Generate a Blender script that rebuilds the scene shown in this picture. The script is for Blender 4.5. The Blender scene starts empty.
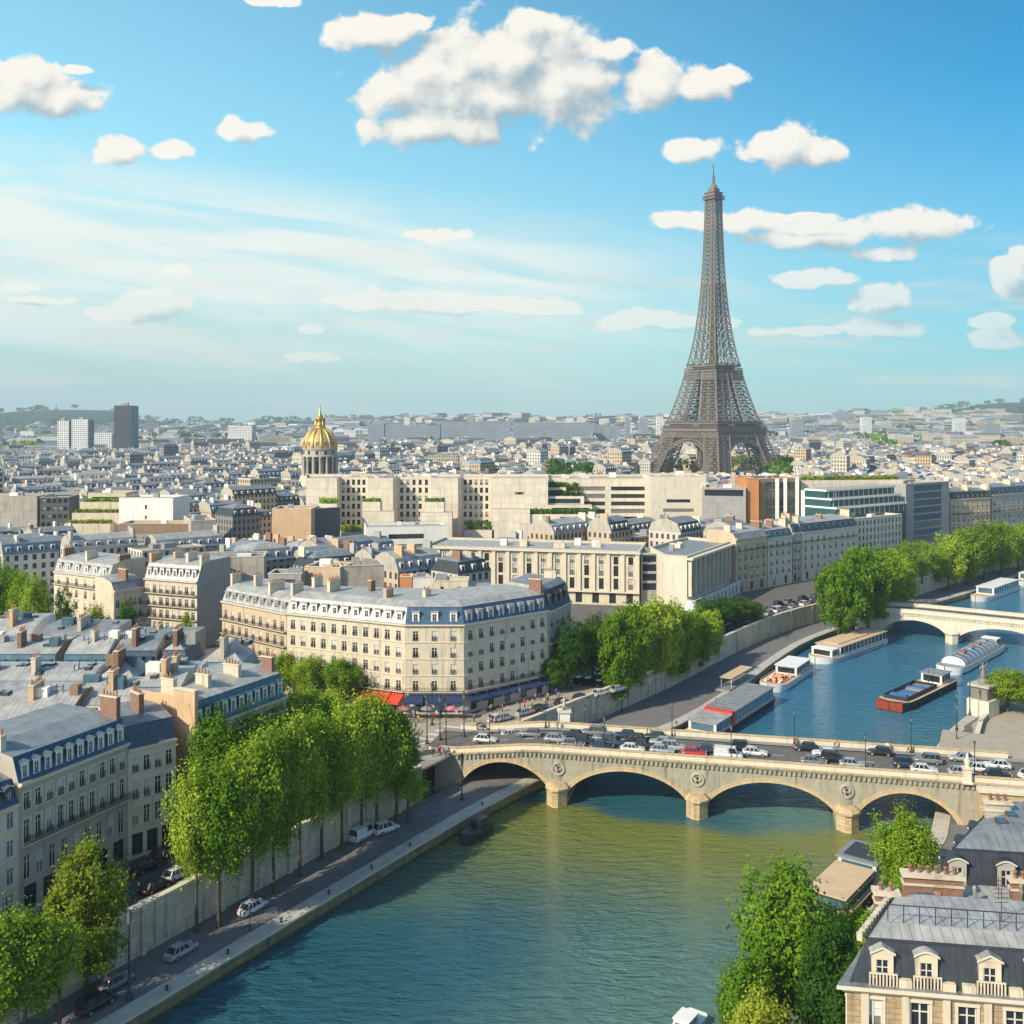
import bpy, bmesh, math, random
from mathutils import Vector, Matrix
from mathutils.geometry import tessellate_polygon
C = bpy.context.scene
COL = C.collection
RN = random.Random(11)
rad = math.radians
# ---------------------------------------------------------------- camera
F, HOR, CAMZ = 1024.0, 420.0, 68.0        # focal length in pixels of a 1024 frame, horizon row, eye height above the water
cd = bpy.data.cameras.new('camera'); cam = bpy.data.objects.new('camera', cd); COL.objects.link(cam)
cam.location = (0, 0, CAMZ); cam.rotation_euler = (rad(90), 0, 0)
cd.sensor_width = 36; cd.lens = 36; cd.shift_y = -(512 - HOR) / 1024
cd.clip_start = 1; cd.clip_end = 40000
C.camera = cam
# ---------------------------------------------------------------- light
SUN_EL, SUN_AZ = rad(35), rad(231)        # azimuth clockwise from +Y
sd = bpy.data.lights.new('sun', 'SUN'); sun = bpy.data.objects.new('sun', sd); COL.objects.link(sun)
sd.energy = 4.4; sd.angle = rad(0.5); sd.color = (1.0, 0.88, 0.68)
sv = Vector((math.sin(SUN_AZ) * math.cos(SUN_EL), math.cos(SUN_AZ) * math.cos(SUN_EL), math.sin(SUN_EL)))
sun.rotation_euler = sv.to_track_quat('Z', 'Y').to_euler(); sun.location = (-400, -200, 400)
C.view_settings.view_transform = 'Standard'; C.view_settings.look = 'None'
C.view_settings.exposure = 0.46; C.view_settings.gamma = 1
try: C.view_settings.use_curve_mapping = False
except Exception: pass
C.cycles.max_bounces = 6; C.cycles.diffuse_bounces = 2; C.cycles.glossy_bounces = 3
C.cycles.transmission_bounces = 3; C.cycles.volume_bounces = 0; C.cycles.transparent_max_bounces = 8
C.cycles.use_denoising = True; C.cycles.caustics_reflective = False; C.cycles.caustics_refractive = False

# ---------------------------------------------------------------- node helper
class N:
    def __init__(s, tree): s.t = tree
    def n(s, typ, ins=None, **kw):
        nd = s.t.nodes.new(typ)
        for k, v in kw.items(): setattr(nd, k, v)
        for k, v in (ins or {}).items():
            if isinstance(v, bpy.types.NodeSocket): s.t.links.new(v, nd.inputs[k])
            else: nd.inputs[k].default_value = v
        return nd
    def m(s, op, a, b=0.0, c=None, clamp=False):
        ins = {0: a, 1: b}
        if c is not None: ins[2] = c
        nd = s.n('ShaderNodeMath', ins, operation=op); nd.use_clamp = clamp
        return nd.outputs[0]
    def v(s, op, a, b=(0, 0, 0)):
        nd = s.n('ShaderNodeVectorMath', {0: a, 1: b}, operation=op)
        return nd.outputs['Value'] if op in ('LENGTH', 'DOT_PRODUCT') else nd.outputs[0]
    def mix(s, f, a, b, blend='MIX'):
        nd = s.n('ShaderNodeMix', data_type='RGBA', blend_type=blend)
        for i, v in ((0, f), (6, a), (7, b)):
            if isinstance(v, bpy.types.NodeSocket): s.t.links.new(v, nd.inputs[i])
            else: nd.inputs[i].default_value = v if i == 0 or len(v) == 4 else (*v, 1)
        return nd.outputs[2]
    def ss(s, x, lo, hi):
        nd = s.n('ShaderNodeMapRange', {0: x, 1: lo, 2: hi, 3: 0.0, 4: 1.0}, interpolation_type='SMOOTHSTEP')
        return nd.outputs[0]

# ---------------------------------------------------------------- sky
W = bpy.data.worlds.new('World'); C.world = W; W.use_nodes = True
wt = W.node_tree; wt.nodes.clear(); w = N(wt)
sky = w.n('ShaderNodeTexSky', sky_type='NISHITA', sun_disc=False, sun_elevation=SUN_EL, sun_rotation=SUN_AZ,
          altitude=50, air_density=1.0, dust_density=0.6, ozone_density=2.0)
geo = w.n('ShaderNodeNewGeometry')
inc = w.v('SCALE', geo.outputs['Incoming']); 
inc.node.inputs['Scale'].default_value = -1.0
sep = w.n('ShaderNodeSeparateXYZ', {0: inc})
ysafe = w.m('MAXIMUM', sep.outputs[1], 0.05)
U = w.m('DIVIDE', sep.outputs[0], ysafe); V = w.m('DIVIDE', sep.outputs[2], ysafe)
front = w.ss(sep.outputs[1], 0.05, 0.3)
P2 = w.n('ShaderNodeCombineXYZ', {0: U, 1: V, 2: 0.0}).outputs[0]
# cumulus banks in the sky: (azimuth, elevation, radii) as tangents times 1024
CL = [(372,34,44,17),(410,24,24,8),(392,95,36,26),(440,72,52,34),(470,95,90,36),(510,62,84,42),(560,84,60,46),(520,28,24,18),(598,50,32,13),(420,128,50,18),(475,128,46,16),
      (660,84,36,25),(696,86,34,18),(728,77,20,10),(788,147,38,22),(815,152,30,12),(692,152,32,11),(20,88,42,26),(60,98,44,20),(92,104,16,10),(78,72,16,5),
      (122,150,30,13),(165,151,22,11),(245,131,30,11),(690,219,36,10),(735,222,45,12),(820,236,52,16),(905,226,38,19),(930,228,42,18),(790,240,44,10),(880,255,34,8),
      (878,300,25,18),(885,330,40,12),(1012,278,20,18),(1020,255,10,8),(1000,340,30,9),(815,278,40,8),(150,306,40,14),(120,316,30,8),(20,286,20,4),(40,300,30,4),
      (400,300,55,9),(450,305,60,9),(530,306,60,9),(350,300,30,5),(640,322,60,9),(700,322,30,6),(440,234,28,6),(178,272,14,6),(310,330,12,5),(308,357,22,4),(820,330,60,5),(800,218,40,5),(270,1,26,6),(990,322,18,8)]
def cloud_group():
    g = bpy.data.node_groups.new('cloud_field', 'ShaderNodeTree')
    g.interface.new_socket('P', in_out='INPUT', socket_type='NodeSocketVector')
    g.interface.new_socket('D', in_out='OUTPUT', socket_type='NodeSocketFloat')
    q = N(g); gi = q.n('NodeGroupInput'); go = q.n('NodeGroupOutput')
    p = gi.outputs[0]
    wn = q.n('ShaderNodeTexNoise', {'Vector': p, 'Scale': 22.0, 'Detail': 3.0, 'Roughness': 0.6})
    wv = q.v('MULTIPLY', q.v('SUBTRACT', wn.outputs['Color'], (0.5, 0.5, 0.5)), (0.024, 0.018, 0))
    pw = q.v('ADD', p, wv)
    acc = None
    for (cx, cy, rx, ry) in CL:
        d = q.v('MULTIPLY', q.v('SUBTRACT', pw, ((cx - 512) / 1024, (HOR - cy) / 1024, 0)), (1024 / rx / 1.25, 1024 / ry / 1.25, 0))
        e = q.m('SUBTRACT', 1.0, q.v('LENGTH', d))
        acc = e if acc is None else q.m('SMOOTH_MAX', acc, e, 0.10)
    fn = q.n('ShaderNodeTexNoise', {'Vector': p, 'Scale': 30.0, 'Detail': 8.0, 'Roughness': 0.60})
    vo = q.n('ShaderNodeTexVoronoi', {'Vector': pw, 'Scale': 42.0}, feature='SMOOTH_F1')
    dd = q.m('ADD', acc, q.m('ADD', q.m('MULTIPLY', q.m('SUBTRACT', fn.outputs[0], 0.5), 1.35), q.m('MULTIPLY', q.m('SUBTRACT', 0.42, vo.outputs[0]), 0.55)))
    g.links.new(dd, go.inputs[0])
    return g
CG = cloud_group()
g1 = w.n('ShaderNodeGroup'); g1.node_tree = CG; wt.links.new(P2, g1.inputs[0])
g2 = w.n('ShaderNodeGroup'); g2.node_tree = CG; wt.links.new(w.v('ADD', P2, (-0.012, 0.017, 0)), g2.inputs[0])
lit = w.ss(w.m('SUBTRACT', g1.outputs[0], g2.outputs[0]), -0.62, 0.52)
SKYS = 0.14
def K(r, g, b): return (r / SKYS / 1.09, g / SKYS / 1.09, b / SKYS / 1.09)
dens = w.ss(g1.outputs[0], -0.03, w.m('MULTIPLY_ADD', lit, -0.26, 0.50))
ccol = w.mix(lit, K(0.30, 0.385, 0.435), K(0.80, 0.765, 0.69))
# thin high veil
line = w.m('ADD', V, w.m('MULTIPLY', U, 0.145))     # the veil's streaks and upper edge run downward to the right
vp = w.n('ShaderNodeCombineXYZ', {0: w.m('MULTIPLY', U, 2.6), 1: w.m('MULTIPLY', line, 21.0), 2: 0.0}).outputs[0]
vn = w.n('ShaderNodeTexNoise', {'Vector': vp, 'Scale': 1.35, 'Detail': 6.0, 'Roughness': 0.55, 'Distortion': 0.35})
edge = w.m('MULTIPLY', w.ss(w.m('ADD', line, w.m('MULTIPLY', w.m('SUBTRACT', vn.outputs[0], 0.5), 0.07)), 0.225, 0.155), w.ss(U, 0.36, -0.05))
veil = w.m('MULTIPLY', w.m('MULTIPLY', edge, w.ss(V, 0.01, 0.14)), w.m('ADD', 0.26, w.m('MULTIPLY', w.ss(vn.outputs[0], 0.36, 0.60), 0.72)))
rot2 = w.n('ShaderNodeMapping', {'Vector': P2, 'Rotation': (0, 0, rad(-2)), 'Scale': (3, 26, 1)})
vn2 = w.n('ShaderNodeTexNoise', {'Vector': rot2.outputs[0], 'Scale': 1.6, 'Detail': 5.0, 'Roughness': 0.55})
low = w.m('MULTIPLY', w.m('MULTIPLY', w.ss(V, 0.24, 0.10), w.ss(V, 0.0, 0.03)), w.m('MULTIPLY', w.ss(vn2.outputs[0], 0.46, 0.72), 0.55))
skyb = sky.outputs[0]
uc = w.ss(U, 0.62, -0.62)          # paler toward the sun side, deeper away from it
skyc = w.mix(1.0, skyb, w.mix(front, (0.92, 1.0, 1.02), w.mix(uc, (0.06, 0.565, 0.71), (1.08, 1.57, 1.28))), 'MULTIPLY')
hz0 = w.m('MULTIPLY', w.m('MULTIPLY', w.ss(V, 0.36, 0.0), w.m('MULTIPLY_ADD', w.ss(U, 0.5, -0.5), 0.35, 0.62)), front)
skyh = w.mix(hz0, skyc, K(0.33, 0.49, 0.49))
c0 = w.mix(w.m('MULTIPLY', veil, front), skyh, K(0.70, 0.755, 0.715))
c1 = w.mix(w.m('MULTIPLY', low, front), c0, K(0.64, 0.63, 0.57))
cfade = w.m('ADD', 0.55, w.m('MULTIPLY', w.ss(V, 0.06, 0.22), 0.42))
c2 = w.mix(w.m('MULTIPLY', w.m('MULTIPLY', dens, front), cfade), c1, ccol)
bg = w.n('ShaderNodeBackground', {'Color': c2, 'Strength': SKYS})
bg0 = w.n('ShaderNodeBackground', {'Color': skyc, 'Strength': SKYS})
box = w.m('MULTIPLY', w.m('MULTIPLY', w.m('GREATER_THAN', sep.outputs[1], 0.1), w.m('GREATER_THAN', V, -0.005)),
          w.m('MULTIPLY', w.m('LESS_THAN', V, 0.47), w.m('LESS_THAN', w.m('ABSOLUTE', U), 0.62)))
mx = w.n('ShaderNodeMixShader', {0: box, 1: bg0.outputs[0], 2: bg.outputs[0]})
wt.links.new(mx.outputs[0], w.n('ShaderNodeOutputWorld').inputs[0])
W.cycles.sampling_method = 'MANUAL'; W.cycles.sample_map_resolution = 256
# ---------------------------------------------------------------- materials
M = {}
def mat(name, col, rough=0.8, var=0.12, scale=0.6, metal=0.0, streak=0.0, bump=0.0, spec=0.3, seam=0.0, objrand=0.0, block=None, panel=None, coords='pos'):
    m = bpy.data.materials.new(name); m.use_nodes = True; t = m.node_tree; q = N(t)
    b = t.nodes['Principled BSDF']; b.inputs['Roughness'].default_value = rough; b.inputs['Metallic'].default_value = metal
    b.inputs['Specular IOR Level'].default_value = spec
    if coords == 'pos': p = q.n('ShaderNodeNewGeometry').outputs['Position']
    else: p = q.n('ShaderNodeTexCoord').outputs['Object']
    c = (*col, 1)
    out = None
    if var:
        nz = q.n('ShaderNodeTexNoise', {'Vector': p, 'Scale': scale, 'Detail': 5.0, 'Roughness': 0.65})
        f = q.m('MULTIPLY_ADD', nz.outputs[0], 2 * var * 2, 1 - 2 * var)
        if streak:
            st = q.n('ShaderNodeTexNoise', {'Vector': q.v('MULTIPLY', p, (1.3, 1.3, 0.12)), 'Scale': 1.0, 'Detail': 4.0})
            f = q.m('MULTIPLY', f, q.m('SUBTRACT', 1.0, q.m('MULTIPLY', q.ss(st.outputs[0], 0.5, 0.75), streak)))
        if objrand:
            oi = q.n('ShaderNodeObjectInfo')
            f = q.m('MULTIPLY', f, q.m('MULTIPLY_ADD', oi.outputs['Random'], 2 * objrand, 1 - objrand))
        if seam:
            uv = q.n('ShaderNodeUVMap').outputs[0]
            u = q.n('ShaderNodeSeparateXYZ', {0: uv}).outputs[0]
            fr = q.m('ABSOLUTE', q.m('SUBTRACT', q.m('FRACT', q.m('MULTIPLY', u, 1 / seam)), 0.5))
            f = q.m('MULTIPLY', f, q.m('SUBTRACT', 1.0, q.m('MULTIPLY', q.m('LESS_THAN', fr, 0.07), 0.30)))
            pn = q.n('ShaderNodeTexWhiteNoise', {'Vector': q.n('ShaderNodeCombineXYZ', {0: q.m('FLOOR', q.m('MULTIPLY', u, 1 / seam)), 1: q.m('FLOOR', q.m('MULTIPLY', q.n('ShaderNodeSeparateXYZ', {0: uv}).outputs[1], 0.5))}).outputs[0]})
            f = q.m('MULTIPLY', f, q.m('MULTIPLY_ADD', pn.outputs[0], 0.22, 0.89))
        if block:
            bt = q.n('ShaderNodeTexBrick', {'Vector': q.n('ShaderNodeUVMap').outputs[0], 'Color1': (1, 1, 1, 1), 'Color2': (.80, .80, .80, 1), 'Mortar': (.58, .57, .55, 1), 'Scale': 1.0, 'Mortar Size': 0.035, 'Brick Width': block[0], 'Row Height': block[1]})
            f = q.m('MULTIPLY', f, q.n('ShaderNodeSeparateColor', {0: bt.outputs[0]}).outputs[0])
        if panel:
            sx = q.n('ShaderNodeSeparateXYZ', {0: q.n('ShaderNodeUVMap').outputs[0]})
            ln = q.m('MAXIMUM', q.m('LESS_THAN', q.m('FRACT', q.m('DIVIDE', sx.outputs[0], panel[0])), .14 / panel[0]), q.m('LESS_THAN', q.m('FRACT', q.m('DIVIDE', sx.outputs[1], panel[1])), .14 / panel[1]))
            f = q.m('MULTIPLY', f, q.m('SUBTRACT', 1.0, q.m('MULTIPLY', ln, 0.30)))
            wn = q.n('ShaderNodeTexWhiteNoise', {'Vector': q.n('ShaderNodeCombineXYZ', {0: q.m('FLOOR', q.m('DIVIDE', sx.outputs[0], panel[0])), 1: q.m('FLOOR', q.m('DIVIDE', sx.outputs[1], panel[1]))}).outputs[0]})
            f = q.m('MULTIPLY', f, q.m('MULTIPLY_ADD', wn.outputs[0], .12, .94))
        nd = q.n('ShaderNodeVectorMath', {0: col}, operation='SCALE'); t.links.new(f, nd.inputs['Scale']); out = nd.outputs[0]
        t.links.new(out, b.inputs['Base Color'])
        if bump:
            bn = q.n('ShaderNodeBump', {'Strength': 1.0, 'Distance': bump, 'Height': nz.outputs[0]}); t.links.new(bn.outputs[0], b.inputs['Normal'])
    else: b.inputs['Base Color'].default_value = c
    M[name] = m
    return m
def win_mat(name, col, pu=2.4, pv=3.2, wu=0.46, wv=0.6, var=0.18):
    """far masonry with rows of dark windows, laid out in metres along and up the wall"""
    m = mat(name, col, 0.85, var, 0.05); t = m.node_tree; q = N(t); b = t.nodes['Principled BSDF']
    uv = q.n('ShaderNodeSeparateXYZ', {0: q.n('ShaderNodeUVMap').outputs[0]})
    fu = q.m('ABSOLUTE', q.m('SUBTRACT', q.m('FRACT', q.m('DIVIDE', uv.outputs[0], pu)), 0.5))
    fv = q.m('ABSOLUTE', q.m('SUBTRACT', q.m('FRACT', q.m('DIVIDE', uv.outputs[1], pv)), 0.5))
    k = q.m('MULTIPLY', q.m('LESS_THAN', fu, wu / 2), q.m('LESS_THAN', fv, wv / 2))
    src = b.inputs['Base Color'].links[0].from_socket
    t.links.new(q.mix(k, src, (0.05, 0.06, 0.07)), b.inputs['Base Color'])
    return m
# stone, render and paint
mat('cream_stone', (0.60, 0.52, 0.38), 0.85, 0.13, 0.35, streak=0.4, bump=0.02)
mat('pale_stone', (0.62, 0.56, 0.44), 0.85, 0.10, 0.35, streak=0.22, bump=0.02)
mat('grey_stone', (0.42, 0.385, 0.32), 0.85, 0.14, 0.35, streak=0.35, bump=0.02)
mat('warm_stone', (0.52, 0.40, 0.26), 0.85, 0.12, 0.35, streak=0.3, bump=0.02)
mat('tan_stone', (0.42, 0.31, 0.19), 0.85, 0.16, 0.5, streak=0.35, bump=0.02, block=(.95, .42))
mat('trim_stone', (0.62, 0.55, 0.42), 0.8, 0.10, 0.8)
mat('white_wall', (0.74, 0.72, 0.66), 0.8, 0.08, 0.3, streak=0.15)
mat('ochre_wall', (0.56, 0.38, 0.22), 0.85, 0.14, 0.3, streak=0.2)
mat('brown_wall', (0.27, 0.18, 0.12), 0.85, 0.14, 0.3, streak=0.2)
mat('orange_wall', (0.50, 0.22, 0.08), 0.8, 0.12, 0.3)
mat('grey_wall', (0.33, 0.32, 0.30), 0.85, 0.14, 0.3, streak=0.25)
mat('dark_wall', (0.10, 0.105, 0.11), 0.7, 0.15, 0.4)
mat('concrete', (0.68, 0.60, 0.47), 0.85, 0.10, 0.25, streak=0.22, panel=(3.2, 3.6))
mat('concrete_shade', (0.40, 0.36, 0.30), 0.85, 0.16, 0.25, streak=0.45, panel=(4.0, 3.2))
mat('brick', (0.24, 0.14, 0.10), 0.9, 0.3, 2.5)
mat('terracotta', (0.30, 0.14, 0.08), 0.85, 0.2, 2.0)
# roofs
mat('zinc', (0.25, 0.265, 0.275), 0.5, 0.30, 0.5, 0.25, streak=0.15, seam=0.75)
mat('zinc_pale', (0.40, 0.39, 0.365), 0.5, 0.28, 0.5, 0.2, streak=0.15, seam=0.75)
mat('zinc_blue', (0.085, 0.16, 0.21), 0.45, 0.2, 0.5, 0.25, streak=0.2, seam=0.7)
mat('slate_blue', (0.055, 0.09, 0.13), 0.55, 0.35, 1.2, 0.0, streak=0.2, seam=0.5)
mat('slate_dark', (0.04, 0.048, 0.058), 0.5, 0.25, 1.2, 0.0, streak=0.25, seam=0.5)
mat('gravel_roof', (0.36, 0.33, 0.28), 0.95, 0.25, 1.0)
mat('roof_kit', (0.30, 0.31, 0.32), 0.6, 0.2, 1.0, 0.4)
# metal, glass, ground
mat('iron', (0.04, 0.045, 0.05), 0.5, 0.1, 1.0)
mat('frame_white', (0.60, 0.58, 0.53), 0.6, 0.05, 1.0)
mat('frame_dark', (0.06, 0.065, 0.07), 0.5, 0.05, 1.0)
mat('glass', (0.018, 0.026, 0.034), 0.06, 0.0, spec=0.6)
mat('glass_curtain', (0.20, 0.20, 0.18), 0.12, 0.35, 0.9, spec=0.6)
mat('glass_blue', (0.05, 0.12, 0.18), 0.05, 0.0, spec=0.9)
mat('glass_green', (0.03, 0.09, 0.09), 0.06, 0.0, spec=0.8)
mat('asphalt', (0.062, 0.066, 0.075), 0.85, 0.22, 0.8, bump=0.01)
mat('road_light', (0.13, 0.122, 0.11), 0.9, 0.2, 0.4)
mat('plaza', (0.36, 0.31, 0.24), 0.9, 0.15, 0.5)
mat('pavement', (0.26, 0.245, 0.22), 0.9, 0.18, 0.7)
mat('quay_paving', (0.16, 0.155, 0.15), 0.9, 0.25, 0.7)
mat('quay_kerb', (0.44, 0.41, 0.35), 0.85, 0.25, 0.7)
mat('quay_wall', (0.62, 0.53, 0.39), 0.9, 0.18, 0.5, streak=0.45, bump=0.03, block=(1.3, .55))
mat('wet_wall', (0.26, 0.22, 0.12), 0.7, 0.3, 0.8, streak=0.4, block=(1.4, .6))
mat('bridge_tan', (0.55, 0.42, 0.24), 0.85, 0.16, 0.6, streak=0.3, bump=0.03, block=(1.2, .5))
mat('bridge_grey', (0.34, 0.315, 0.24), 0.85, 0.2, 0.6, streak=0.5, bump=0.03)
mat('algae', (0.06, 0.075, 0.025), 0.6, 0.3, 1.5)
mat('marking', (0.7, 0.7, 0.68), 0.8, 0.15, 2.0)
mat('dome_panel', (0.50, 0.36, 0.14), 0.5, 0.2, 0.6, 0.35)
mat('slate_vivid', (0.045, 0.10, 0.17), 0.55, 0.38, 1.2, 0.0, streak=0.2, seam=0.5)
mat('gold', (0.62, 0.37, 0.09), 0.42, 0.2, 1.5, 0.85)
mat('lead_grey', (0.22, 0.20, 0.17), 0.6, 0.2, 0.8, 0.2)
mat('tower_iron', (0.16, 0.135, 0.115), 0.6, 0.15, 0.15)
mat('tower_iron_dark', (0.11, 0.08, 0.06), 0.6, 0.15, 0.15)
mat('bark', (0.09, 0.07, 0.05), 0.95, 0.3, 3.0)
mat('red_cloth', (0.62, 0.05, 0.03), 0.8, 0.1, 1.0)
mat('navy_cloth', (0.02, 0.04, 0.10), 0.8, 0.15, 1.0)
mat('tan_deck', (0.55, 0.40, 0.25), 0.8, 0.12, 0.5)
mat('white_paint', (0.75, 0.74, 0.70), 0.45, 0.06, 0.5)
mat('hull_dark', (0.03, 0.035, 0.045), 0.5, 0.2, 0.6)
mat('hull_red', (0.26, 0.04, 0.025), 0.5, 0.2, 0.6)
mat('hull_blue', (0.05, 0.13, 0.22), 0.45, 0.15, 0.6)
mat('cargo_blue', (0.06, 0.15, 0.30), 0.6, 0.3, 0.8)
mat('rubber', (0.02, 0.02, 0.02), 0.9, 0.0)
mat('lamp_globe', (0.8, 0.78, 0.7), 0.3, 0.0)
mat('lamp_glass', (0.16, 0.17, 0.16), 0.2, 0.0)
mat('skin', (0.45, 0.27, 0.18), 0.7, 0.0)
FARW = [win_mat('far_cream', (0.50, 0.41, 0.28)), win_mat('far_pale', (0.54, 0.49, 0.40)), win_mat('far_grey', (0.25, 0.24, 0.22)),
        win_mat('far_warm', (0.50, 0.36, 0.22)), win_mat('far_white', (0.66, 0.62, 0.55), 2.8, 3.0)]
FARN = ['cream', 'pale stone', 'grey', 'tan', 'white']
win_mat('slab_white', (0.70, 0.70, 0.68), 3.0, 3.0, 0.55, 0.5); win_mat('slab_dark', (0.07, 0.085, 0.10), 2.2, 3.4, 0.6, 0.7); win_mat('slab_blue', (0.27, 0.31, 0.35), 3.2, 3.0, 0.6, 0.45)
def leaf_mat(name, a, b):
    m = bpy.data.materials.new(name); m.use_nodes = True; t = m.node_tree; q = N(t); t.nodes.clear()
    p = q.n('ShaderNodeTexCoord').outputs['Object']
    n1 = q.n('ShaderNodeTexNoise', {'Vector': p, 'Scale': 0.55, 'Detail': 2.0}); n2 = q.n('ShaderNodeTexNoise', {'Vector': p, 'Scale': 3.0, 'Detail': 2.0})
    oi = q.n('ShaderNodeObjectInfo')
    f = q.m('ADD', q.m('MULTIPLY', n1.outputs[0], 0.9), q.m('ADD', q.m('MULTIPLY', n2.outputs[0], 0.5), q.m('MULTIPLY_ADD', oi.outputs['Random'], 0.5, -0.25)))
    c = q.mix(q.ss(f, 0.4, 1.0), a, b)
    d = q.n('ShaderNodeBsdfDiffuse', {'Color': c}); tr = q.n('ShaderNodeBsdfTranslucent', {'Color': q.mix(0.5, c, (0.20, 0.30, 0.02))})
    s1 = q.n('ShaderNodeMixShader', {0: 0.38, 1: d.outputs[0], 2: tr.outputs[0]})
    t.links.new(s1.outputs[0], q.n('ShaderNodeOutputMaterial').inputs[0]); M[name] = m
leaf_mat('leaf_bright', (0.12, 0.25, 0.014), (0.42, 0.53, 0.05))
leaf_mat('leaf_mid', (0.10, 0.22, 0.018), (0.30, 0.45, 0.038))
leaf_mat('leaf_dark', (0.040, 0.11, 0.020), (0.10, 0.20, 0.028))
leaf_mat('leaf_yellow', (0.15, 0.22, 0.016), (0.36, 0.40, 0.045))

# ---------------------------------------------------------------- geometry helpers
def G(px, py, z=0.0):                      # ground point seen at a photograph position, at height z
    y = F * (CAMZ - z) / (py - HOR); return Vector(((px - 512) / F * y, y, z))
class MB:
    def __init__(s): s.v = []; s.f = []; s.mi = []; s.uv = []; s.mats = []; s.sm = []
    def idx(s, m):
        if m not in s.mats: s.mats.append(m)
        return s.mats.index(m)
    def face(s, pts, m, smooth=False, uv=None):
        b = len(s.v); pts = [Vector(p) for p in pts]; s.v += pts
        s.f.append(tuple(range(b, b + len(pts)))); s.mi.append(s.idx(m)); s.sm.append(smooth)
        if uv is None:
            a = pts[0]; e = pts[1] - a
            if e.length < 1e-6: e = pts[2] - a
            e = e.normalized(); nn = e.cross(pts[-1] - a)
            g = nn.cross(e); g = g.normalized() if g.length > 1e-9 else Vector((0, 0, 1))
            uv = [((p - a).dot(e), (p - a).dot(g)) for p in pts]
        s.uv += uv
    def box(s, c, size, m, ang=0.0, bottom=True):
        x, y, z = c; a, b, h = size[0] / 2, size[1] / 2, size[2]; ca, sa = math.cos(ang), math.sin(ang)
        P = [Vector((x + ca * i - sa * j, y + sa * i + ca * j, 0)) for i, j in ((-a, -b), (a, -b), (a, b), (-a, b))]
        s.prism(P, z, z + h, m, m, bottom)
    def prism(s, P, z0, z1, m, mtop=None, bottom=False):
        n = len(P); lo = [Vector((p[0], p[1], z0)) for p in P]; hi = [Vector((p[0], p[1], z1)) for p in P]
        for i in range(n):
            j = (i + 1) % n; s.face((lo[i], lo[j], hi[j], hi[i]), m)
        s.face(hi, mtop or m)
        if bottom: s.face(lo[::-1], m)
    def ring(s, A, B, m):                  # quads between two loops of equal length
        n = len(A)
        for i in range(n):
            j = (i + 1) % n
            if (Vector(A[i]) - Vector(A[j])).length > 1e-4: s.face((A[i], A[j], B[j], B[i]), m)
    def bar(s, p, q, t, m, n=4):
        p = Vector(p); q = Vector(q); d = (q - p)
        if d.length < 1e-6: return
        d.normalize(); a = d.cross(Vector((0, 0, 1)))
        if a.length < 1e-3: a = d.cross(Vector((1, 0, 0)))
        a.normalize(); b = d.cross(a)
        k = [(a * math.cos(2 * math.pi * (i + .5) / n) + b * math.sin(2 * math.pi * (i + .5) / n)) * t * 0.7 for i in range(n)]
        s.ring([p + e for e in k], [q + e for e in k], m)
    def tube(s, pts, rs, m, n=6, cap=True):
        rings = []
        for i, p in enumerate(pts):
            d = Vector(pts[min(i + 1, len(pts) - 1)]) - Vector(pts[max(i - 1, 0)]); d.normalize()
            a = d.cross(Vector((0, 1, 0.01))); a.normalize(); b = d.cross(a)
            rings.append([Vector(p) + (a * math.cos(2 * math.pi * k / n) + b * math.sin(2 * math.pi * k / n)) * rs[i] for k in range(n)])
        for A, B in zip(rings, rings[1:]):
            for k in range(n):
                j = (k + 1) % n; s.face((A[k], B[k], B[j], A[j]), m, True)
        if cap: s.face(rings[-1][::-1], m)
    def lathe(s, c, prof, m, n=24, ang=0.0, smooth=True, close=True):
        c = Vector(c); rings = [[c + Vector((r * math.cos(2 * math.pi * k / n + ang), r * math.sin(2 * math.pi * k / n + ang), z)) for k in range(n)] for r, z in prof]
        for A, B in zip(rings, rings[1:]):
            for k in range(n):
                j = (k + 1) % n; s.face((A[k], A[j], B[j], B[k]), m, smooth)
        if close: s.face(rings[-1], m)
    def build(s, name, parent=None, origin=None, weld=False):
        o0 = Vector(origin) if origin is not None else (parent_loc(parent) if parent else Vector((0, 0, 0)))
        me = bpy.data.meshes.new(name)
        me.from_pydata([tuple(p - o0) for p in s.v], [], s.f)
        for m in s.mats: me.materials.append(M[m] if isinstance(m, str) else m)
        me.polygons.foreach_set('material_index', s.mi); me.polygons.foreach_set('use_smooth', s.sm)
        uvl = me.uv_layers.new(name='UVMap'); uvl.data.foreach_set('uv', [c for u in s.uv for c in u])
        if weld or any(s.sm):
            bm = bmesh.new(); bm.from_mesh(me); bmesh.ops.remove_doubles(bm, verts=bm.verts, dist=1e-4); bm.to_mesh(me); bm.free()
        me.update()
        o = bpy.data.objects.new(name, me); COL.objects.link(o)
        if parent is not None: o.parent = parent
        elif origin is not None: o.location = o0
        return o
def parent_loc(o):
    v = Vector((0, 0, 0))
    while o is not None: v = v + o.location; o = o.parent
    return v
def tag(o, label, cat, group=None):
    o['label'] = label; o['category'] = cat
    if group: o['group'] = group
    return o
def kind(o, k): o['kind'] = k; return o
def thing(name, label, cat, loc=(0, 0, 0), rz=0.0, group=None):
    o = bpy.data.objects.new(name, None); COL.objects.link(o); o.location = loc; o.rotation_euler = (0, 0, rz); o.empty_display_size = 0.5
    return tag(o, label, cat, group)
def dup(o, parent=None):
    c = o.copy(); COL.objects.link(c)
    if parent is not None: c.parent = parent
    for k in o.children: dup(k, c)
    return c
def inst(name, me, parent, loc, rz=0.0):
    o = bpy.data.objects.new(name, me); COL.objects.link(o); o.parent = parent; o.location = loc; o.rotation_euler = (0, 0, rz); return o
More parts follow.
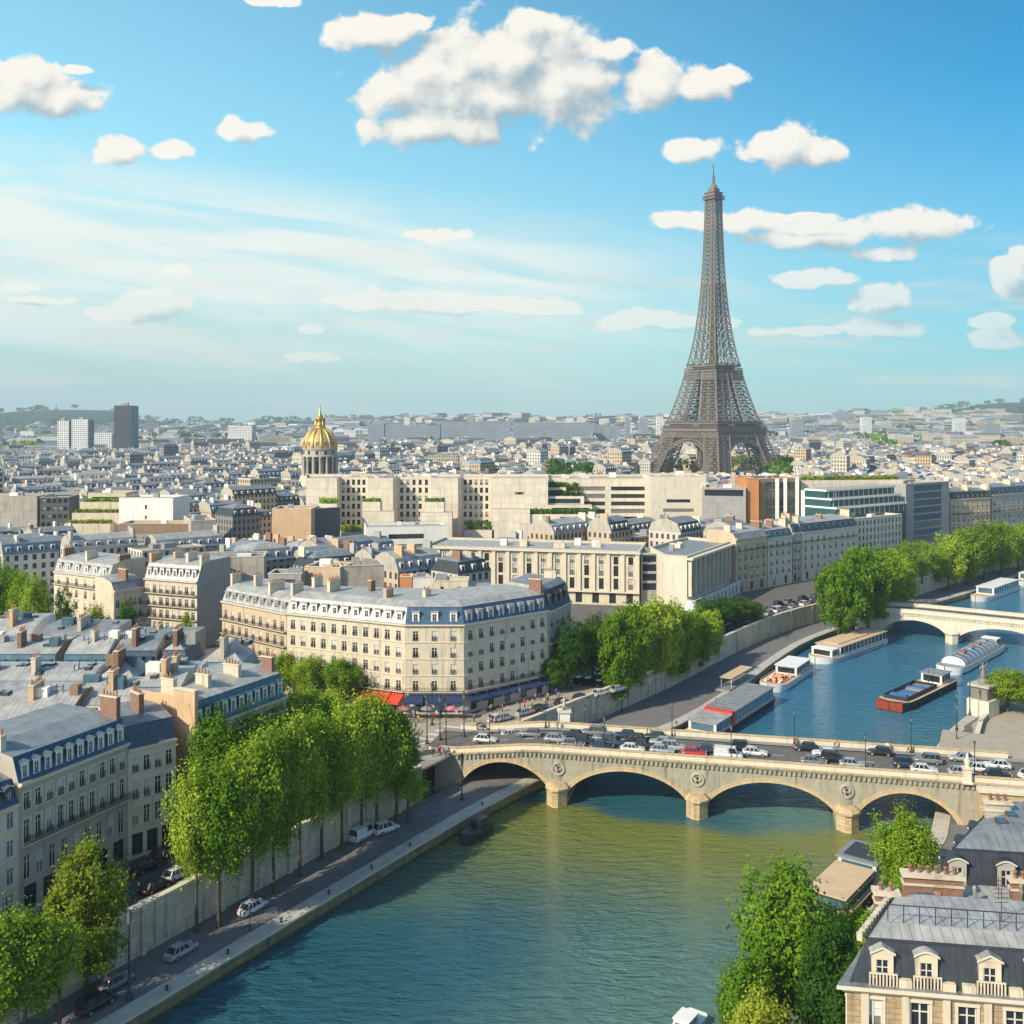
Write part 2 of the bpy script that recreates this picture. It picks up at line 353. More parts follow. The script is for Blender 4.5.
def purge(o):                              # remove a prototype after copying
    for k in list(o.children): purge(k)
    bpy.data.objects.remove(o)
def offset_poly(P, D):                     # per-edge inward offset of a CCW polygon
    n = len(P); L = []
    for i in range(n):
        a = Vector(P[i][:2]); b = Vector(P[(i + 1) % n][:2]); d = (b - a).normalized(); nrm = Vector((-d.y, d.x)); L.append((a + nrm * D[i], d))
    out = []
    for i in range(n):
        (p, d), (q, e) = L[i - 1], L[i]
        cr = d.x * e.y - d.y * e.x
        out.append(q.copy() if abs(cr) < 1e-6 else p + d * (((q - p).x * e.y - (q - p).y * e.x) / cr))
    return out
def at(P, z): return [Vector((p[0], p[1], z)) for p in P]
def foot(p0, p1, depth):                   # CCW footprint whose front edge runs p0 -> p1
    a = Vector(p0[:2]); b = Vector(p1[:2]); d = (b - a).normalized(); n = Vector((-d.y, d.x)) * depth
    return [a, b, b + n, a + n]
def inside(pt, poly):
    x, y = pt[0], pt[1]; c = False; n = len(poly)
    for i in range(n):
        x1, y1 = poly[i][0], poly[i][1]; x2, y2 = poly[i - 1][0], poly[i - 1][1]
        if (y1 > y) != (y2 > y) and x < (x2 - x1) * (y - y1) / (y2 - y1) + x1: c = not c
    return c
def poly_obj(name, P, z, m):
    mb = MB(); pts = [Vector((p[0], p[1], z)) for p in P]
    for t in tessellate_polygon([pts]):
        a, b, c = (pts[i] for i in t)
        if (b - a).cross(c - a).z < 0: b, c = c, b
        mb.face((a, b, c), m, uv=[(p.x, p.y) for p in (a, b, c)])
    return kind(mb.build(name), 'structure')
# ---------------------------------------------------------------- river, banks, ground
ZS, ZQ = 7.0, 2.0                          # street and lower quay above the water
def V2(x, y): return Vector((x, y))
# left bank: top of the street wall, and water edge of the lower quay, from near to far
LW = [V2(-140, -40), V2(-53.6, 112.6), V2(-23.1, 165.6), V2(-13.5, 181.5), V2(-7, 192.5), V2(14, 219.5), V2(40, 253), V2(51.4, 272.5), V2(74.4, 307), V2(93, 330), V2(122, 352), V2(160, 393), V2(212, 450), V2(330, 550), V2(700, 760), V2(9000, 2500)]
LQ = [V2(-133.5, -40), V2(-42.8, 112), V2(-11.5, 164), V2(0.5, 184), V2(10, 196), V2(35.8, 218), V2(57.3, 254), V2(77, 290), V2(93.5, 315), V2(122, 342), V2(172, 388), V2(224, 444), V2(340, 540), V2(705, 748), V2(9000, 2480)]
# right bank: water edge of the quay and street wall
RQ = [V2(-80, -40), V2(23.5, 113), V2(45, 133.5), V2(59, 150), V2(71, 166.5), V2(77, 186), V2(82, 205), V2(103.6, 231), V2(150, 282), V2(215, 340), V2(300, 420), V2(430, 500), V2(720, 640), V2(9000, 2300)]
RW = [V2(-66, -40), V2(40, 110), V2(56, 131), V2(69, 148), V2(78, 163), V2(83, 183), V2(90, 204), V2(113, 229), V2(160, 280), V2(225, 335), V2(310, 410), V2(440, 490), V2(725, 625), V2(9000, 2280)]
def ridge(px):
    K = [(-700, 414), (-300, 412), (-60, 414), (0, 413), (14, 411), (60, 410), (110, 411), (118, 415), (140, 420), (185, 424), (240, 422), (300, 420), (380, 421), (440, 420), (470, 419), (510, 419), (530, 421), (640, 420), (700, 420), (800, 418), (850, 416), (880, 415), (930, 412), (962, 408), (985, 404), (1010, 403), (1060, 402), (1300, 408), (1800, 414)]
    for (a, y0), (b, y1) in zip(K, K[1:]):
        if a <= px <= b: return y0 + (y1 - y0) * (px - a) / (b - a)
    return 414
HILLD = 5200.0
def terrain(x, y):
    if y < 2900: return ZS
    r = CAMZ + (HOR - ridge(512 + F * x / y)) / F * HILLD + 6 * math.sin(x * 0.004) * math.sin(y * 0.003 + 1)
    r = max(r, 52.0)
    t = min(1, (y - 2900) / (HILLD - 2900)); t = t * t * (3 - 2 * t)
    d = 1.0 if y <= HILLD else max(0.0, 1 - (y - HILLD) / 2200)
    return ZS + max(0, r - ZS) * t * (0.45 + 0.55 * d)
far = [V2(9000, 9300), V2(-9000, 9300), V2(-9000, -40)]
poly_obj('ground', LW + far, ZS, 'road_light')
poly_obj('ground', RW[::-1] + [V2(9000, -40)][::-1], ZS, 'road_light')
poly_obj('river', [V2(-200, -40), V2(120, -40), V2(9000, 2200), V2(9000, 2600), V2(300, 620), V2(-60, 220)], 0.0, 'quay_wall')
river = bpy.data.objects['river']
def water():
    m = bpy.data.materials.new('water'); m.use_nodes = True; t = m.node_tree; q = N(t); b = t.nodes['Principled BSDF']
    p = q.n('ShaderNodeNewGeometry').outputs['Position']
    mp = q.n('ShaderNodeMapping', {'Vector': p, 'Rotation': (0, 0, rad(-28)), 'Scale': (0.32, 1.0, 1)})
    a = q.n('ShaderNodeTexNoise', {'Vector': mp.outputs[0], 'Scale': 0.85, 'Detail': 4.0, 'Roughness': 0.6, 'Distortion': 0.5})
    c = q.n('ShaderNodeTexNoise', {'Vector': p, 'Scale': 0.022, 'Detail': 4.0})
    a2 = q.n('ShaderNodeTexNoise', {'Vector': mp.outputs[0], 'Scale': 2.6, 'Detail': 2.0, 'Roughness': 0.5})
    h = q.m('MULTIPLY', q.m('MULTIPLY_ADD', a2.outputs[0], 0.22, a.outputs[0]), q.m('MULTIPLY_ADD', q.ss(c.outputs[0], 0.38, 0.62), 0.8, 0.45))
    bn = q.n('ShaderNodeBump', {'Strength': 1.0, 'Distance': 0.85, 'Height': h}); t.links.new(bn.outputs[0], b.inputs['Normal'])
    s = q.n('ShaderNodeSeparateXYZ', {0: p})
    sage = q.m('ADD', q.m('ADD', q.m('MULTIPLY', s.outputs[0], 0.8), q.m('MULTIPLY', q.m('SUBTRACT', s.outputs[1], 138), -0.45)), q.m('MULTIPLY', q.m('SUBTRACT', c.outputs[0], 0.5), 70.0))
    base = q.mix(q.ss(sage, -8, 26), (0.020, 0.090, 0.118), (0.085, 0.172, 0.150))
    #                        # olive band painted in: the sunlit bridge's reflection, with some greenish sediment
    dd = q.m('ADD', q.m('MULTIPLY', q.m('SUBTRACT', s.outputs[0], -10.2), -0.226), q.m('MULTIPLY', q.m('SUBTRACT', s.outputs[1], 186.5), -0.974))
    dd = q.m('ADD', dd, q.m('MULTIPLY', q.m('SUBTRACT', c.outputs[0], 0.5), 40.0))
    reflect_silt = q.m('MULTIPLY', q.ss(dd, -2, 5), q.ss(dd, 52, 10)); blue = q.ss(s.outputs[1], 170, 260)
    base = q.mix(q.m('MULTIPLY', blue, 0.8), base, (0.028, 0.150, 0.265))
    base = q.mix(q.m('MULTIPLY', reflect_silt, 0.85), base, (0.165, 0.175, 0.022))
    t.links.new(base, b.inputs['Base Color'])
    b.inputs['Roughness'].default_value = 0.07; b.inputs['IOR'].default_value = 1.33; b.inputs['Specular IOR Level'].default_value = 0.5
    return m
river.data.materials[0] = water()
# hills closing the plain
mb = MB(); NX, NY = 150, 26
mat('hill_green', (0.028, 0.055, 0.030), 0.95, 0.35, 0.006)
P = {}
for j in range(NY + 1):
    y = 2850 + (9250 - 2850) * j / NY
    for i in range(NX + 1):
        x = (i / NX - 0.5) * 2 * 0.95 * y; P[i, j] = Vector((x, y, terrain(x, y) - (0.3 if j in (0,) else 0)))
for j in range(NY):
    for i in range(NX): mb.face((P[i, j], P[i + 1, j], P[i + 1, j + 1], P[i, j + 1]), 'hill_green', True)
kind(mb.build('hills'), 'structure')
# lower quays (paving, kerb, wall to the water) and street walls
def strip(mb, A, B, za, zb, m):
    for (a, b), (c, d) in zip(zip(A, B), zip(A[1:], B[1:])): mb.face((Vector((*a, za)), Vector((*c, za)), Vector((*d, zb)), Vector((*b, zb))), m)
def off_line(L, d):                        # shift a polyline to its right by d
    o = []
    for i, p in enumerate(L):
        t = (L[min(i + 1, len(L) - 1)] - L[max(i - 1, 0)]).normalized(); o.append(p + V2(t.y, -t.x) * d)
    return o
def resample(L, n=90, ymax=800):
    L = [p for p in L if p.y <= ymax or p.x < 800]; S = [0]
    for a, b in zip(L, L[1:]): S.append(S[-1] + (b - a).length)
    out = []
    for k in range(n + 1):
        s = S[-1] * k / n
        for i in range(len(S) - 1):
            if S[i] <= s <= S[i + 1] + 1e-6: out.append(L[i].lerp(L[i + 1], (s - S[i]) / (S[i + 1] - S[i]))); break
    return out
def smooth(L, k=3):
    for _ in range(k): L = [L[0]] + [(a + b * 2 + c) / 4 for a, b, c in zip(L, L[1:], L[2:])] + [L[-1]]
    return L
LWs, LQs, RQs, RWs = (smooth(resample(L)) for L in (LW[:-1], LQ[:-1], RQ[:-1], RW[:-1]))
def polyline_at_y(L, y):
    for a, b in zip(L, L[1:]):
        if a.y <= y <= b.y: return a.lerp(b, (y - a.y) / (b.y - a.y))
    return L[-1]
def quay(lw, lq, sgn):
    mb = MB()
    k1 = off_line(lq, -2.3 * sgn)
    strip(mb, lw, k1, ZQ, ZQ, 'quay_paving'); strip(mb, k1, lq, ZQ + 0.13, ZQ + 0.13, 'quay_kerb'); strip(mb, k1, k1, ZQ, ZQ + 0.13, 'quay_kerb')
    return kind(mb.build('lower_quay'), 'structure')
quay(off_line(LWs, 0.0), LQs, 1); quay(off_line(RWs, 0.0), RQs, -1)
def wall_run(name, label, L, z0, z1, th, m, cat='wall', buttress=0, cap=True, side=1):
    mb = MB(); O = L; I = off_line(L, -th * side)
    strip(mb, O, O, z0, z1, m); strip(mb, I, I, z0, z1, m)
    o1 = off_line(L, 0.14 * side); i1 = off_line(I, -0.14 * side)
    strip(mb, o1, o1, z1, z1 + 0.3, 'trim_stone'); strip(mb, i1, i1, z1, z1 + 0.3, 'trim_stone'); strip(mb, o1, i1, z1 + 0.3, z1 + 0.3, 'trim_stone'); strip(mb, o1, O, z1, z1, 'trim_stone')
    if buttress:
        d = 0; 
        for a, b in zip(L, L[1:]):
            n = max(1, int((b - a).length / buttress))
            for k in range(n):
                p = a.lerp(b, (k + .5) / n); t = (b - a).normalized()
                mb.box((p.x + t.y * 0.12 * side, p.y - t.x * 0.12 * side, z0), (0.7, 0.5, z1 - z0 - 0.02), m, math.atan2(t.y, t.x), False)
    o = mb.build(name, origin=(L[0].x, L[0].y, z0)); o['kind'] = 'thing'; return tag(o, label, cat)
def cut(L, y0, y1): return [p for p in L if y0 <= p.y <= y1]
wall_run('quay_wall', 'tall buff stone street wall behind the near left quay trees', cut(LWs, -40, 184), ZQ, ZS + 0.85, 0.6, 'quay_wall', buttress=9)
wall_run('quay_wall', 'long buff street wall beside the moored boats beyond the main bridge', cut(LWs, 193, 800), ZQ, ZS + 0.85, 0.6, 'quay_wall', buttress=9)
wall_run('quay_edge_wall', 'low mossy stone wall of the left quay at the water', LQs, -0.6, ZQ - 0.2, 0.7, 'wet_wall')
wall_run('quay_edge_wall', 'low mossy stone wall of the right quay behind the houseboat', RQs, -0.6, ZQ - 0.2, 0.7, 'wet_wall', side=-1)
wall_run('quay_wall', 'street wall of the right bank behind the foreground trees', cut(RWs, -40, 166), ZQ, ZS + 0.85, 0.6, 'quay_wall', buttress=9, side=-1)
wall_run('quay_wall', 'right bank street wall below the statue pylon beyond the bridge', cut(RWs, 184, 640), ZQ, ZS + 0.85, 0.6, 'quay_wall', buttress=9, side=-1)
mb_ = MB(); a_ = off_line(LQs, 0.03); strip(mb_, a_, a_, -0.6, 0.42, 'algae'); kind(mb_.build('waterline_weed'), 'stuff')
# upper roads on the left bank, pavements and the square at the bridge end
Lup = cut(LWs, -40, 700)
def road_band(name, L, a, b, z, m):
    mb = MB(); strip(mb, off_line(L, -a), off_line(L, -b), z, z, m); return kind(mb.build(name), 'structure')
road_band('pavement', Lup, 0.55, 3.0, ZS + 0.12, 'pavement')
road_band('road', Lup, 3.0, 11.0, ZS + 0.006, 'asphalt')
SQ = [V2(-46, 183), V2(-30, 186), V2(-13.5, 183), V2(-8, 193), V2(10, 214), V2(22, 236), V2(12, 238), V2(-6, 211), V2(-22, 210), V2(-44, 214), V2(-60, 205)]
poly_obj('plaza', SQ, ZS + 0.16, 'plaza')
for k in range(7):                          # zebra stripes across the bridge approach
    p = V2(-21, 188).lerp(V2(-12, 203), k / 6); mb = MB(); mb.box((p.x, p.y, ZS + 0.163), (3.2, 0.55, 0.004), 'marking', rad(-15)); kind(mb.build('crossing_stripe'), 'structure')
# ---------------------------------------------------------------- bridges
def bridge(name, label, O, D, width, arches, ztop, zend, L, road_z, tan='bridge_tan', grey='bridge_grey', medal=True, pier_w=3.6, rise=(0.7, 6.4), ramp=14.0):
    """O: near-face start on the left bank, D: unit axis, arches: list of (s0, s1) openings along the near face"""
    D = D.normalized(); Nn = V2(D.y, -D.x)                       # outward normal of the near face
    root = thing(name, label, 'bridge', (O.x, O.y, 0))
    def P(s, o, z): p = O + D * s - Nn * o; return Vector((p.x, p.y, z))   # o: distance behind the near face
    def top(s): return zend + (ztop - zend) * min(1.0, max(0.0, s / ramp))
    def under(s):
        for a, b in arches:
            if a < s < b:
                u = (s - (a + b) / 2) / ((b - a) / 2); return rise[0] + (rise[1] - rise[0]) * max(0, 1 - u * u) ** 0.60
        return -0.5
    S = []
    for a, b in arches:
        S += [a + 1e-4, b - 1e-4] + [a + (b - a) * (0.5 - 0.5 * math.cos(math.pi * k / 28)) for k in range(1, 28)]
    S += [-4, 0, L] + [a - 1e-4 for a, b in arches] + [b + 1e-4 for a, b in arches]; S = sorted(set(S))
    for off, nm in ((0.0, 'near'), (width, 'far')):
        mb = MB()
        for s, t in zip(S, S[1:]):
            mb.face((P(s, off, under(s)), P(t, off, under(t)), P(t, off, top(t) - 1.1), P(s, off, top(s) - 1.1)), grey)
        mb.build('spandrel_wall', root)
        sg = -1 if off == 0 else 1
        for a, b in arches:                                        # voussoir ring standing proud of the spandrel
            mb = MB(); th = [math.pi * k / 30 for k in range(31)]
            pts = [((a + b) / 2 - (b - a) / 2 * math.cos(x), rise[0] + (rise[1] - rise[0]) * abs(math.sin(x)) ** 1.2) for x in th]
            outer = [((a + b) / 2 - ((b - a) / 2 + 1.0 * abs(math.cos(x)) ** .6) * math.cos(x), rise[0] + (rise[1] - rise[0] + 0.72) * abs(math.sin(x)) ** 1.2 + (0.0)) for x in th]
            for (p, q), (r, t) in zip(zip(pts, pts[1:]), zip(outer, outer[1:])):
                o = off + 0.16 * sg
                mb.face((P(p[0], o, p[1]), P(q[0], o, q[1]), P(t[0], o, t[1]), P(r[0], o, r[1])), tan)
                mb.face((P(r[0], o, r[1]), P(t[0], o, t[1]), P(t[0], off, t[1]), P(r[0], off, r[1])), tan)
                mb.face((P(p[0], o, p[1]), P(q[0], o, q[1]), P(q[0], off, q[1]), P(p[0], off, p[1])), tan)
            mb.build('arch_ring', root)
        # cornice with corbels, then parapet
        mb = MB(); o = off + 0.5 * sg; SS = [k * L / 30 for k in range(-1, 31)]
        for s, t in zip(SS, SS[1:]):
            for z0, z1, oo in ((-1.45, -1.2, off + 0.30 * sg), (-1.2, -0.92, o)):
                mb.face((P(s, oo, top(s) + z0), P(t, oo, top(t) + z0), P(t, oo, top(t) + z1), P(s, oo, top(s) + z1)), grey)
                mb.face((P(s, oo, top(s) + z1), P(t, oo, top(t) + z1), P(t, off - .3 * sg, top(t) + z1), P(s, off - .3 * sg, top(s) + z1)), tan)
                mb.face((P(s, oo, top(s) + z0), P(t, oo, top(t) + z0), P(t, off, top(t) + z0), P(s, off, top(s) + z0)), grey)
        k = 0.3
        while k < L:
            p = P(k, off + 0.17 * sg, 0); mb.box((p.x, p.y, top(k) - 2.05), (0.38, 0.34, 0.6), grey, math.atan2(D.y, D.x)); k += 0.8
        mb.build('cornice', root)
        mb = MB()
        for s, t in zip(SS, SS[1:]):
            a0, a1 = off - 0.05 * sg, off - 0.42 * sg
            for aa in (a0, a1): mb.face((P(s, aa, top(s) - 1.1), P(t, aa, top(t) - 1.1), P(t, aa, top(t) - 0.12), P(s, aa, top(s) - 0.12)), 'pale_stone')
            b0, b1 = off + 0.06 * sg, off - 0.52 * sg
            for aa in (b0, b1): mb.face((P(s, aa, top(s) - 0.12), P(t, aa, top(t) - 0.12), P(t, aa, top(t) + 0.06), P(s, aa, top(s) + 0.06)), tan)
            mb.face((P(s, b0, top(s) + .06), P(t, b0, top(t) + .06), P(t, b1, top(t) + .06), P(s, b1, top(s) + .06)), tan)
        mb.build('parapet', root)
    mb = MB()
    for a, b in arches:
        sub = [s for s in S if a <= s <= b]
        for s, t in zip(sub, sub[1:]): mb.face((P(s, 0.01, under(s)), P(s, width - .01, under(s)), P(t, width - .01, under(t)), P(t, 0.01, under(t))), tan, True)
    mb.build('arch_soffit', root)
    mb = MB(); SS = [k * L / 30 for k in range(-2, 32)]
    for s, t in zip(SS, SS[1:]):
        mb.face((P(s, 0.45, top(s) - 1.0), P(t, .45, top(t) - 1.0), P(t, 2.2, top(t) - 1.0), P(s, 2.2, top(s) - 1.0)), 'pavement')
        mb.face((P(s, 2.2, top(s) - 1.0), P(t, 2.2, top(t) - 1.0), P(t, 2.2, top(t) - 1.14), P(s, 2.2, top(s) - 1.14)), 'trim_stone')
    mb.build('pavement', root); mb = MB()
    for s, t in zip(SS, SS[1:]): mb.face((P(s, width - 2.2, top(s) - 1.0), P(t, width - 2.2, top(t) - 1.0), P(t, width - .45, top(t) - 1.0), P(s, width - .45, top(s) - 1.0)), 'pavement')
    mb.build('pavement', root)
    mb = MB()
    for s, t in zip(SS, SS[1:]): mb.face((P(s, 2.2, top(s) - 1.14), P(t, 2.2, top(t) - 1.14), P(t, width - 2.2, top(t) - 1.14), P(s, width - 2.2, top(s) - 1.14)), 'road_light')
    for k in range(int(L / 5)):
        s = k * 5 + 1
        for o in (width / 2 - 0.0,): mb.face((P(s, o - .07, top(s) - 1.134), P(s + 2, o - .07, top(s + 2) - 1.134), P(s + 2, o + .07, top(s + 2) - 1.134), P(s, o + .07, top(s) - 1.134)), 'marking')
    mb.build('roadway', root)
    # piers with pointed cutwaters
    cs = [(arches[i][1] + arches[i + 1][0]) / 2 for i in range(len(arches) - 1)]
    for c in cs:
        mb = MB(); h = pier_w / 2
        for off, sg in ((0, -1), (width, 1)):
            Q = [P(c - h, off, 0), P(c - h, off + 1.5 * sg, 0), P(c - .5, off + 2.9 * sg, 0), P(c + .5, off + 2.9 * sg, 0), P(c + h, off + 1.5 * sg, 0), P(c + h, off, 0)]
            if sg == 1: Q = Q[::-1]
            mb.prism(Q, -0.5, 2.9, tan)
            ctr = P(c, off, 0); Q2 = [ctr + (q - ctr) * 1.12 for q in Q]; mb.prism(Q2, 2.9, 3.2, tan, bottom=True)
            top_ = [Vector((*(ctr + (q - ctr) * 0.7).xy, 3.8)) for q in Q]; base = [Vector((q.x, q.y, 3.2)) for q in Q2]; mb.ring(base, top_, tan); mb.face(top_, tan)
        Q = [P(c - h + .03, 0.2, 0), P(c + h - .03, 0.2, 0), P(c + h - .03, width - .2, 0), P(c - h + .03, width - .2, 0)]; mb.prism(Q, -.5, rise[0] + .1, tan)
        mb.build('pier', root)
        if medal:                                                  # carved wreath round an open-winged bird on each pier
            mb = MB(); n = 20; zc = 6.0
            def R(r, x, o): return P(c + r * math.cos(x), o, zc + r * math.sin(x))
            for k in range(n):
                x, y = 2 * math.pi * k / n, 2 * math.pi * (k + 1) / n
                mb.face((R(.86, x, -.30), R(.86, y, -.30), R(1.18, y, -.30), R(1.18, x, -.30)), 'grey_stone'); mb.face((R(1.18, x, -.30), R(1.18, y, -.30), R(1.22, y, 0), R(1.22, x, 0)), 'grey_stone')
                mb.face((R(.86, x, -.30), R(.86, y, -.30), R(.85, y, 0), R(.85, x, 0)), 'grey_stone')
            for sg in (-1, 1):
                for a, b in (((0.1, -.2), (.85, .55)), ((.1, -.35), (.9, .1)), ((0, -.8), (0, .5))):
                    mb.bar(P(c + a[0] * sg * .8, -.12, zc + a[1] * .8), P(c + b[0] * sg * .8, -.12, zc + b[1] * .8), 0.24, 'grey_stone')
            mb.build('medallion', root)
    return root, P, top
B1O, B1D = V2(-10.2, 186.5), V2(0.974, -0.226).normalized()
b1, B1P, B1T = bridge('stone_bridge', 'wide stone arch bridge in the middle crowded with cars', B1O, B1D, 14.5, [(0.7, 17.6), (20.2, 42.0), (44.6, 66.6), (69.2, 85.5)], 10.0, 8.35, 96, 8.9)
B2O = G(868, 606, 8.6).xy; B2D = (G(1024, 621, 8.8).xy - B2O)
b2, B2P, B2T = bridge('stone_bridge', 'farther low stone bridge at the right edge of the river', B2O, B2D, 12, [(4.5, 24), (26.5, 52), (54.5, 76)], 8.9, 8.2, 88, 7.5, medal=False, rise=(0.8, 5.6), tan='pale_stone', grey='pale_stone')
poly_obj('pavement', [V2(84.5, 186), V2(150, 182), V2(150, 262), V2(116, 231), V2(92, 205)], ZS + .12, 'plaza')
# right-bank abutment platform of the main bridge
p = B1O + B1D * 89.5
mb = MB(); an = math.atan2(B1D.y, B1D.x); nn = V2(-B1D.y, B1D.x); q = p + nn * 5.6 + B1D * 3.3
mb.box((q.x, q.y, -0.5), (9.2, 14.8, 8.6), 'bridge_tan', an); mb.box((q.x, q.y, 8.1), (9.8, 15.6, 0.5), 'trim_stone', an)
mb.box((q.x, q.y, 8.6), (9.3, 14.9, 0.15), 'pale_stone', an)
o = tag(mb.build('bridge_abutment', origin=(q.x, q.y, -.5)), 'square buff stone abutment ending the main bridge on the right bank', 'abutment')
poly_obj('plaza', [B1P(88, 0, 0).xy, B1P(140, 0, 0).xy, B1P(140, 20, 0).xy, B1P(88, 30, 0).xy, B1P(84.5, 14.5, 0).xy], 8.83, 'plaza')
# ---------------------------------------------------------------- building kit
WINC = {}
def win_mesh(w, h, style, rv, glass):
    """opening in local space: x along the wall, y inward, z up from the sill"""
    k = (round(w, 2), round(h, 2), style, rv, glass)
    if k in WINC: return WINC[k]
    fm = 'frame_dark' if 'dark' in style or 'strip' in style else 'frame_white'
    mb = MB(); y = rv - 0.05
    mb.face(((-w / 2, y, 0), (w / 2, y, 0), (w / 2, y, h), (-w / 2, y, h)), glass)
    if glass == 'glass_curtain' and h > 1.2 and 'strip' not in style: mb.face(((-w / 2, y - .012, h * .5), (w / 2, y - .012, h * .5), (w / 2, y - .012, h), (-w / 2, y - .012, h)), 'frame_white')
    pane = None
    if 'near' in style: pane = mb; mb = MB()
    f = min(0.09, w * .08)
    def b(x0, x1, z0, z1, yy=y - 0.06): mb.box(((x0 + x1) / 2, yy + 0.02, z0), (x1 - x0, 0.07, z1 - z0), fm)
    b(-w / 2, -w / 2 + f, 0, h); b(w / 2 - f, w / 2, 0, h); b(-w / 2 + f, w / 2 - f, 0, f); b(-w / 2 + f, w / 2 - f, h - f, h)
    if 'strip' in style:
        n = max(2, int(w / 1.6))
        for i in range(1, n): x = -w / 2 + w * i / n; b(x - .05, x + .05, f, h - f)
    else:
        b(-f * .6, f * .6, f, h - f); 
        if h > 1.5: b(-w / 2 + f, -f * .6, h * .72, h * .72 + .07); b(f * .6, w / 2 - f, h * .72, h * .72 + .07)
    if 'guard' in style:
        mb.box((0, -0.09, 0.78), (w + .1, .05, .05), 'iron')
        n = int(w / .17)
        for i in range(n + 1): x = -w / 2 + w * i / n; mb.box((x, -0.09, 0.06), (.035, .03, .72), 'iron')
        mb.box((0, -0.09, 0.04), (w + .1, .04, .04), 'iron')
    if 'sur' in style:                       # moulded surround and a sill
        mb.box((-w / 2 - .10, -.02, 0), (.2, .09, h), 'trim_stone'); mb.box((w / 2 + .10, -.02, 0), (.2, .09, h), 'trim_stone')
        mb.box((0, -.05, h), (w + .44, .15, .22), 'trim_stone'); mb.box((0, -.06, -.14), (w + .44, .2, .14), 'trim_stone')
    o = mb.build('window'); me = o.data; bpy.data.objects.remove(o); pm = None
    if pane: p = pane.build('pane'); pm = p.data; bpy.data.objects.remove(p)
    WINC[k] = (me, pm); return WINC[k]
def facade(mb, p0, p1, z0, z1, rows, m, rv=0.22):
    """wall panel with real openings; returns the openings"""
    p0 = Vector(p0[:2]); p1 = Vector(p1[:2]); d = p1 - p0; L = d.length; d.normalize(); ang = math.atan2(d.y, d.x); inn = Vector((-d.y, d.x)) * rv
    def P(u, z, dep=0): q = p0 + d * u + (inn if dep else Vector((0, 0))); return Vector((q.x, q.y, z))
    out = []; zc = z0
    for r in rows:
        zb, zt = z0 + r['z'], z0 + r['z'] + r['h']; n, wd = r['n'], r['w']
        if zt > z1 - .05: break
        mb.face((P(0, zc), P(L, zc), P(L, zb), P(0, zb)), m, uv=[(0, zc), (L, zc), (L, zb), (0, zb)])
        u = 0; mg = r.get('mg', 0.25)
        for k in range(n):
            c = mg + (k + .5) * (L - 2 * mg) / n; a, b = c - wd / 2, c + wd / 2
            if a > u: mb.face((P(u, zb), P(a, zb), P(a, zt), P(u, zt)), m)
            for A, B in (((a, zb), (a, zt)), ((b, zt), (b, zb)), ((a, zt), (b, zt)), ((b, zb), (a, zb))):
                mb.face((P(A[0], A[1]), P(B[0], B[1]), P(B[0], B[1], 1), P(A[0], A[1], 1)), m)
            q = P(c, zb); out.append((q, ang, wd, r['h'], r.get('st', 'plain'))); u = b
        mb.face((P(u, zb), P(L, zb), P(L, zt), P(u, zt)), m); zc = zt
    mb.face((P(0, zc), P(L, zc), P(L, z1), P(0, z1)), m)
    return out
def put_windows(root, wins, rv, rng, near=False, cap=100):
    o0 = parent_loc(root); rest = None
    for i, (q, ang, wd, h, st) in enumerate(wins):
        g = 'glass_curtain' if rng.random() < 0.32 else ('glass_blue' if 'blue' in st else 'glass_green' if 'green' in st else 'glass')
        me, pm = win_mesh(wd, h, st + (' near' if near else ''), rv, g)
        if i < cap:
            f = inst('window', me, root, q - o0, ang)
            if pm: inst('pane', pm, f, (0, 0, 0))
        else:
            if rest is None: rest = bmesh.new(); mats = []
            tmp = me.copy(); tmp.transform(Matrix.Translation(q - o0) @ Matrix.Rotation(ang, 4, 'Z')); b4 = len(rest.faces); rest.from_mesh(tmp); rest.faces.ensure_lookup_table()
            for f in rest.faces[b4:]:
                mm = me.materials[f.material_index]
                if mm not in mats: mats.append(mm)
                f.material_index = mats.index(mm)
            bpy.data.meshes.remove(tmp)
    if rest:
        me = bpy.data.meshes.new('window'); rest.to_mesh(me); rest.free()
        for mm in mats: me.materials.append(mm)
        kind(inst('window', me, root, (0, 0, 0)), 'stuff')
DORC = {}
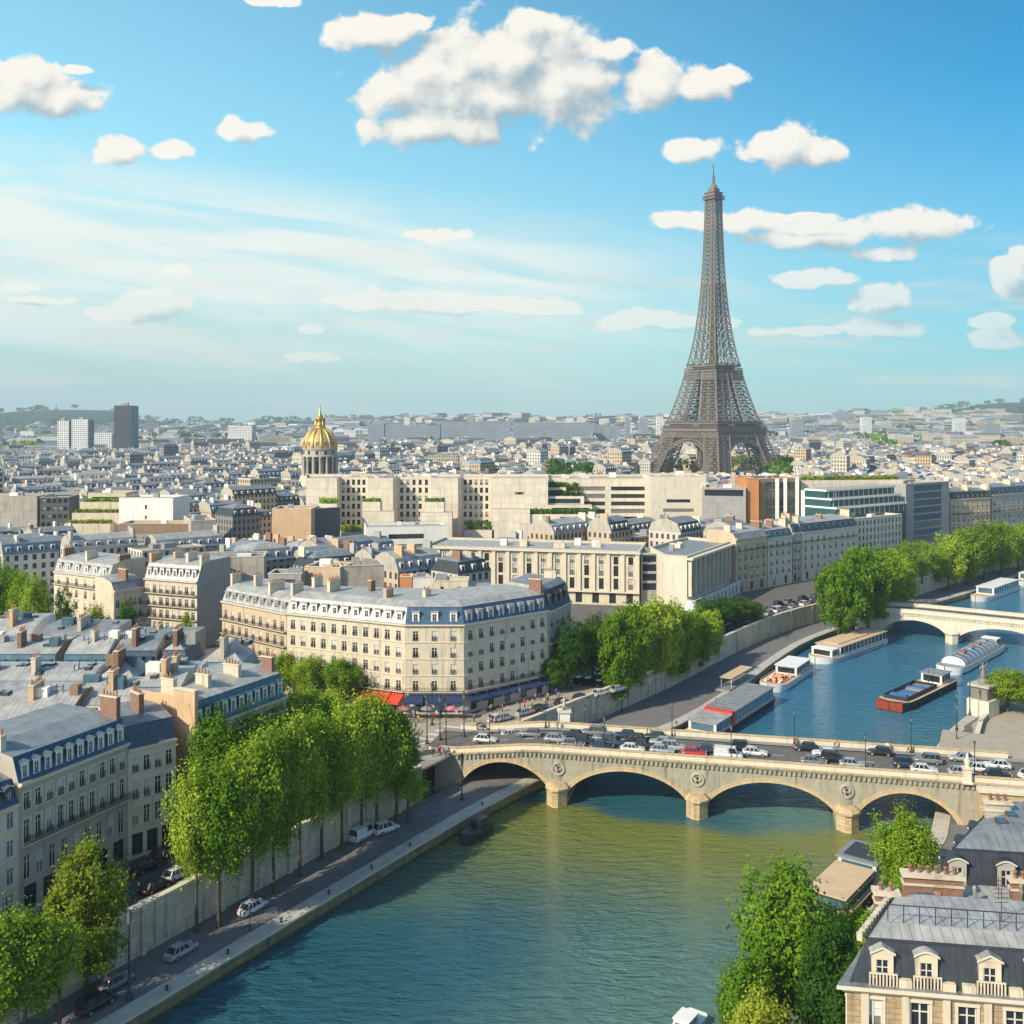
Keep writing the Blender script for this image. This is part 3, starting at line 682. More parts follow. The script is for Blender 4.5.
def dormer_mesh(w, h, dep, roofm, wallm, style):
    k = (w, h, dep, roofm, wallm, style)
    if k in DORC: return DORC[k]
    mb = MB()
    # cheeks and front with an opening
    ww, wh, zb = w * .58, h * .70, h * .10
    for x0, x1, z0, z1 in ((-w / 2, -ww / 2, 0, h), (ww / 2, w / 2, 0, h), (-ww / 2, ww / 2, 0, zb), (-ww / 2, ww / 2, zb + wh, h)):
        mb.face(((x0, 0, z0), (x1, 0, z0), (x1, 0, z1), (x0, 0, z1)), wallm)
    for a, b in (((-ww / 2, zb), (-ww / 2, zb + wh)), ((ww / 2, zb + wh), (ww / 2, zb)), ((-ww / 2, zb + wh), (ww / 2, zb + wh)), ((ww / 2, zb), (-ww / 2, zb))):
        mb.face(((a[0], 0, a[1]), (b[0], 0, b[1]), (b[0], .15, b[1]), (a[0], .15, a[1])), wallm)
    mb.face(((-ww / 2, .12, zb), (ww / 2, .12, zb), (ww / 2, .12, zb + wh), (-ww / 2, .12, zb + wh)), 'glass')
    mb.box((0, .09, zb), (.08, .05, wh), 'frame_white'); mb.box((0, .09, zb + wh * .6), (ww, .05, .06), 'frame_white')
    for x in (-ww / 2 + .04, ww / 2 - .04): mb.box((x, .09, zb), (.07, .05, wh), 'frame_white')
    mb.face(((-w / 2, dep, 0), (-w / 2, 0, 0), (-w / 2, 0, h), (-w / 2, dep, h)), roofm); mb.face(((w / 2, 0, 0), (w / 2, dep, 0), (w / 2, dep, h), (w / 2, 0, h)), roofm)
    e = .14
    if style == 'flat':
        mb.box((0, dep / 2 - e / 2, h), (w + 2 * e, dep + e, .14), roofm)
    else:
        n = 8 if style == 'round' else 2; pk = w * (.24 if style == 'round' else .30)
        pts = [(-(w / 2 + e) + (w + 2 * e) * i / n, h + pk * (math.sin(math.pi * i / n) if style == 'round' else 1 - abs(2 * i / n - 1))) for i in range(n + 1)]
        for (x0, z0), (x1, z1) in zip(pts, pts[1:]):
            mb.face(((x0, -e, z0 + .13), (x1, -e, z1 + .13), (x1, dep, z1 + .13), (x0, dep, z0 + .13)), roofm)
            mb.face(((x0, -e, z0 - .03), (x1, -e, z1 - .03), (x1, -e, z1 + .13), (x0, -e, z0 + .13)), 'trim_stone')
            mb.face(((x0, 0, h - .02), (x1, 0, h - .02), (x1, 0, z1), (x0, 0, z0)), wallm)
            mb.face(((x0, -e, z0 - .03), (x0, 0, z0 - .03), (x1, 0, z1 - .03), (x1, -e, z1 - .03)), 'trim_stone')
    o = mb.build('dormer'); me = o.data; bpy.data.objects.remove(o); DORC[k] = me; return me
def chimney(mb, c, size, z0, z1, ang, m='brick', pots=True, rng=RN):
    mb.box((c[0], c[1], z0), (size[0], size[1], z1 - z0), m, ang, False); mb.box((c[0], c[1], z1), (size[0] + .2, size[1] + .2, .16), 'trim_stone', ang)
    if pots:
        n = max(2, int(size[0] / .55))
        for i in range(n):
            t = (i + .5) / n * size[0] - size[0] / 2; h = rng.choice((.45, .6, .8))
            mb.lathe((c[0] + math.cos(ang) * t, c[1] + math.sin(ang) * t, z1 + .16), [(.15, 0), (.12, h)], 'terracotta', 6)
FOOT = []                                     # footprints already built
def rows_for(ht, n, w=1.1, gf=4.2, fl=3.3, wh=2.05, gst='dark', st='guard', gn=None):
    R = [dict(z=.5, h=gf - 1.3, n=gn or max(2, int(n * .7)), w=w * 1.5, st=gst)]; z = gf
    while z + wh + .5 < ht: R.append(dict(z=z + .35, h=wh, n=n, w=w, st=st)); z += fl
    return R
def haus(label, P, ze, n, m='cream_stone', roof=('slate_blue', 'zinc'), hs=3.0, i1=1.3, hu=1.0, i2=3.5, dorm='arch', dz=None, blank_m=None, balc=(1, 4), chim=3, z0=ZS, near=False, rows=None, dm=None,
         name='apartment_building', group=None, w=1.1, hip=(), seed=None, wst='guard', fl=3.3, gf=4.2, band=True, gm=None, blank_fill=True, dorm_every=1):
    """n: {edge: window columns}; every other edge is a blank party wall"""
    rng = random.Random(seed if seed is not None else len(FOOT) * 7 + 3)
    P = [Vector(p[:2]) for p in P]; c = sum(P, Vector((0, 0))) / len(P)
    root = thing(name, label, 'building', (c.x, c.y, z0), group=group); FOOT.append(P)
    N_ = len(P); blank_m = blank_m or m; mb = MB(); wins = []; rr = {}
    ht = ze - z0
    for i in range(N_):
        a, b = P[i], P[(i + 1) % N_]
        if i in n:
            R = rows or rows_for(ht, n[i], w, gf, fl, st=wst)
            R = [dict(r, n=(n[i] if 'n' not in r or r.get('auto') else r['n'])) for r in R] if rows else R
            rr[i] = R; wins += facade(mb, a, b, z0, ze, R, m)
        else: mb.face((Vector((*a, z0)), Vector((*b, z0)), Vector((*b, ze)), Vector((*a, ze))), blank_m)
    mb.build('wall', root)
    put_windows(root, wins, .22, rng, near)
    # cornice and string courses
    def offs(v, hv=0.0): return [v if (i in n or i in hip) else hv for i in range(N_)]
    def course(mb, zb, h, pr):
        A = offset_poly(P, offs(-.005, .004)); B = offset_poly(P, offs(-pr, .002))
        mb.ring(at(A, zb), at(B, zb), 'trim_stone'); mb.ring(at(B, zb), at(B, zb + h), 'trim_stone'); mb.ring(at(B, zb + h), at(A, zb + h), 'trim_stone')
    mb = MB(); course(mb, ze - .25, .25, .22); course(mb, ze, .3, .5)
    if band:
        for k in range(1, 7):
            z = z0 + gf + (k - 1) * fl
            if z < ze - 1.5 and (not rows): course(mb, z - .05, .18, .12)
    mb.build('cornice', root)
    # balconies
    for i in n:
        a, b = P[i], P[(i + 1) % N_]; d = (b - a).normalized(); L = (b - a).length; an = math.atan2(d.y, d.x); nn = Vector((d.y, -d.x))
        for k in balc:
            z = (z0 + rr[i][k]['z'] - .2) if (rows and k < len(rr[i])) else z0 + gf + (k - 1) * fl + .14
            if z > ze - 1.2: continue
            mb = MB(); q = a + d * L / 2 + nn * .42
            mb.box((q.x, q.y, z), (L - .3, .8, .16), 'trim_stone', an)
            q = a + d * L / 2 + nn * .76; mb.box((q.x, q.y, z + .95), (L - .3, .06, .06), 'iron', an); mb.box((q.x, q.y, z + .2), (L - .3, .05, .05), 'iron', an)
            nb = int(L / (.22 if near else .4))
            for t in range(nb + 1):
                q2 = a + d * (.16 + (L - .32) * t / nb) + nn * .76; mb.box((q2.x, q2.y, z + .16), (.05 if near else .09, .04, .8), 'iron', an, False)
            mb.build('balcony', root)
    # mansard roof
    mb = MB(); zr = ze + .3
    P0 = offset_poly(P, offs(.12)); P1 = offset_poly(P, offs(i1)); P2 = offset_poly(P, offs(i1 + i2)); A = offset_poly(P, offs(-.5, .002))
    mb.ring(at(A, zr + .006), at(P0, zr + .006), 'zinc')
    for i in range(N_):
        j = (i + 1) % N_; vis = (i in n or i in hip)
        for Q, S, za, zb, mm in ((P0, P1, zr, zr + hs, roof[0]), (P1, P2, zr + hs, zr + hs + hu, roof[1])):
            mb.face((Vector((*Q[i], za)), Vector((*Q[j], za)), Vector((*S[j], zb)), Vector((*S[i], zb))), mm if vis else blank_m)
        if not vis: mb.face((Vector((*P0[i], ze)), Vector((*P0[j], ze)), Vector((*P0[j], zr)), Vector((*P0[i], zr))), blank_m)
    mb.face(at(P2, zr + hs + hu), roof[1])
    for i in n:                               # ridge roll where the slopes meet
        j = (i + 1) % N_; mb.bar(Vector((*P1[i], zr + hs)), Vector((*P1[j], zr + hs)), .16, roof[0])
    rf = mb.build('roof', root)
    o0 = parent_loc(root)
    if dorm:
        ndm = 0
        for i in n:
            a, b = P[i], P[(i + 1) % N_]; d = (b - a).normalized(); L = (b - a).length; an = math.atan2(d.y, d.x); nn = Vector((-d.y, d.x))
            dh = dz or hs * .66; dw = min(1.5, L / n[i] * .62); mshape = dormer_mesh(round(dw, 2), round(dh, 2), round(i1 * 1.0, 2), roof[0], dm or roof[0], dorm)
            for k in range(0, n[i], dorm_every):
                if ndm >= 60: break
                q = a + d * (.25 + (k + .5) * (L - .5) / n[i]) + nn * (i1 * .22)
                inst('dormer', mshape, root, Vector((q.x, q.y, zr + hs * .08)) - o0, an); ndm += 1
    # chimney stacks on the party walls and across the roof
    ztop = zr + hs + hu; bl = [i for i in range(N_) if i not in n and i not in hip]
    fi = next(iter(n)); d = (P[(fi + 1) % N_] - P[fi]).normalized(); nn = Vector((-d.y, d.x)); L = (P[(fi + 1) % N_] - P[fi]).length; an = math.atan2(nn.y, nn.x)
    dep = max((p - P[fi]).dot(nn) for p in P)
    for k in range(chim):
        t = (.45 if k == 0 else L - .45 if k == chim - 1 else L * k / (chim - 1)) if chim > 1 else L * .5
        q = P[fi] + d * t + nn * (i1 + dep * rng.uniform(.12, .4)); ln = min(rng.uniform(1.8, 4.2), dep * .4)
        if not inside(q + nn * ln * .5, P) and dep > 4: q = q - nn * ln * .3
        mb = MB(); chimney(mb, q, (ln, .75), zr + hs * .5, ztop + rng.uniform(1.2, 2.4), an, rng.choice(('brick', 'cream_stone', 'pale_stone', 'ochre_wall')), True, rng); mb.build('chimney', root)
    return root
def modern(label, P, z1, faces, m='concrete', z0=ZS, roofm='gravel_roof', par=.8, kit=2, name='office_building', cat='building', blank_m=None, fins=None, group=None, seed=0, capm='trim_stone'):
    """flat-roofed block; faces: {edge: rows}"""
    rng = random.Random(seed + len(FOOT)); P = [Vector(p[:2]) for p in P]; c = sum(P, Vector((0, 0))) / len(P); N_ = len(P)
    root = thing(name, label, cat, (c.x, c.y, z0), group=group); FOOT.append(P); mb = MB(); wins = []
    for i in range(N_):
        a, b = P[i], P[(i + 1) % N_]
        if i in faces and faces[i]: wins += facade(mb, a, b, z0, z1, faces[i], m, .35)
        else: mb.face((Vector((*a, z0)), Vector((*b, z0)), Vector((*b, z1)), Vector((*a, z1))), blank_m or m)
    I = offset_poly(P, [.3] * N_)
    if par:
        mb.ring(at(I, z1 - par), at(I, z1), m)
    mb.build('wall', root)
    if par:
        mb = MB(); O = offset_poly(P, [-.1] * N_); I2 = offset_poly(P, [.4] * N_)
        mb.ring(at(O, z1), at(O, z1 + .16), capm); mb.ring(at(O, z1 + .16), at(I2, z1 + .16), capm); mb.ring(at(I2, z1 + .16), at(I2, z1), capm); mb.ring(at(I2, z1), at(O, z1), capm)
        mb.build('coping', root)
    mb = MB(); mb.face(at(I, z1 - par) if par else at(P, z1), roofm); mb.build('roof', root)
    put_windows(root, wins, .35, rng)
    for k in range(kit):
        for _ in range(8):
            q = P[0].lerp(P[1], rng.uniform(.15, .85)).lerp(P[-1].lerp(P[-2], rng.uniform(.15, .85)), rng.uniform(.25, .8))
            if inside(q, P): break
        mb = MB(); d = P[1] - P[0]; s = rng.uniform(1.5, 4); mb.box((q.x, q.y, z1 - par), (s, s * .7, rng.uniform(1, 2.4)), rng.choice(('roof_kit', m, 'white_wall')), math.atan2(d.y, d.x)); mb.build('roof_unit', root)
    return root
def GP(px, z, y): return V2((px - 512) / F * y, y)          # plan point at distance y under photograph column px
def EV(px, py, z): return G(px, py, z).xy
def grid(n, k, z, fl, w, h, st='dark'): return [dict(z=z + i * fl, h=h, n=n, w=w, st=st) for i in range(k)]
# ---------------------------------------------------------------- left bank, foreground houses
b0, b1_ = EV(19, 786, 23.2), EV(128, 744, 23.2); dB = (b1_ - b0).normalized(); nB = V2(-dB.y, dB.x)
a1 = b0 - dB * .05; a0 = a1 - dB * 17
haus('cream stone house at left edge with tall windows and pale end chimney wall', foot(a0, a1, 12), 21.0, {0: 9}, 'pale_stone', hs=2.6, chim=4, balc=(), near=True, w=1.0, fl=3.4, gf=4.2, wst='plain blue')
rB = [dict(z=.5, h=3.0, n=6, w=1.9, st='dark'), dict(z=4.3, h=3.0, n=9, w=1.0, st='plain'), dict(z=8.9, h=2.9, n=10, w=.92, st='guard sur'), dict(z=13.0, h=2.1, n=10, w=.92, st='guard sur')]
rb = haus('weathered grey stone house with blue slate mansard and long iron balcony, foreground left', foot(b0, b1_, 13), 23.2, {0: 10}, 'grey_stone', rows=rB, roof=('slate_vivid', 'zinc'), hs=3.0, i1=1.1, hu=.9, i2=5, dorm='arch', dm='white_wall', balc=(2,), chim=2, near=True, dz=2.0)
c0, c1 = b1_ + dB * .03, EV(176, 740, 22.2)
rC = [dict(z=.5, h=3.0, n=3, w=1.6, st='dark'), dict(z=4.6, h=2.6, n=4, w=.95, st='plain sur'), dict(z=8.3, h=2.5, n=4, w=.95, st='guard sur'), dict(z=12.0, h=2.1, n=4, w=.95, st='guard sur')]
haus('narrow grey house with four window bays and short blue mansard, left foreground', foot(c0, c1, 10), 22.2, {0: 4}, 'pale_stone', rows=rC, roof=('slate_blue', 'zinc'), hs=2.8, i1=1.0, dorm=None, balc=(), chim=1, near=True)
d0, d1 = EV(195, 731, 23.0), EV(286, 697, 23.0)
rd = haus('long stone house whose blue mansard curves away behind the quay trees', foot(d0, d1, 12), 23.0, {0: 11}, 'cream_stone', roof=('zinc_blue', 'zinc_pale'), hs=3.4, i1=1.2, hu=1.0, i2=4, dorm='flat', dm='white_wall', balc=(4,), chim=4, blank_m='ochre_wall', near=True)
mb = MB(); q = d0 + (V2(-(d1 - d0).y, (d1 - d0).x).normalized()) * 2.2 + (d1 - d0).normalized() * .4
mb.box((q.x, q.y, 23), (4.2, .7, 5.6), 'ochre_wall', math.atan2((d1 - d0).x, -(d1 - d0).y) + 0); mb.box((q.x, q.y, 28.6), (4.4, .9, .2), 'trim_stone', math.atan2((d1 - d0).x, -(d1 - d0).y)); mb.build('end_wall', rd)
# roofs behind the foreground row
def rowroof(label, px0, px1, y, ze, m, roof, hs=2.4, dep=11, n=4, i1=1.0, hu=1.4, i2=4, dorm=None, chim=1, skew=0.0, hip=(), z0=ZS, bm=None):
    p0, p1 = GP(px0, 0, y), GP(px1, 0, y + skew)
    r = haus(label, foot(p0, p1, dep), ze, {0: n}, m, roof=roof, hs=hs, i1=i1, hu=hu, i2=i2, dorm=dorm, chim=chim, hip=hip, balc=(), z0=z0, blank_m=bm, wst='plain', band=False)
    d = (p1 - p0).normalized(); nn = V2(-d.y, d.x); L = (p1 - p0).length; an = math.atan2(d.y, d.x); rng = random.Random(int(px0 * 3 + y)); zt = ze + .3 + hs
    for k in range(max(4, int(L / 1.6))):
        u, v = rng.uniform(.06, .94) * L, i1 + rng.uniform(.3, .9) * (dep - i1) * .8; z = zt + hu * min(1, max(0, (v - i1) / i2)); q = p0 + d * u + nn * v; t = rng.random(); mb = MB()
        if t < .4: mb.box((q.x, q.y, z - .5), (1.0, 1.5, .75), 'frame_dark', an); mb.box((q.x, q.y, z + .25), (.85, 1.3, .05), 'glass_blue', an); mb.build('skylight', r)
        elif t < .75: mb.lathe((q.x, q.y, z - .5), [(.12, 0), (.12, 1.4), (.22, 1.42), (.2, 1.6), (.02, 1.75)], 'roof_kit', 8); mb.build('vent_pipe', r)
        else: mb.box((q.x, q.y, z - .8), (rng.uniform(1.2, 2.6), rng.uniform(1, 2), rng.uniform(1.5, 2.4)), rng.choice(('grey_wall', 'white_wall', 'brown_wall', 'zinc_blue')), an); mb.build('roof_hatch', r)
    return r
rowroof('brown brick house with pale zinc roof behind the left foreground mansard', -30, 66, 147, 24.6, 'brown_wall', ('zinc_pale', 'zinc_pale'), hs=1.2, i1=2.5, dep=9, n=7)
rowroof('cream walled house with a flat pale zinc roof above the grey stone house', 72, 133, 152, 25.4, 'white_wall', ('zinc_pale', 'zinc_pale'), hs=.8, i1=2, dep=8, n=3)
rowroof('cream house with a dark square window bay beside the ochre end wall', 136, 178, 153, 26.0, 'cream_stone', ('zinc_blue', 'zinc_pale'), hs=1.5, dep=9, n=3)
rowroof('low house with broad ribbed zinc roof at left edge of the rooftops', -40, 84, 166, 23.0, 'white_wall', ('zinc', 'zinc_pale'), hs=1.8, i1=2.2, dep=10, n=8)
rowroof('round shouldered grey house with hipped zinc roof among left rooftops', 88, 138, 168, 23.0, 'grey_wall', ('slate_blue', 'zinc_pale'), hs=2.0, dep=9, n=4, hip=(1, 3), hu=2.0, i2=2.5)
rowroof('pale gabled house with zinc roof right of the round shouldered one', 146, 192, 170, 22.6, 'pale_stone', ('zinc', 'zinc_pale'), hs=1.6, dep=9, n=4, i1=1.8)
rowroof('narrow house with teal slate mansard at left edge of the farther roof row', -30, 53, 190, 20.2, 'dark_wall', ('zinc_blue', 'zinc_pale'), hs=3.8, dep=11, n=7, dorm='flat')
rowroof('house with teal slate mansard and tan zinc top, second in the farther roof row', 62, 105, 189, 20.4, 'cream_stone', ('zinc_blue', 'zinc_pale'), hs=3.8, dep=11, n=5, dorm='flat', hu=2)
rowroof('house with bright blue mansard in the middle of the farther roof row', 106, 154, 191, 20.4, 'cream_stone', ('slate_blue', 'zinc'), hs=4.0, dep=11, n=5, dorm='flat', hu=2)
rowroof('house with dark blue hipped slate roof next to the pavilion roof', 156, 188, 192, 21.5, 'grey_wall', ('slate_blue', 'zinc_pale'), hs=2.8, dep=10, n=4, hip=(1, 3), i2=2, hu=1.5)
rowroof('corner pavilion with pale hipped zinc roof, last in the farther roof row', 193, 246, 187, 21.6, 'grey_wall', ('zinc_blue', 'zinc_pale'), hs=1.6, dep=10, n=5, hip=(1, 3), i2=3.5, hu=2.6)
rowroof('low white house with flat zinc roof left of the street trees', -20, 30, 215, 22.5, 'white_wall', ('zinc_pale', 'zinc_pale'), hs=1.0, i1=2, dep=12, n=4)
rowroof('pale house with blue zinc strip roof below the lit terrace house', 36, 112, 213, 20.5, 'pale_stone', ('zinc_blue', 'zinc'), hs=2.2, dep=11, n=7)
rowroof('low grey house with dark roof under the small street trees', 120, 190, 216, 18.5, 'grey_wall', ('zinc', 'zinc'), hs=2.0, dep=11, n=6)
# ---------------------------------------------------------------- the big corner block on the square
g0, g1_, g2_, g3_ = EV(287, 614, 25.3), EV(405, 625.7, 25.3), EV(464, 625.7, 25.3), EV(548, 611.5, 25.3)
gi = V2(-8, 243); 
gp = [g0, g1_, g2_, g3_, g3_ + V2(-9, 10), V2(-16, 231), g0 + V2(5.5, 10.5)]
rg = haus('large cream corner building with grey and blue mansard above the red awning', gp, 25.3, {0: 11, 1: 3, 2: 8}, 'cream_stone', roof=('zinc_pale', 'zinc_pale'), hs=3.3, i1=1.4, hu=1.0, i2=2.4, dorm='flat', dm='white_wall', balc=(1,), chim=5, w=1.15, wst='guard', fl=3.45, gf=4.4)
for rf in [o for o in rg.children if o.name.startswith('roof')]:       # facet and right wing carry blue slate
    me = rf.data; me.materials.append(M['slate_vivid']); k = len(me.materials) - 1
    for p in me.polygons:
        if me.materials[p.material_index] == M['zinc_pale'] and abs(p.normal.z) < .75 and (p.normal.x > 0.2 or (abs(p.normal.x) < .2 and p.normal.y < -.5)): p.material_index = k
f0, f1 = EV(222, 600, 25.6), g0 - (g1_ - g0).normalized() * .1
haus('cream stone block with stacked balconies left of the large corner building', [f0, f1, f1 + V2(6, 10), f0 + V2(8, 9)], 25.2, {0: 9}, 'warm_stone', roof=('zinc_pale', 'zinc_pale'), hs=2.8, dorm='flat', balc=(2, 3, 4), chim=4, i2=2.0)
h0 = g3_ + (g3_ - g2_).normalized() * .1; h1 = EV(571, 604, 24.5)
haus('slim grey house with steep slate roof at the end of the corner building', [h0, h1, h1 + V2(-10, 9), h0 + V2(-9, 9.5)], 25.0, {0: 4}, 'grey_stone', roof=('slate_dark', 'zinc'), hs=4.2, i1=1.6, i2=1.5, dorm='arch', balc=(3,), chim=2)
# lit terrace houses on the left
j0, j1 = EV(54, 572, 24.5), EV(109, 579, 24.5)
haus('sunlit cream house with zinc mansard behind the leftmost street trees', foot(j0, j1, 12), 24.5, {0: 6}, 'cream_stone', roof=('zinc_pale', 'zinc_pale'), hs=3.4, dorm='flat', dm='white_wall', balc=(1, 4), chim=3)
j2, j3 = EV(114, 592, 22.5), EV(144, 585, 23.2)
haus('lower wing of a sunlit house stepping down toward the street tree', foot(j2, j3, 9), 22.5, {0: 5}, 'cream_stone', roof=('zinc', 'zinc_pale'), hs=2.0, dorm=None, balc=(2,), chim=1)
j4, j5 = j3 + V2(.1, 0), EV(197, 583, 24.8)
haus('tall sunlit cream house with three balconies and blank grey side wall', foot(j4, j5, 14), 24.8, {0: 8}, 'cream_stone', roof=('zinc_pale', 'zinc_pale'), hs=4.0, i1=1.8, dorm='flat', dm='white_wall', balc=(2, 3, 4), chim=4, blank_m='grey_wall')
k0, k1 = GP(198, 0, 289), GP(264, 0, 292)
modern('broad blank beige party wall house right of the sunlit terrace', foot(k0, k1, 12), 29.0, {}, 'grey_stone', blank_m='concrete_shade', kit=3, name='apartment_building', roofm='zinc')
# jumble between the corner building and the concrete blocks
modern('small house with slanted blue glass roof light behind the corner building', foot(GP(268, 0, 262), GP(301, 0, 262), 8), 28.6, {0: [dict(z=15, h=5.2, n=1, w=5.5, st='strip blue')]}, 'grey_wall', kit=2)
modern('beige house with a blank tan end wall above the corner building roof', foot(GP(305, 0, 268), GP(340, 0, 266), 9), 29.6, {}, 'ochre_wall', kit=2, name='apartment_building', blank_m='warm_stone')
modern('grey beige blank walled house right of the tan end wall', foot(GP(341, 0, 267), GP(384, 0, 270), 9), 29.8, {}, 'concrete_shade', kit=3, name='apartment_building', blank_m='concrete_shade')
modern('thin rust coloured chimney house left of the beige tower walls', foot(GP(400, 0, 262), GP(412, 0, 262), 5), 27.8, {}, 'orange_wall', kit=1, name='apartment_building')
modern('white patched house with peeling wall beside the rust coloured one', foot(GP(413, 0, 262), GP(431, 0, 263), 6), 27.6, {0: grid(2, 1, 16, 3, .9, 1.6)}, 'white_wall', kit=1, name='apartment_building')
modern('beige double tower wall house in front of the colonnaded palace', foot(GP(433, 0, 258), GP(468, 0, 258), 7), 27.4, {0: [dict(z=12, h=7.0, n=2, w=.8, st='dark')]}, 'cream_stone', kit=2, name='apartment_building')
modern('white painted house with blue roof light behind the corner building wing', foot(GP(470, 0, 255), GP(500, 0, 255), 7), 25.8, {0: grid(3, 2, 11, 3.3, 1, 1.6)}, 'white_wall', kit=2, name='apartment_building')
modern('white stepped house near the slim slate roofed house', foot(GP(503, 0, 252), GP(541, 0, 256), 7), 26.3, {0: grid(4, 2, 11, 3.3, 1, 1.6)}, 'white_wall', kit=2, name='apartment_building')
# ---------------------------------------------------------------- palace, finned block and the quay row
y0, y1 = EV(424, 546, 24.8), EV(639, 552, 24.8)
rP = [dict(z=.6, h=3.4, n=13, w=2.2, st='dark'), dict(z=5.2, h=3.6, n=15, w=1.6, st='dark'), dict(z=9.6, h=3.4, n=15, w=1.6, st='dark'), dict(z=13.4, h=2.6, n=15, w=1.6, st='dark')]
pal = modern('long cream palace with pilasters and flat cornice behind the round trees', foot(y0, y1, 26), 24.8, {0: rP}, 'cream_stone', kit=8, name='palace', roofm='zinc_pale', par=.6)
dP = (y1 - y0); LP = dP.length; dP = dP.normalized(); nP = V2(dP.y, -dP.x); aP = math.atan2(dP.y, dP.x)
for k in range(16):
    q = y0 + dP * (.45 + (LP - .9) * k / 15) + nP * .28; mb = MB(); mb.box((q.x, q.y, ZS + 4.6), (1.15, .55, 12.0), 'trim_stone', aP); mb.box((q.x, q.y, ZS + 16.6), (1.5, .62, .5), 'trim_stone', aP); mb.build('pilaster', pal)
mb = MB(); q = y0 + dP * LP / 2 + nP * .5; mb.box((q.x, q.y, ZS + 17.12), (LP + 1, 1.1, .55), 'trim_stone', aP); mb.box((q.x, q.y, ZS + 4.2), (LP + .4, 1.0, .35), 'trim_stone', aP); mb.build('entablature', pal)
w0, w1 = GP(641, 0, 337), GP(664, 0, 337)
modern('dark glazed wing between the cream palace and the finned grey hall', foot(w0, w1, 14), 24.0, {0: [dict(z=5 + 3.1 * i, h=2.3, n=1, w=6.6, st='strip') for i in range(4)]}, 'grey_wall', kit=1)
n0, n1, n2 = GP(665, 0, 326), GP(687, 0, 323), EV(732, 541, 25)
fin = modern('grey hall with tall stone fins and a low podium beside the quay road', [n0, n1, n2, n2 + V2(-14, 12), n0 + V2(-2, 20)], 25.0, {}, 'pale_stone', kit=4, name='hall', roofm='zinc', blank_m='pale_stone')
dF = n2 - n1; LF = dF.length; dF = dF.normalized(); nF = V2(dF.y, -dF.x); aF = math.atan2(dF.y, dF.x)
mb = MB(); q = n1 + dF * LF / 2 + nF * .05; mb.box((q.x, q.y, ZS + 5.2), (LF - 1, .1, 11), 'glass', aF); mb.build('glazing', fin)
for k in range(11):
    q = n1 + dF * (1 + (LF - 2) * k / 10) + nF * .7; mb = MB(); mb.box((q.x, q.y, ZS + 5.2), (.8, 1.2, 11.6), 'pale_stone', aF); mb.build('fin', fin)
mb = MB(); q = n1 + dF * LF / 2 + nF * .9; mb.box((q.x, q.y, ZS + 16.8), (LF + .6, 2.4, .7), 'trim_stone', aF); mb.build('eave', fin)
pd = modern('low podium with a colonnade of white piers in front of the grey hall', foot(n1 + nF * 3.4 - dF * 2, n2 + nF * 3.4 + dF * 1, 3.2), 11.5, {0: [dict(z=.4, h=3.2, n=12, w=1.5, st='dark')]}, 'white_wall', kit=0, name='podium')
qy = [(736, 604, 'pink rendered house with flat cornice right of the grey finned hall', 'warm_stone', 26.0, ('zinc', 'zinc_pale'), 1.6, 5), (768, 597, 'pale stone house with low zinc mansard on the quay row', 'pale_stone', 24.6, ('zinc_blue', 'zinc_pale'), 2.6, 4),
      (793, 591, 'narrow blue slate house squeezed into the quay row', 'grey_stone', 25.4, ('slate_blue', 'zinc'), 3.0, 2), (802, 589, 'long pale house with blue mansard behind the weeping quay trees', 'pale_stone', 25.2, ('slate_blue', 'zinc_pale'), 3.0, 9)]
ends = [767, 792, 801, 857]
for (px, py, lb, mm, ze, rf, hs, nw), pe in zip(qy, ends):
    pa = EV(px, 420 + 61 * F / (357 + (px - 730) * .42), ZS); pb = GP(pe, 0, 357 + (pe - 730) * .42)
    haus(lb, foot(pa, pb, 13), ze, {0: nw}, mm, roof=rf, hs=hs, dorm='flat' if hs > 2 else None, balc=(4,), chim=3)
gl0, gl1 = GP(842, 0, 418), GP(902, 0, 446)
modern('pale office block with rows of narrow windows under the stepped glass terraces', foot(gl0, gl1, 14), 27.0, {0: grid(16, 5, 4.5, 3.1, 1.1, 2.0, 'dark')}, 'pale_stone', kit=1)
tx = foot(GP(836, 0, 432), GP(906, 0, 462), 16)
ter = thing('terraced_building', 'stepped building with three green planted glass terraces right of centre', 'building', (sum(tx, V2(0, 0)) / 4).to_3d() + Vector((0, 0, ZS))); FOOT.append(tx)
for k in range(3):
    ins = offset_poly(tx, [2.6 * k, .6 * k, 0, 0]); ins = [p + V2(0, .1) for p in ins]; zb = 27.2 + k * 3.6
    mb = MB(); mb.prism(ins, ZS if k == 0 else zb, zb + 3.5, 'glass_green', 'gravel_roof'); mb.build('glass_storey', ter)
    o_ = offset_poly(ins, [-.5, -.5, -.1, -.1]); i_ = offset_poly(ins, [.1, .1, .1, .1])
    for zz in (zb + 3.1,):
        mb = MB(); mb.prism(o_, zz, zz + .75, 'white_paint', 'gravel_roof', True); mb.build('terrace_slab', ter)
    d = (ins[1] - ins[0]); L = d.length; d = d.normalized(); nn = V2(d.y, -d.x)
    mb = MB()
    for t in range(14): q = ins[0] + d * L * (t + .5) / 14 + nn * .06; mb.box((q.x, q.y, zb), (.25, .12, 3.1), 'white_paint', math.atan2(d.y, d.x))
    mb.build('mullion', ter)
gb = foot(GP(906, 0, 470), GP(949, 0, 492), 18)
modern('boxy blue glass office building left of the far right mansards', gb, 38.5, {0: [dict(z=4 + 3.4 * i, h=2.7, n=1, w=24, st='strip blue') for i in range(8)]}, 'grey_wall', kit=2)
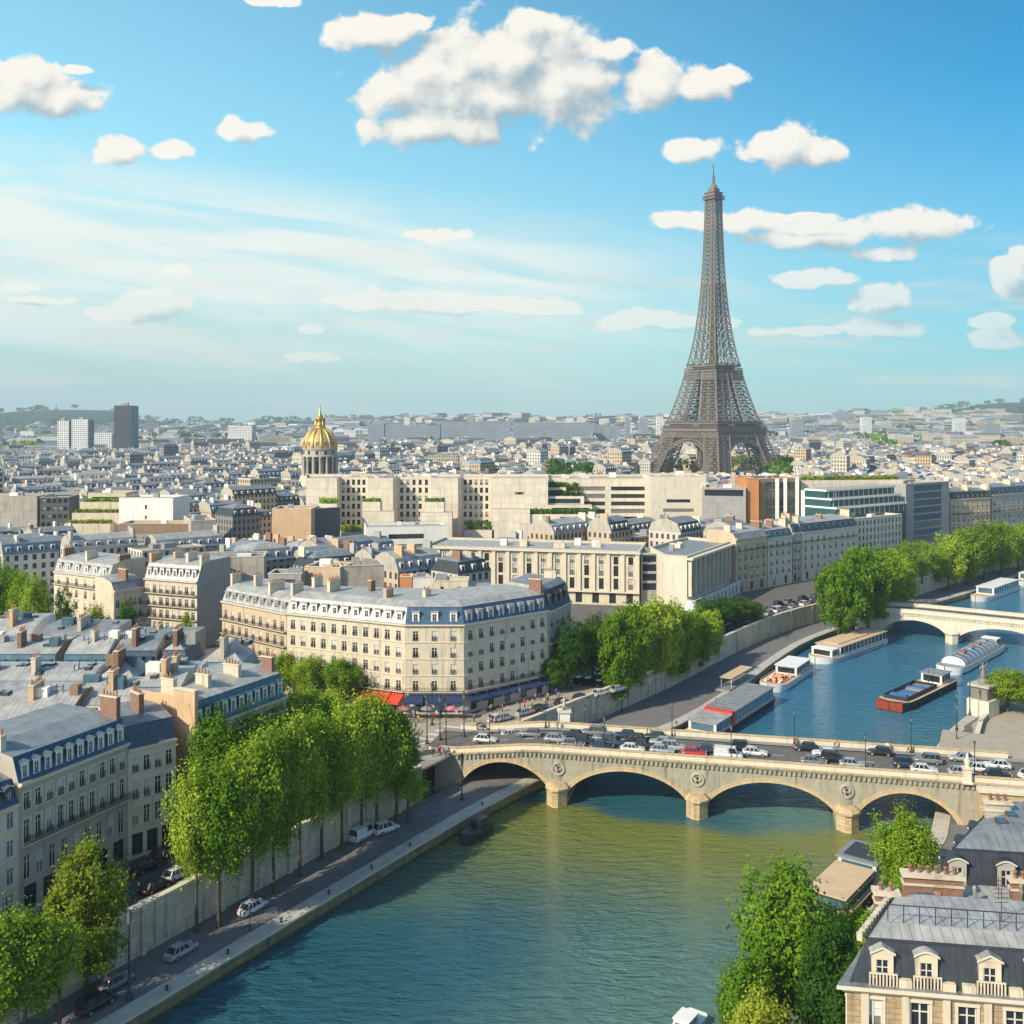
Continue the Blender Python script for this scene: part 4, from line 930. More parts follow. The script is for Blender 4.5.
haus('brown stone house with grey mansard right of the blue glass office', foot(GP(951, 0, 500), GP(990, 0, 512), 14), 29, {0: 8}, 'warm_stone', roof=('slate_dark', 'zinc'), hs=3.4, dorm='flat', balc=(4,), chim=3)
haus('grey mansard house at the right edge above the dark tree row', foot(GP(992, 0, 516), GP(1040, 0, 540), 14), 30, {0: 10}, 'grey_stone', roof=('slate_blue', 'zinc'), hs=3.4, dorm='flat', balc=(4,), chim=3)
# ---------------------------------------------------------------- iron lattice tower
TX, TY = GP(713.5, 0, 1080); TA = rad(-52)
tw = thing('lattice_tower', 'tall brown iron lattice tower with arches rising above the city', 'tower', (TX, TY, ZS), TA)
def tprof(h, K):
    for (a, x), (b, y) in zip(K, K[1:]):
        if a <= h <= b: return x + (y - x) * (h - a) / (b - a)
    return K[-1][1]
KA = [(0, 53), (12, 49), (25, 44.5), (44, 38.8), (57, 35), (70, 30.6), (85, 26.6), (100, 23), (115, 20), (130, 16.9), (150, 13.8), (175, 11.0), (200, 9.1), (230, 7.6), (260, 6.6), (276, 6.2), (300, 5.8)]
KB = [(0, 19.5), (44, 18), (57, 24), (100, 19), (115, 17)]
def half(h): return tprof(h, KA)
def legw(h): return tprof(h, KB)
tm = 'tower_iron'
def tb(mb, name): o = mb.build(name, origin=(0, 0, 0)); o.parent = tw; o.location = (0, 0, 0); return o
def leg(sx, sy, h0, h1, n, nm):
    mb = MB(); Hs = [h0 + (h1 - h0) * k / n for k in range(n + 1)]
    def C(h, i, j): a, b = half(h), legw(h); return Vector((sx * (a - b * i), sy * (a - b * j), h))
    ch = [(0, 0), (1, 0), (1, 1), (0, 1)]
    for h, g in zip(Hs, Hs[1:]):
        for k in range(4):
            p, q = ch[k], ch[(k + 1) % 4]; a, b, c, d = C(h, *p), C(h, *q), C(g, *q), C(g, *p)
            mb.bar(a, d, 1.5, tm); mb.bar(d, c, .8, tm)
            for t0, t1 in ((0, .5), (.5, 1)):
                mb.bar(a.lerp(b, t0), d.lerp(c, t1), .55, tm); mb.bar(a.lerp(b, t1), d.lerp(c, t0), .55, tm)
            m0, m1 = a.lerp(b, .5), d.lerp(c, .5); mb.bar(m0, m1, .6, tm); e, f = a.lerp(d, .5), b.lerp(c, .5); mb.bar(e, f, .5, tm)
    tb(mb, nm)
for sx in (-1, 1):
    for sy in (-1, 1):
        leg(sx, sy, 4, 49, 8, 'leg'); leg(sx, sy, 57, 112, 9, 'upper_leg')
        mb = MB(); a, b = half(0), legw(0); mb.box((sx * (a - b / 2), sy * (a - b / 2), 0), (b + 4, b + 4, 4.2), 'grey_stone'); tb(mb, 'footing')
for f in range(4):                            # arches and the girder below the first gallery
    Rm = Matrix.Rotation(f * math.pi / 2, 4, 'Z'); mb = MB()
    def PF(x, h, dep=0): return Rm @ Vector((x, -(half(h) - dep), h))
    W_ = half(4) - legw(4) + 1; n = 26
    for dep in (0.6, 4):
        I = [(W_ * math.cos(math.pi * k / n), 7 + 31.5 * math.sin(math.pi * k / n)) for k in range(n + 1)]; O = [((W_ + 3) * math.cos(math.pi * k / n), 7 + 34.6 * math.sin(math.pi * k / n)) for k in range(n + 1)]
        for k in range(n):
            mb.bar(PF(*I[k], dep), PF(*I[k + 1], dep), 1.25, tm); mb.bar(PF(*O[k], dep), PF(*O[k + 1], dep), 1.0, tm); mb.bar(PF(*I[k], dep), PF(*O[k + 1], dep), .5, tm); mb.bar(PF(*O[k], dep), PF(*I[k + 1], dep), .5, tm)
        for k in range(2, n - 1): 
            if O[k][1] < 43: mb.bar(PF(O[k][0], O[k][1], dep), PF(O[k][0], 44, dep), .5, tm)
    tb(mb, 'arch'); mb = MB(); nb = 30; w_ = half(46) - 1
    for k in range(nb):
        x0, x1 = -w_ + 2 * w_ * k / nb, -w_ + 2 * w_ * (k + 1) / nb
        for a, b, t in (((x0, 43.5), (x1, 43.5), 1), ((x0, 49), (x1, 49), 1), ((x0, 43.5), (x1, 49), .5), ((x1, 43.5), (x0, 49), .5), ((x0, 43.5), (x0, 49), .5), ((x0, 52), (x0, 57), .55), ((x0, 57), (x1, 57), .9)): mb.bar(PF(a[0] * (half(a[1]) / half(46)) if 0 else a[0], a[1]), PF(b[0], b[1]), t, tm)
    mb.face([PF(-w_, 44.5, 1.5), PF(w_, 44.5, 1.5), PF(w_, 48.6, 1.5), PF(-w_, 48.6, 1.5)], 'tower_iron_dark'); tb(mb, 'girder')
def gallery(z0, z1, a, nm, rail=2.2, m=tm, hole=0):
    mb = MB(); Q = [V2(-a, -a), V2(a, -a), V2(a, a), V2(-a, a)]
    if hole:
        I = [V2(-hole, -hole), V2(hole, -hole), V2(hole, hole), V2(-hole, hole)]; mb.ring(at(Q, z0), at(Q, z1), m); mb.ring(at(Q, z1), at(I, z1), m); mb.ring(at(I, z1), at(I, z0), m); mb.ring(at(I, z0), at(Q, z0), m)
    else: mb.prism(Q, z0, z1, m, m, True)
    for i in range(4):
        p, q = Q[i], Q[(i + 1) % 4]; n = int(a * 1.2); mb.bar(at([p], z1 + rail)[0], at([q], z1 + rail)[0], .5, m)
        for k in range(n): r = p.lerp(q, k / n); mb.bar(Vector((*r, z1)), Vector((*r, z1 + rail)), .35, m)
    tb(mb, nm)
gallery(49.5, 52.2, 38.8, 'gallery', 2.6, hole=17); gallery(56.6, 58.2, 36.0, 'upper_gallery', 1.5, hole=17)
mb = MB()
for sx in (-1, 1):
    for sy in (-1, 1): mb.box((sx * 24, sy * 24, 52.2), (17, 17, 4.2), 'tower_iron_dark')
tb(mb, 'pavilion')
gallery(111.5, 113, 21.4, 'second_gallery', 2.2); gallery(116.5, 118, 20.0, 'second_upper_gallery', 1.8)
mb = MB(); mb.box((0, 0, 113), (30, 30, 3.6), 'tower_iron_dark'); tb(mb, 'second_pavilion')
for f in range(4):                            # belts between the legs under the second gallery
    Rm = Matrix.Rotation(f * math.pi / 2, 4, 'Z'); mb = MB(); w_ = half(106); nb = 16
    def PF(x, h, dep=0): return Rm @ Vector((x, -(half(h) - dep), h))
    for k in range(nb):
        x0, x1 = -w_ + 2 * w_ * k / nb, -w_ + 2 * w_ * (k + 1) / nb
        for a, b, t in (((x0, 104), (x1, 104), .9), ((x0, 104), (x1, 111), .5), ((x1, 104), (x0, 111), .5), ((x0, 104), (x0, 111), .5)): mb.bar(PF(*a), PF(*b), t, tm)
    tb(mb, 'belt_girder')
mb = MB(); Hs = [118]
while Hs[-1] < 296: Hs.append(Hs[-1] + max(4.2, half(Hs[-1]) * .62))
for h, g in zip(Hs, Hs[1:]):
    for f in range(4):
        Rm = Matrix.Rotation(f * math.pi / 2, 4, 'Z'); a, b = half(h), half(g)
        def PP(u, h_, w_): return Rm @ Vector((u * w_, -w_, h_))
        cw = .62 if h < 190 else 0
        mb.bar(PP(-1, h, a), PP(-1, g, b), 1.5, tm); mb.bar(PP(-1, g, b), PP(1, g, b), .6, tm)
        E = [-1, -.52, 0, .52, 1] if h < 200 else [-1, 0, 1]
        for u, v in zip(E, E[1:]):
            mb.bar(PP(u, h, a), PP(v, g, b), .55, tm); mb.bar(PP(v, h, a), PP(u, g, b), .55, tm)
        for u in E[1:-1]: mb.bar(PP(u, h, a), PP(u, g, b), .8, tm)
    q = half(h) * .34; mb.box((0, 0, h), (q, q, g - h - .01), 'tower_iron_dark', bottom=False)
tb(mb, 'shaft')
gallery(293, 294.5, 8.2, 'top_gallery', 2.4)
mb = MB(); mb.box((0, 0, 296), (13, 13, 4), tm); mb.box((0, 0, 300), (14.5, 14.5, .7), tm); mb.box((0, 0, 300.7), (9, 9, 4), tm); mb.lathe((0, 0, 304.7), [(4.6, 0), (4.2, 2), (2.6, 4.5), (1.6, 6)], tm, 12); tb(mb, 'summit_cabin')
mb = MB(); mb.tube([(0, 0, 310), (0, 0, 319), (0, 0, 319.2), (0, 0, 329)], [1.5, 1.2, .6, .4], 'tower_iron_dark', 8); mb.box((0, 0, 328.6), (1.8, 1.8, .5), 'tower_iron_dark'); tb(mb, 'antenna')
# ---------------------------------------------------------------- gilded dome
DY = 760.0; q = GP(320, 0, DY); dm_ = thing('domed_church', 'church with ribbed gold dome, colonnaded drum and spire at left', 'church', (q.x, q.y, ZS))
FOOT.append(foot(q - V2(20, 20), q + V2(20, -20), 40)); qx, qy_ = q.x, q.y
mb = MB(); mb.box((qx, qy_, ZS), (44, 40, 13), 'pale_stone', rad(20)); mb.lathe((qx, qy_, ZS + 13), [(15.5, 0), (15.5, 4), (14.6, 4.2), (14.6, 7)], 'cream_stone', 32, smooth=False); mb.build('base', dm_)
mb = MB(); mb.lathe((qx, qy_, ZS + 20), [(10.9, 0), (10.9, 14)], 'lead_grey', 24, smooth=False, close=False); mb.lathe((qx, qy_, ZS + 34), [(13.6, 0), (13.7, .8), (12.4, 1.0), (12.2, 5.2), (13.0, 5.4), (13.0, 6.1), (12.2, 6.2)], 'grey_stone', 32, smooth=False); mb.build('drum', dm_)
for k in range(16):
    a = 2 * math.pi * (k + .5) / 16; mb = MB(); mb.lathe((qx + 12.7 * math.cos(a), qy_ + 12.7 * math.sin(a), ZS + 20), [(1.1, 0), (.9, 1), (.8, 12.6), (1.1, 13.4), (1.1, 14)], 'grey_stone', 8); mb.build('column', dm_)
for k in range(12):
    a = 2 * math.pi * k / 12; mb = MB(); mb.box((qx + 10.95 * math.cos(a), qy_ + 10.95 * math.sin(a), ZS + 22), (.3, 2.4, 9), 'glass', a); mb.build('window', dm_)
    mb = MB(); mb.box((qx + 12.3 * math.cos(a), qy_ + 12.3 * math.sin(a), ZS + 35.6), (.3, 1.8, 2.8), 'glass', a); mb.build('window', dm_)
dp = [(r_, z_ * .84) for r_, z_ in [(12.2, 0), (12.4, 2), (12.0, 5), (11.0, 8.2), (9.5, 11.4), (7.4, 14.4), (5.0, 16.8), (3.4, 18)]]
mb = MB(); mb.lathe((qx, qy_, ZS + 40.2), dp, 'dome_panel', 40); mb.build('dome', dm_)
for k in range(12):
    a = 2 * math.pi * (k + .5) / 12; mb = MB(); mb.tube([(qx + (r + .15) * math.cos(a), qy_ + (r + .15) * math.sin(a), ZS + 40.2 + z) for r, z in dp], [.7] * 6 + [.5, .4], 'gold', 5); mb.build('rib', dm_)
    a = 2 * math.pi * k / 12; mb = MB(); mb.box((qx + 11.7 * math.cos(a), qy_ + 11.7 * math.sin(a), ZS + 42.2), (1.4, 2.2, 2.8), 'lead_grey', a); mb.build('dome_window', dm_)
mb = MB(); mb.lathe((qx, qy_, ZS + 55.2), [(4.2, 0), (4.2, .8), (2.6, 1), (2.6, 6.2), (3.6, 6.4), (3.6, 7), (2.3, 7.4), (1.5, 9.5), (.7, 12.5), (.25, 17)], 'gold', 16)
for k in range(8): a = math.pi * k / 4; mb.tube([(qx + 3.5 * math.cos(a), qy_ + 3.5 * math.sin(a), ZS + 56), (qx + 3.5 * math.cos(a), qy_ + 3.5 * math.sin(a), ZS + 61.5)], [.35, .35], 'gold', 6)
mb.build('lantern', dm_)
# ---------------------------------------------------------------- concrete terraces in the middle distance
def leafbox(mb, c, size, ang, m, n, s, rng, round_=False):
    ca, sa = math.cos(ang), math.sin(ang)
    for _ in range(n):
        x, y, z = (rng.uniform(-.5, .5) for _ in range(3))
        if round_:
            v = Vector((rng.gauss(0, 1), rng.gauss(0, 1), rng.gauss(0, 1))).normalized() * (.5 * rng.uniform(.6, 1.0)); x, y, z = v
        p = Vector((c[0] + ca * x * size[0] - sa * y * size[1], c[1] + sa * x * size[0] + ca * y * size[1], c[2] + (z + .5) * size[2]))
        a = Vector((rng.gauss(0, 1), rng.gauss(0, 1), rng.gauss(0, 1))).normalized(); b = a.cross(Vector((rng.gauss(0, 1), rng.gauss(0, 1), rng.gauss(0, 1)))).normalized()
        t = s * rng.uniform(.6, 1.3); mb.face((p - a * t - b * t * .6, p + a * t - b * t * .6, p + a * t + b * t * .6, p - a * t + b * t * .6), m)
def planter(root, px0, px1, y, z0, z1, dep=5, m='concrete', hedge=1.3, leaf='leaf_mid', skew=0):
    q = foot(GP(px0, 0, y), GP(px1, 0, y + skew), dep); mb = MB(); mb.prism(q, z0, z1, m, 'gravel_roof'); mb.build('terrace', root)
    if hedge:
        c = sum(q, V2(0, 0)) / 4; d = q[1] - q[0]; mb = MB(); rng = random.Random(int(px0)); L = d.length
        leafbox(mb, (c.x, c.y, z1 - .1), (L * .92, dep * .75, hedge), math.atan2(d.y, d.x), leaf, int(L * 22), .55, rng); mb.build('hedge', root)
def zig(segs, y, back, rec):
    P = []
    for px0, px1, r in segs: P += [GP(px0, 0, y + (rec if r else 0)), GP(px1, 0, y + (rec if r else 0))]
    out = [P[0]]
    for p in P[1:]:
        if (p - out[-1]).length > .4: out.append(p)
    return out + [GP(segs[-1][1], 0, y + back) , GP(segs[0][0], 0, y + back)]
segs = [(306, 337, 0), (340, 367, 1), (368, 393, 0), (398, 430, 1), (431, 458, 0), (462, 490, 1), (491, 548, 0)]
P = zig(segs, 478, 34, 9)
fc = {}
for i in range(len(P) - 3):
    a, b = P[i], P[i + 1]; pm = 512 + F * ((a + b) / 2).x / ((a + b) / 2).y
    for px0, px1, r in segs:
        if r and px0 + 2 < pm < px1 - 2 and abs(b.x - a.x) > 5: fc[i] = grid(5, 8, 3.5, 3.8, 1.4, 2.5, 'dark')
    if 505 < pm < 540: fc[i] = [dict(z=26.2, h=1.1, n=2, w=3, mg=12, st='strip')]
cx = modern('long beige concrete complex of blank bays and window grids below the gold dome', P, 40.9, fc, 'concrete', kit=24, name='concrete_complex', blank_m='concrete', par=1.2)
planter(cx, 362, 380, 462, ZS, 31, 8); planter(cx, 362, 394, 458, ZS, 27, 6, hedge=0); planter(cx, 424, 444, 462, ZS, 31, 8); planter(cx, 420, 452, 458, ZS, 26.5, 7, hedge=0); planter(cx, 492, 530, 470, ZS, 27, 6, hedge=0)
planter(cx, 338, 362, 465, ZS, 17, 6, hedge=3); planter(cx, 464, 494, 470, ZS, 17.5, 6, hedge=4, leaf='leaf_dark')
modern('plain brown box building with pale top band below the gold dome', foot(GP(272, 0, 430), GP(311, 0, 430), 16), 30.6, {}, 'ochre_wall', kit=1, blank_m='ochre_wall', par=1.0, capm='white_wall')
dk = modern('dark grey wedge building with hedge on top beside the brown box', foot(GP(312, 0, 438), GP(340, 0, 446), 16), 30.0, {}, 'dark_wall', kit=0); planter(dk, 318, 337, 446, 29.5, 31.5, 7, hedge=2.2)
modern('white low hall with a band of dark windows in front of the concrete complex', foot(GP(366, 0, 402), GP(446, 0, 408), 16), 26.0, {0: [dict(z=6 + 4 * i, h=1.9, n=1, w=14, mg=14.5, st='strip') for i in range(4)]}, 'white_wall', kit=2, roofm='zinc_pale')
P = zig([(549, 565, 1), (566, 650, 0)], 492, 34, 6)
r3 = modern('white concrete office with dark ribbon windows and curved planted terraces', P, 39.9, {2: [dict(z=5.5 + 3.6 * i, h=1.9, n=2, w=17, st='strip') for i in range(7)], 0: grid(5, 7, 5, 3.9, 1, 2.2)}, 'concrete', kit=5)
for k, (a, b, t) in enumerate([(528, 566, 36), (526, 584, 32.2), (524, 592, 28.4), (522, 600, 24.6), (520, 606, 20.6)]):
    planter(r3, a, b, 486 - k * 5, ZS, t, 7, m='concrete', hedge=2.2 if k in (0, 1, 3) else .0, leaf='leaf_dark')
    w_ = MB(); q = foot(GP(b - 40, 0, 485.8 - k * 5), GP(b - 4, 0, 485.8 - k * 5), .15); w_.prism(q, t - 3.2, t - 1.2, 'glass'); w_.build('ribbon_window', r3)
planter(r3, 552, 580, 488, ZS, 34, 7, hedge=4, leaf='leaf_dark')
modern('white windowless block with three dark slots just left of the iron tower', foot(GP(651, 0, 470), GP(706, 0, 470), 30), 42.0, {0: [dict(z=14.5 + 4.3 * i, h=1.5, n=1, w=11 + 3 * (2 - i), mg=2 if i == 0 else 1, st='strip') for i in range(3)]}, 'pale_stone', kit=4)
modern('grey blank building with a glass attic under the iron tower', foot(GP(702, 0, 460), GP(746, 0, 456), 18), 37.6, {0: [dict(z=27, h=2.8, n=1, w=17, st='strip')]}, 'grey_wall', kit=3)
modern('narrow rust orange slab building right of the grey blank one', foot(GP(747, 0, 458), GP(759, 0, 458), 22), 41.6, {}, 'orange_wall', kit=0, capm='brown_wall')
rc = modern('dark glass building with white piers right of the orange slab', foot(GP(760, 0, 462), GP(801, 0, 470), 20), 41.4, {0: [dict(z=3 + 3.8 * i, h=3.2, n=1, w=17, st='strip green') for i in range(8)]}, 'brown_wall', kit=2)
for px in (777, 785, 797):
    mb = MB(); q = GP(px, 0, 460.5 + (px - 760) * .2); mb.box((q.x, q.y, ZS), (1.5, 1.2, 34.6), 'white_paint'); mb.build('pier', rc)
w8 = modern('white stepped block with a long roof hedge left of the glass terraces', foot(GP(801, 0, 446), GP(836, 0, 440), 20), 37.2, {0: grid(2, 2, 22, 4, 1.6, 1.6)}, 'white_wall', kit=1); planter(w8, 800, 905, 474, 34.5, 40, 6, hedge=1.8, leaf='leaf_yellow', skew=8)
# left middle distance
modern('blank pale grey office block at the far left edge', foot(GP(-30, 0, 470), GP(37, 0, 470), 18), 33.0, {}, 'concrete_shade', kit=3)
modern('dark building behind the planted terraces at left', foot(GP(40, 0, 468), GP(69, 0, 470), 18), 32.6, {0: grid(5, 6, 5, 3.6, 1.6, 1.9)}, 'dark_wall', kit=1)
l2 = modern('cream terraced building with planted balconies left of the white block', foot(GP(88, 0, 470), GP(126, 0, 470), 16), 34.5, {0: [dict(z=5 + 3.8 * i, h=1.7, n=1, w=14, st='strip') for i in range(6)]}, 'cream_stone', kit=2)
for k, (a, b, t) in enumerate([(80, 122, 31.0), (72, 119, 26.6), (64, 110, 22.4)]): planter(l2, a, b, 462 - k * 6, ZS, t, 6, m='cream_stone', hedge=1.3, leaf='leaf_yellow' if k else 'leaf_mid')
modern('bright white block with two tiny windows left of the gold dome', foot(GP(119, 0, 440), GP(173, 0, 438), 18), 34.6, {0: [dict(z=18.5, h=1.6, n=1, w=.9, mg=11, st='dark'), dict(z=22.8, h=1.8, n=1, w=.9, mg=8.5, st='dark')]}, 'white_wall', kit=1)
modern('brown flat roofed building under the bright white block', foot(GP(119, 0, 418), GP(190, 0, 418), 14), 25.6, {}, 'ochre_wall', kit=1, blank_m='brown_wall')
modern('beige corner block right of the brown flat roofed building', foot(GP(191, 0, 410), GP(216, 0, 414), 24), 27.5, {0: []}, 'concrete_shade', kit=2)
modern('long low grey building with a band of dark windows at left', foot(GP(-30, 0, 388), GP(204, 0, 396), 16), 22.0, {0: [dict(z=5, h=1.6, n=30, w=1.5, st='dark'), dict(z=10.4, h=2.2, n=1, w=17, mg=34, st='strip')]}, 'grey_wall', kit=5, roofm='zinc', blank_m='grey_wall')
# ---------------------------------------------------------------- landmark slabs far off
def slab(label, px0, px1, y, ytop, wm, dep=26, m2=None, skew=0, kit=2, name='tower_block'):
    z1 = CAMZ + (HOR - ytop) / F * y; P = foot(GP(px0, 0, y), GP(px1, 0, y + skew), dep); c = sum(P, V2(0, 0)) / 4; FOOT.append(P); mb = MB()
    z0 = terrain(c.x, c.y) - 2
    for i in range(4): mb.face((*at([P[i], P[(i + 1) % 4]], z0), *at([P[(i + 1) % 4], P[i]], z1)), wm if i == 0 or not m2 else m2)
    mb.face(at(P, z1), 'gravel_roof'); rng = random.Random(int(px0))
    for k in range(kit):
        q = P[0].lerp(P[1], rng.uniform(.2, .8)).lerp(P[3].lerp(P[2], .5), rng.uniform(.3, .6)); mb.box((q.x, q.y, z1), (y * .004, y * .003, y * .0025), 'roof_kit', 0, False)
    return tag(mb.build(name, origin=(c.x, c.y, z0)), label, 'tower block')
slab('tall dark glass tower standing alone at left below the hill', 114, 131, 1500, 405.5, 'slab_dark', 30, 'slab_blue', kit=3)
slab('left of two pale tower slabs beside the dark glass tower', 57.5, 69, 1500, 420.5, 'slab_white', 14, 'slab_blue')
slab('taller right one of two pale tower slabs beside the dark glass tower', 71.5, 88, 1480, 419.5, 'slab_white', 22, 'slab_blue')
slab('white mid height block between pale slabs and dark glass tower', 93, 112, 1600, 433, 'slab_white', 20)
slab('wide grey block just right of the dark glass tower', 158, 184, 1700, 438, 'slab_blue', 30)
slab('long dark grey block with a light left end right of the glass tower', 184, 241, 1650, 439, 'slab_dark', 20, 'slab_white')
slab('pale block with blue glass side left of the gold dome', 228, 252, 1900, 426, 'slab_white', 30)
slab('slim grey tower on the horizon right of the gold dome', 368, 384, 1900, 424, 'slab_blue', 20)
slab('long grey blue slab on the horizon, leftmost section', 386, 440, 2100, 425, 'slab_blue', 30)
slab('long grey blue slab on the horizon, tallest middle section', 441, 511, 2050, 421.5, 'slab_blue', 30)
slab('long grey blue slab on the horizon, right middle section', 513, 591, 2050, 422.5, 'slab_blue', 30)
slab('long grey blue slab on the horizon, rightmost lower section', 593, 618, 2100, 425, 'slab_blue', 30)
slab('small white tower on the horizon left of the iron tower', 657, 663, 2200, 416, 'slab_white', 20)
slab('small blue tower on the horizon left of the iron tower', 626, 630, 2200, 420, 'slab_blue', 20)
slab('grey tower block on the skyline right of the iron tower', 834, 851, 4300, 412, 'slab_blue', 40)
slab('low pale block on the skyline far right below the hill', 912, 930, 4300, 413, 'slab_white', 40)
slab('flat green glass hall roof far behind the concrete complex', 516, 552, 1900, 437, 'slab_dark', 30)
slab('long cream hall far behind the concrete complex, right of the dome', 426, 458, 1000, 456, 'far_cream', 26)
slab('long dark glass roofed hall behind the concrete complex', 380, 425, 1000, 460, 'slab_dark', 30)
slab('cream long hall right of the iron tower beyond the green strip', 822, 872, 1500, 453, 'far_cream', 26)
for k_, (a_, b_, y_, t_, m_) in enumerate([(20, 34, 2300, 431, 'slab_white'), (143, 152, 1900, 436, 'slab_white'), (262, 276, 2100, 432, 'slab_blue'), (344, 356, 2300, 430, 'slab_white'), (404, 410, 2500, 417.5, 'slab_white'), (466, 474, 2500, 417, 'slab_blue'), (566, 574, 2500, 418, 'slab_white'), (640, 648, 2600, 419, 'slab_blue'), (792, 803, 2500, 420, 'slab_blue'), (862, 872, 3000, 417, 'slab_white'), (955, 966, 3000, 418, 'slab_white'), (985, 1000, 2600, 424, 'slab_blue')]):
    slab('small %s block on the skyline, %s from the left of the lone small ones' % ('white' if m_ == 'slab_white' else 'grey blue', ['first', 'second', 'third', 'fourth', 'fifth', 'sixth', 'seventh', 'eighth', 'ninth', 'tenth', 'eleventh', 'twelfth'][k_]), a_, b_, y_, t_, m_, 20)
# mast on the left hill
mb = MB(); q = GP(56, 0, 5150); zt = terrain(q.x, q.y); mb.tube([(q.x, q.y, zt - 3), (q.x, q.y, zt + 14), (q.x, q.y, zt + 38)], [5, 3, .6], 'lead_grey', 6); mb.box((q.x, q.y, zt - 3), (24, 14, 9), 'lead_grey'); tag(mb.build('hill_monument', origin=(q.x, q.y, zt)), 'tiny pointed monument on top of the left hill', 'monument')
# ---------------------------------------------------------------- the city plain
SKY = [1024.0] * 1024
def cols(P, y0=None):
    xs = [512 + F * p.x / max(p.y, 1) for p in P]; return max(0, int(min(xs))), min(1023, int(max(xs)))
def top_of(o): return max([c.data and max((parent_loc(c).z + v.co.z for v in c.data.vertices), default=0) or 0 for c in o.children if c.type == 'MESH'] + [0])
HAND = []
for o in list(COL.objects):
    if o.get('category') == 'building' and o.children:
        fp = min(FOOT, key=lambda P: (sum(P, V2(0, 0)) / len(P) - o.location.xy).length)
        HAND.append((min(p.y for p in fp), fp, max((v.co.z for c in o.children if c.name.startswith('wall') for v in c.data.vertices), default=10) + o.location.z))
RW_ = random.Random(5)
WALLC = [0, 0, 0, 1, 1, 1, 2, 2, 3, 4, 4]
ROOFS = [('slate_blue', 'zinc', 'blue slate'), ('zinc', 'zinc_pale', 'grey zinc'), ('zinc_blue', 'zinc', 'blue zinc'), ('slate_dark', 'zinc', 'dark slate'), ('zinc_pale', 'zinc_pale', 'pale zinc'), ('terracotta', 'gravel_roof', 'reddish'), ('gravel_roof', 'gravel_roof', 'flat')]
ROOFW = [0, 0, 1, 1, 2, 2, 3, 3, 4, 3, 6, 6, 1]
FP_B = [(P, min(p.x for p in P) - 3, max(p.x for p in P) + 3, min(p.y for p in P) - 3, max(p.y for p in P) + 3) for P in FOOT]
TREE_KEEP = [(-140, 190, -95, 262), (-160, 240, -118, 330), (175, 1010, 262, 1150), (240, 1080, 330, 1240), (-62, 196, -30, 232), (0, 205, 80, 320), (-110, 200, -88, 250)]
def clear(x, y, r):
    for P, xa, xb, ya, yb in FP_B:
        if xa - r < x < xb + r and ya - r < y < yb + r: return False
    for xa, ya, xb, yb in TREE_KEEP:
        if xa - r * .6 < x < xb + r * .6 and ya - r * .6 < y < yb + r * .6: return False
    if y < 900:
        e = polyline_at_y(LW, y)
        if x > e.x - 30 - r or (y < 215): return False
    return True
CELLS = []
y = 226.0
while y < 6600:
    st = 17 if y < 1500 else 38 if y < 3500 else 66
    x = -0.58 * y
    while x < 0.58 * y:
        w = RW_.uniform(.7, 1.5) * (18 if y < 1500 else 36 if y < 3500 else 66); dd = min(w, RW_.uniform(.62, .9) * st)
        xx = x + w / 2; yy = y + RW_.uniform(-.25, .25) * st
        ang = .55 * math.sin(xx * .0021 + 1.3) + .5 * math.sin(yy * .0017 + xx * .0008) + RW_.uniform(-.05, .05)
        h = RW_.uniform(13, 19) + (RW_.uniform(4, 14) if RW_.random() < .07 else 0)
        if y > 3500: h *= 1.1
        pxc = 512 + F * xx / yy; lim = 0                       # keep the sight lines over the roofs that the place has
        if yy < 470: lim = (518 if 560 < pxc < 762 and yy > 345 else 540) if pxc > 215 else 528
        elif 292 < pxc < 350 and yy < 750: lim = 489
        elif 628 < pxc < 800 and yy < 1085: lim = 476
        elif yy < 640 and pxc > 260: lim = 480
        elif (108 < pxc < 145 or 52 < pxc < 95) and yy < 1500: lim = 449
        elif 380 < pxc < 622 and yy < 2050: lim = 437
        if lim: h = min(h, CAMZ - (lim - HOR) / F * yy - ZS - 4.5)
        if h < 5.5: x += w; RW_.random(); continue
        te = terrain(xx, yy)
        if te > 34 and (pxc < 330 or te > 95 or RW_.random() < .45): x += w; continue
        sl = RW_.random(); wi = RW_.choice(WALLC); ri = RW_.choice(ROOFW)
        if RW_.random() > (.06 if y < 2600 else .16) and clear(xx, yy, max(w, dd) * .5): CELLS.append([xx, yy, w * .96, dd, ang, h, wi, ri])
        x += w + (RW_.uniform(5, 13) if RW_.random() < .2 else 0.4)
    y += st
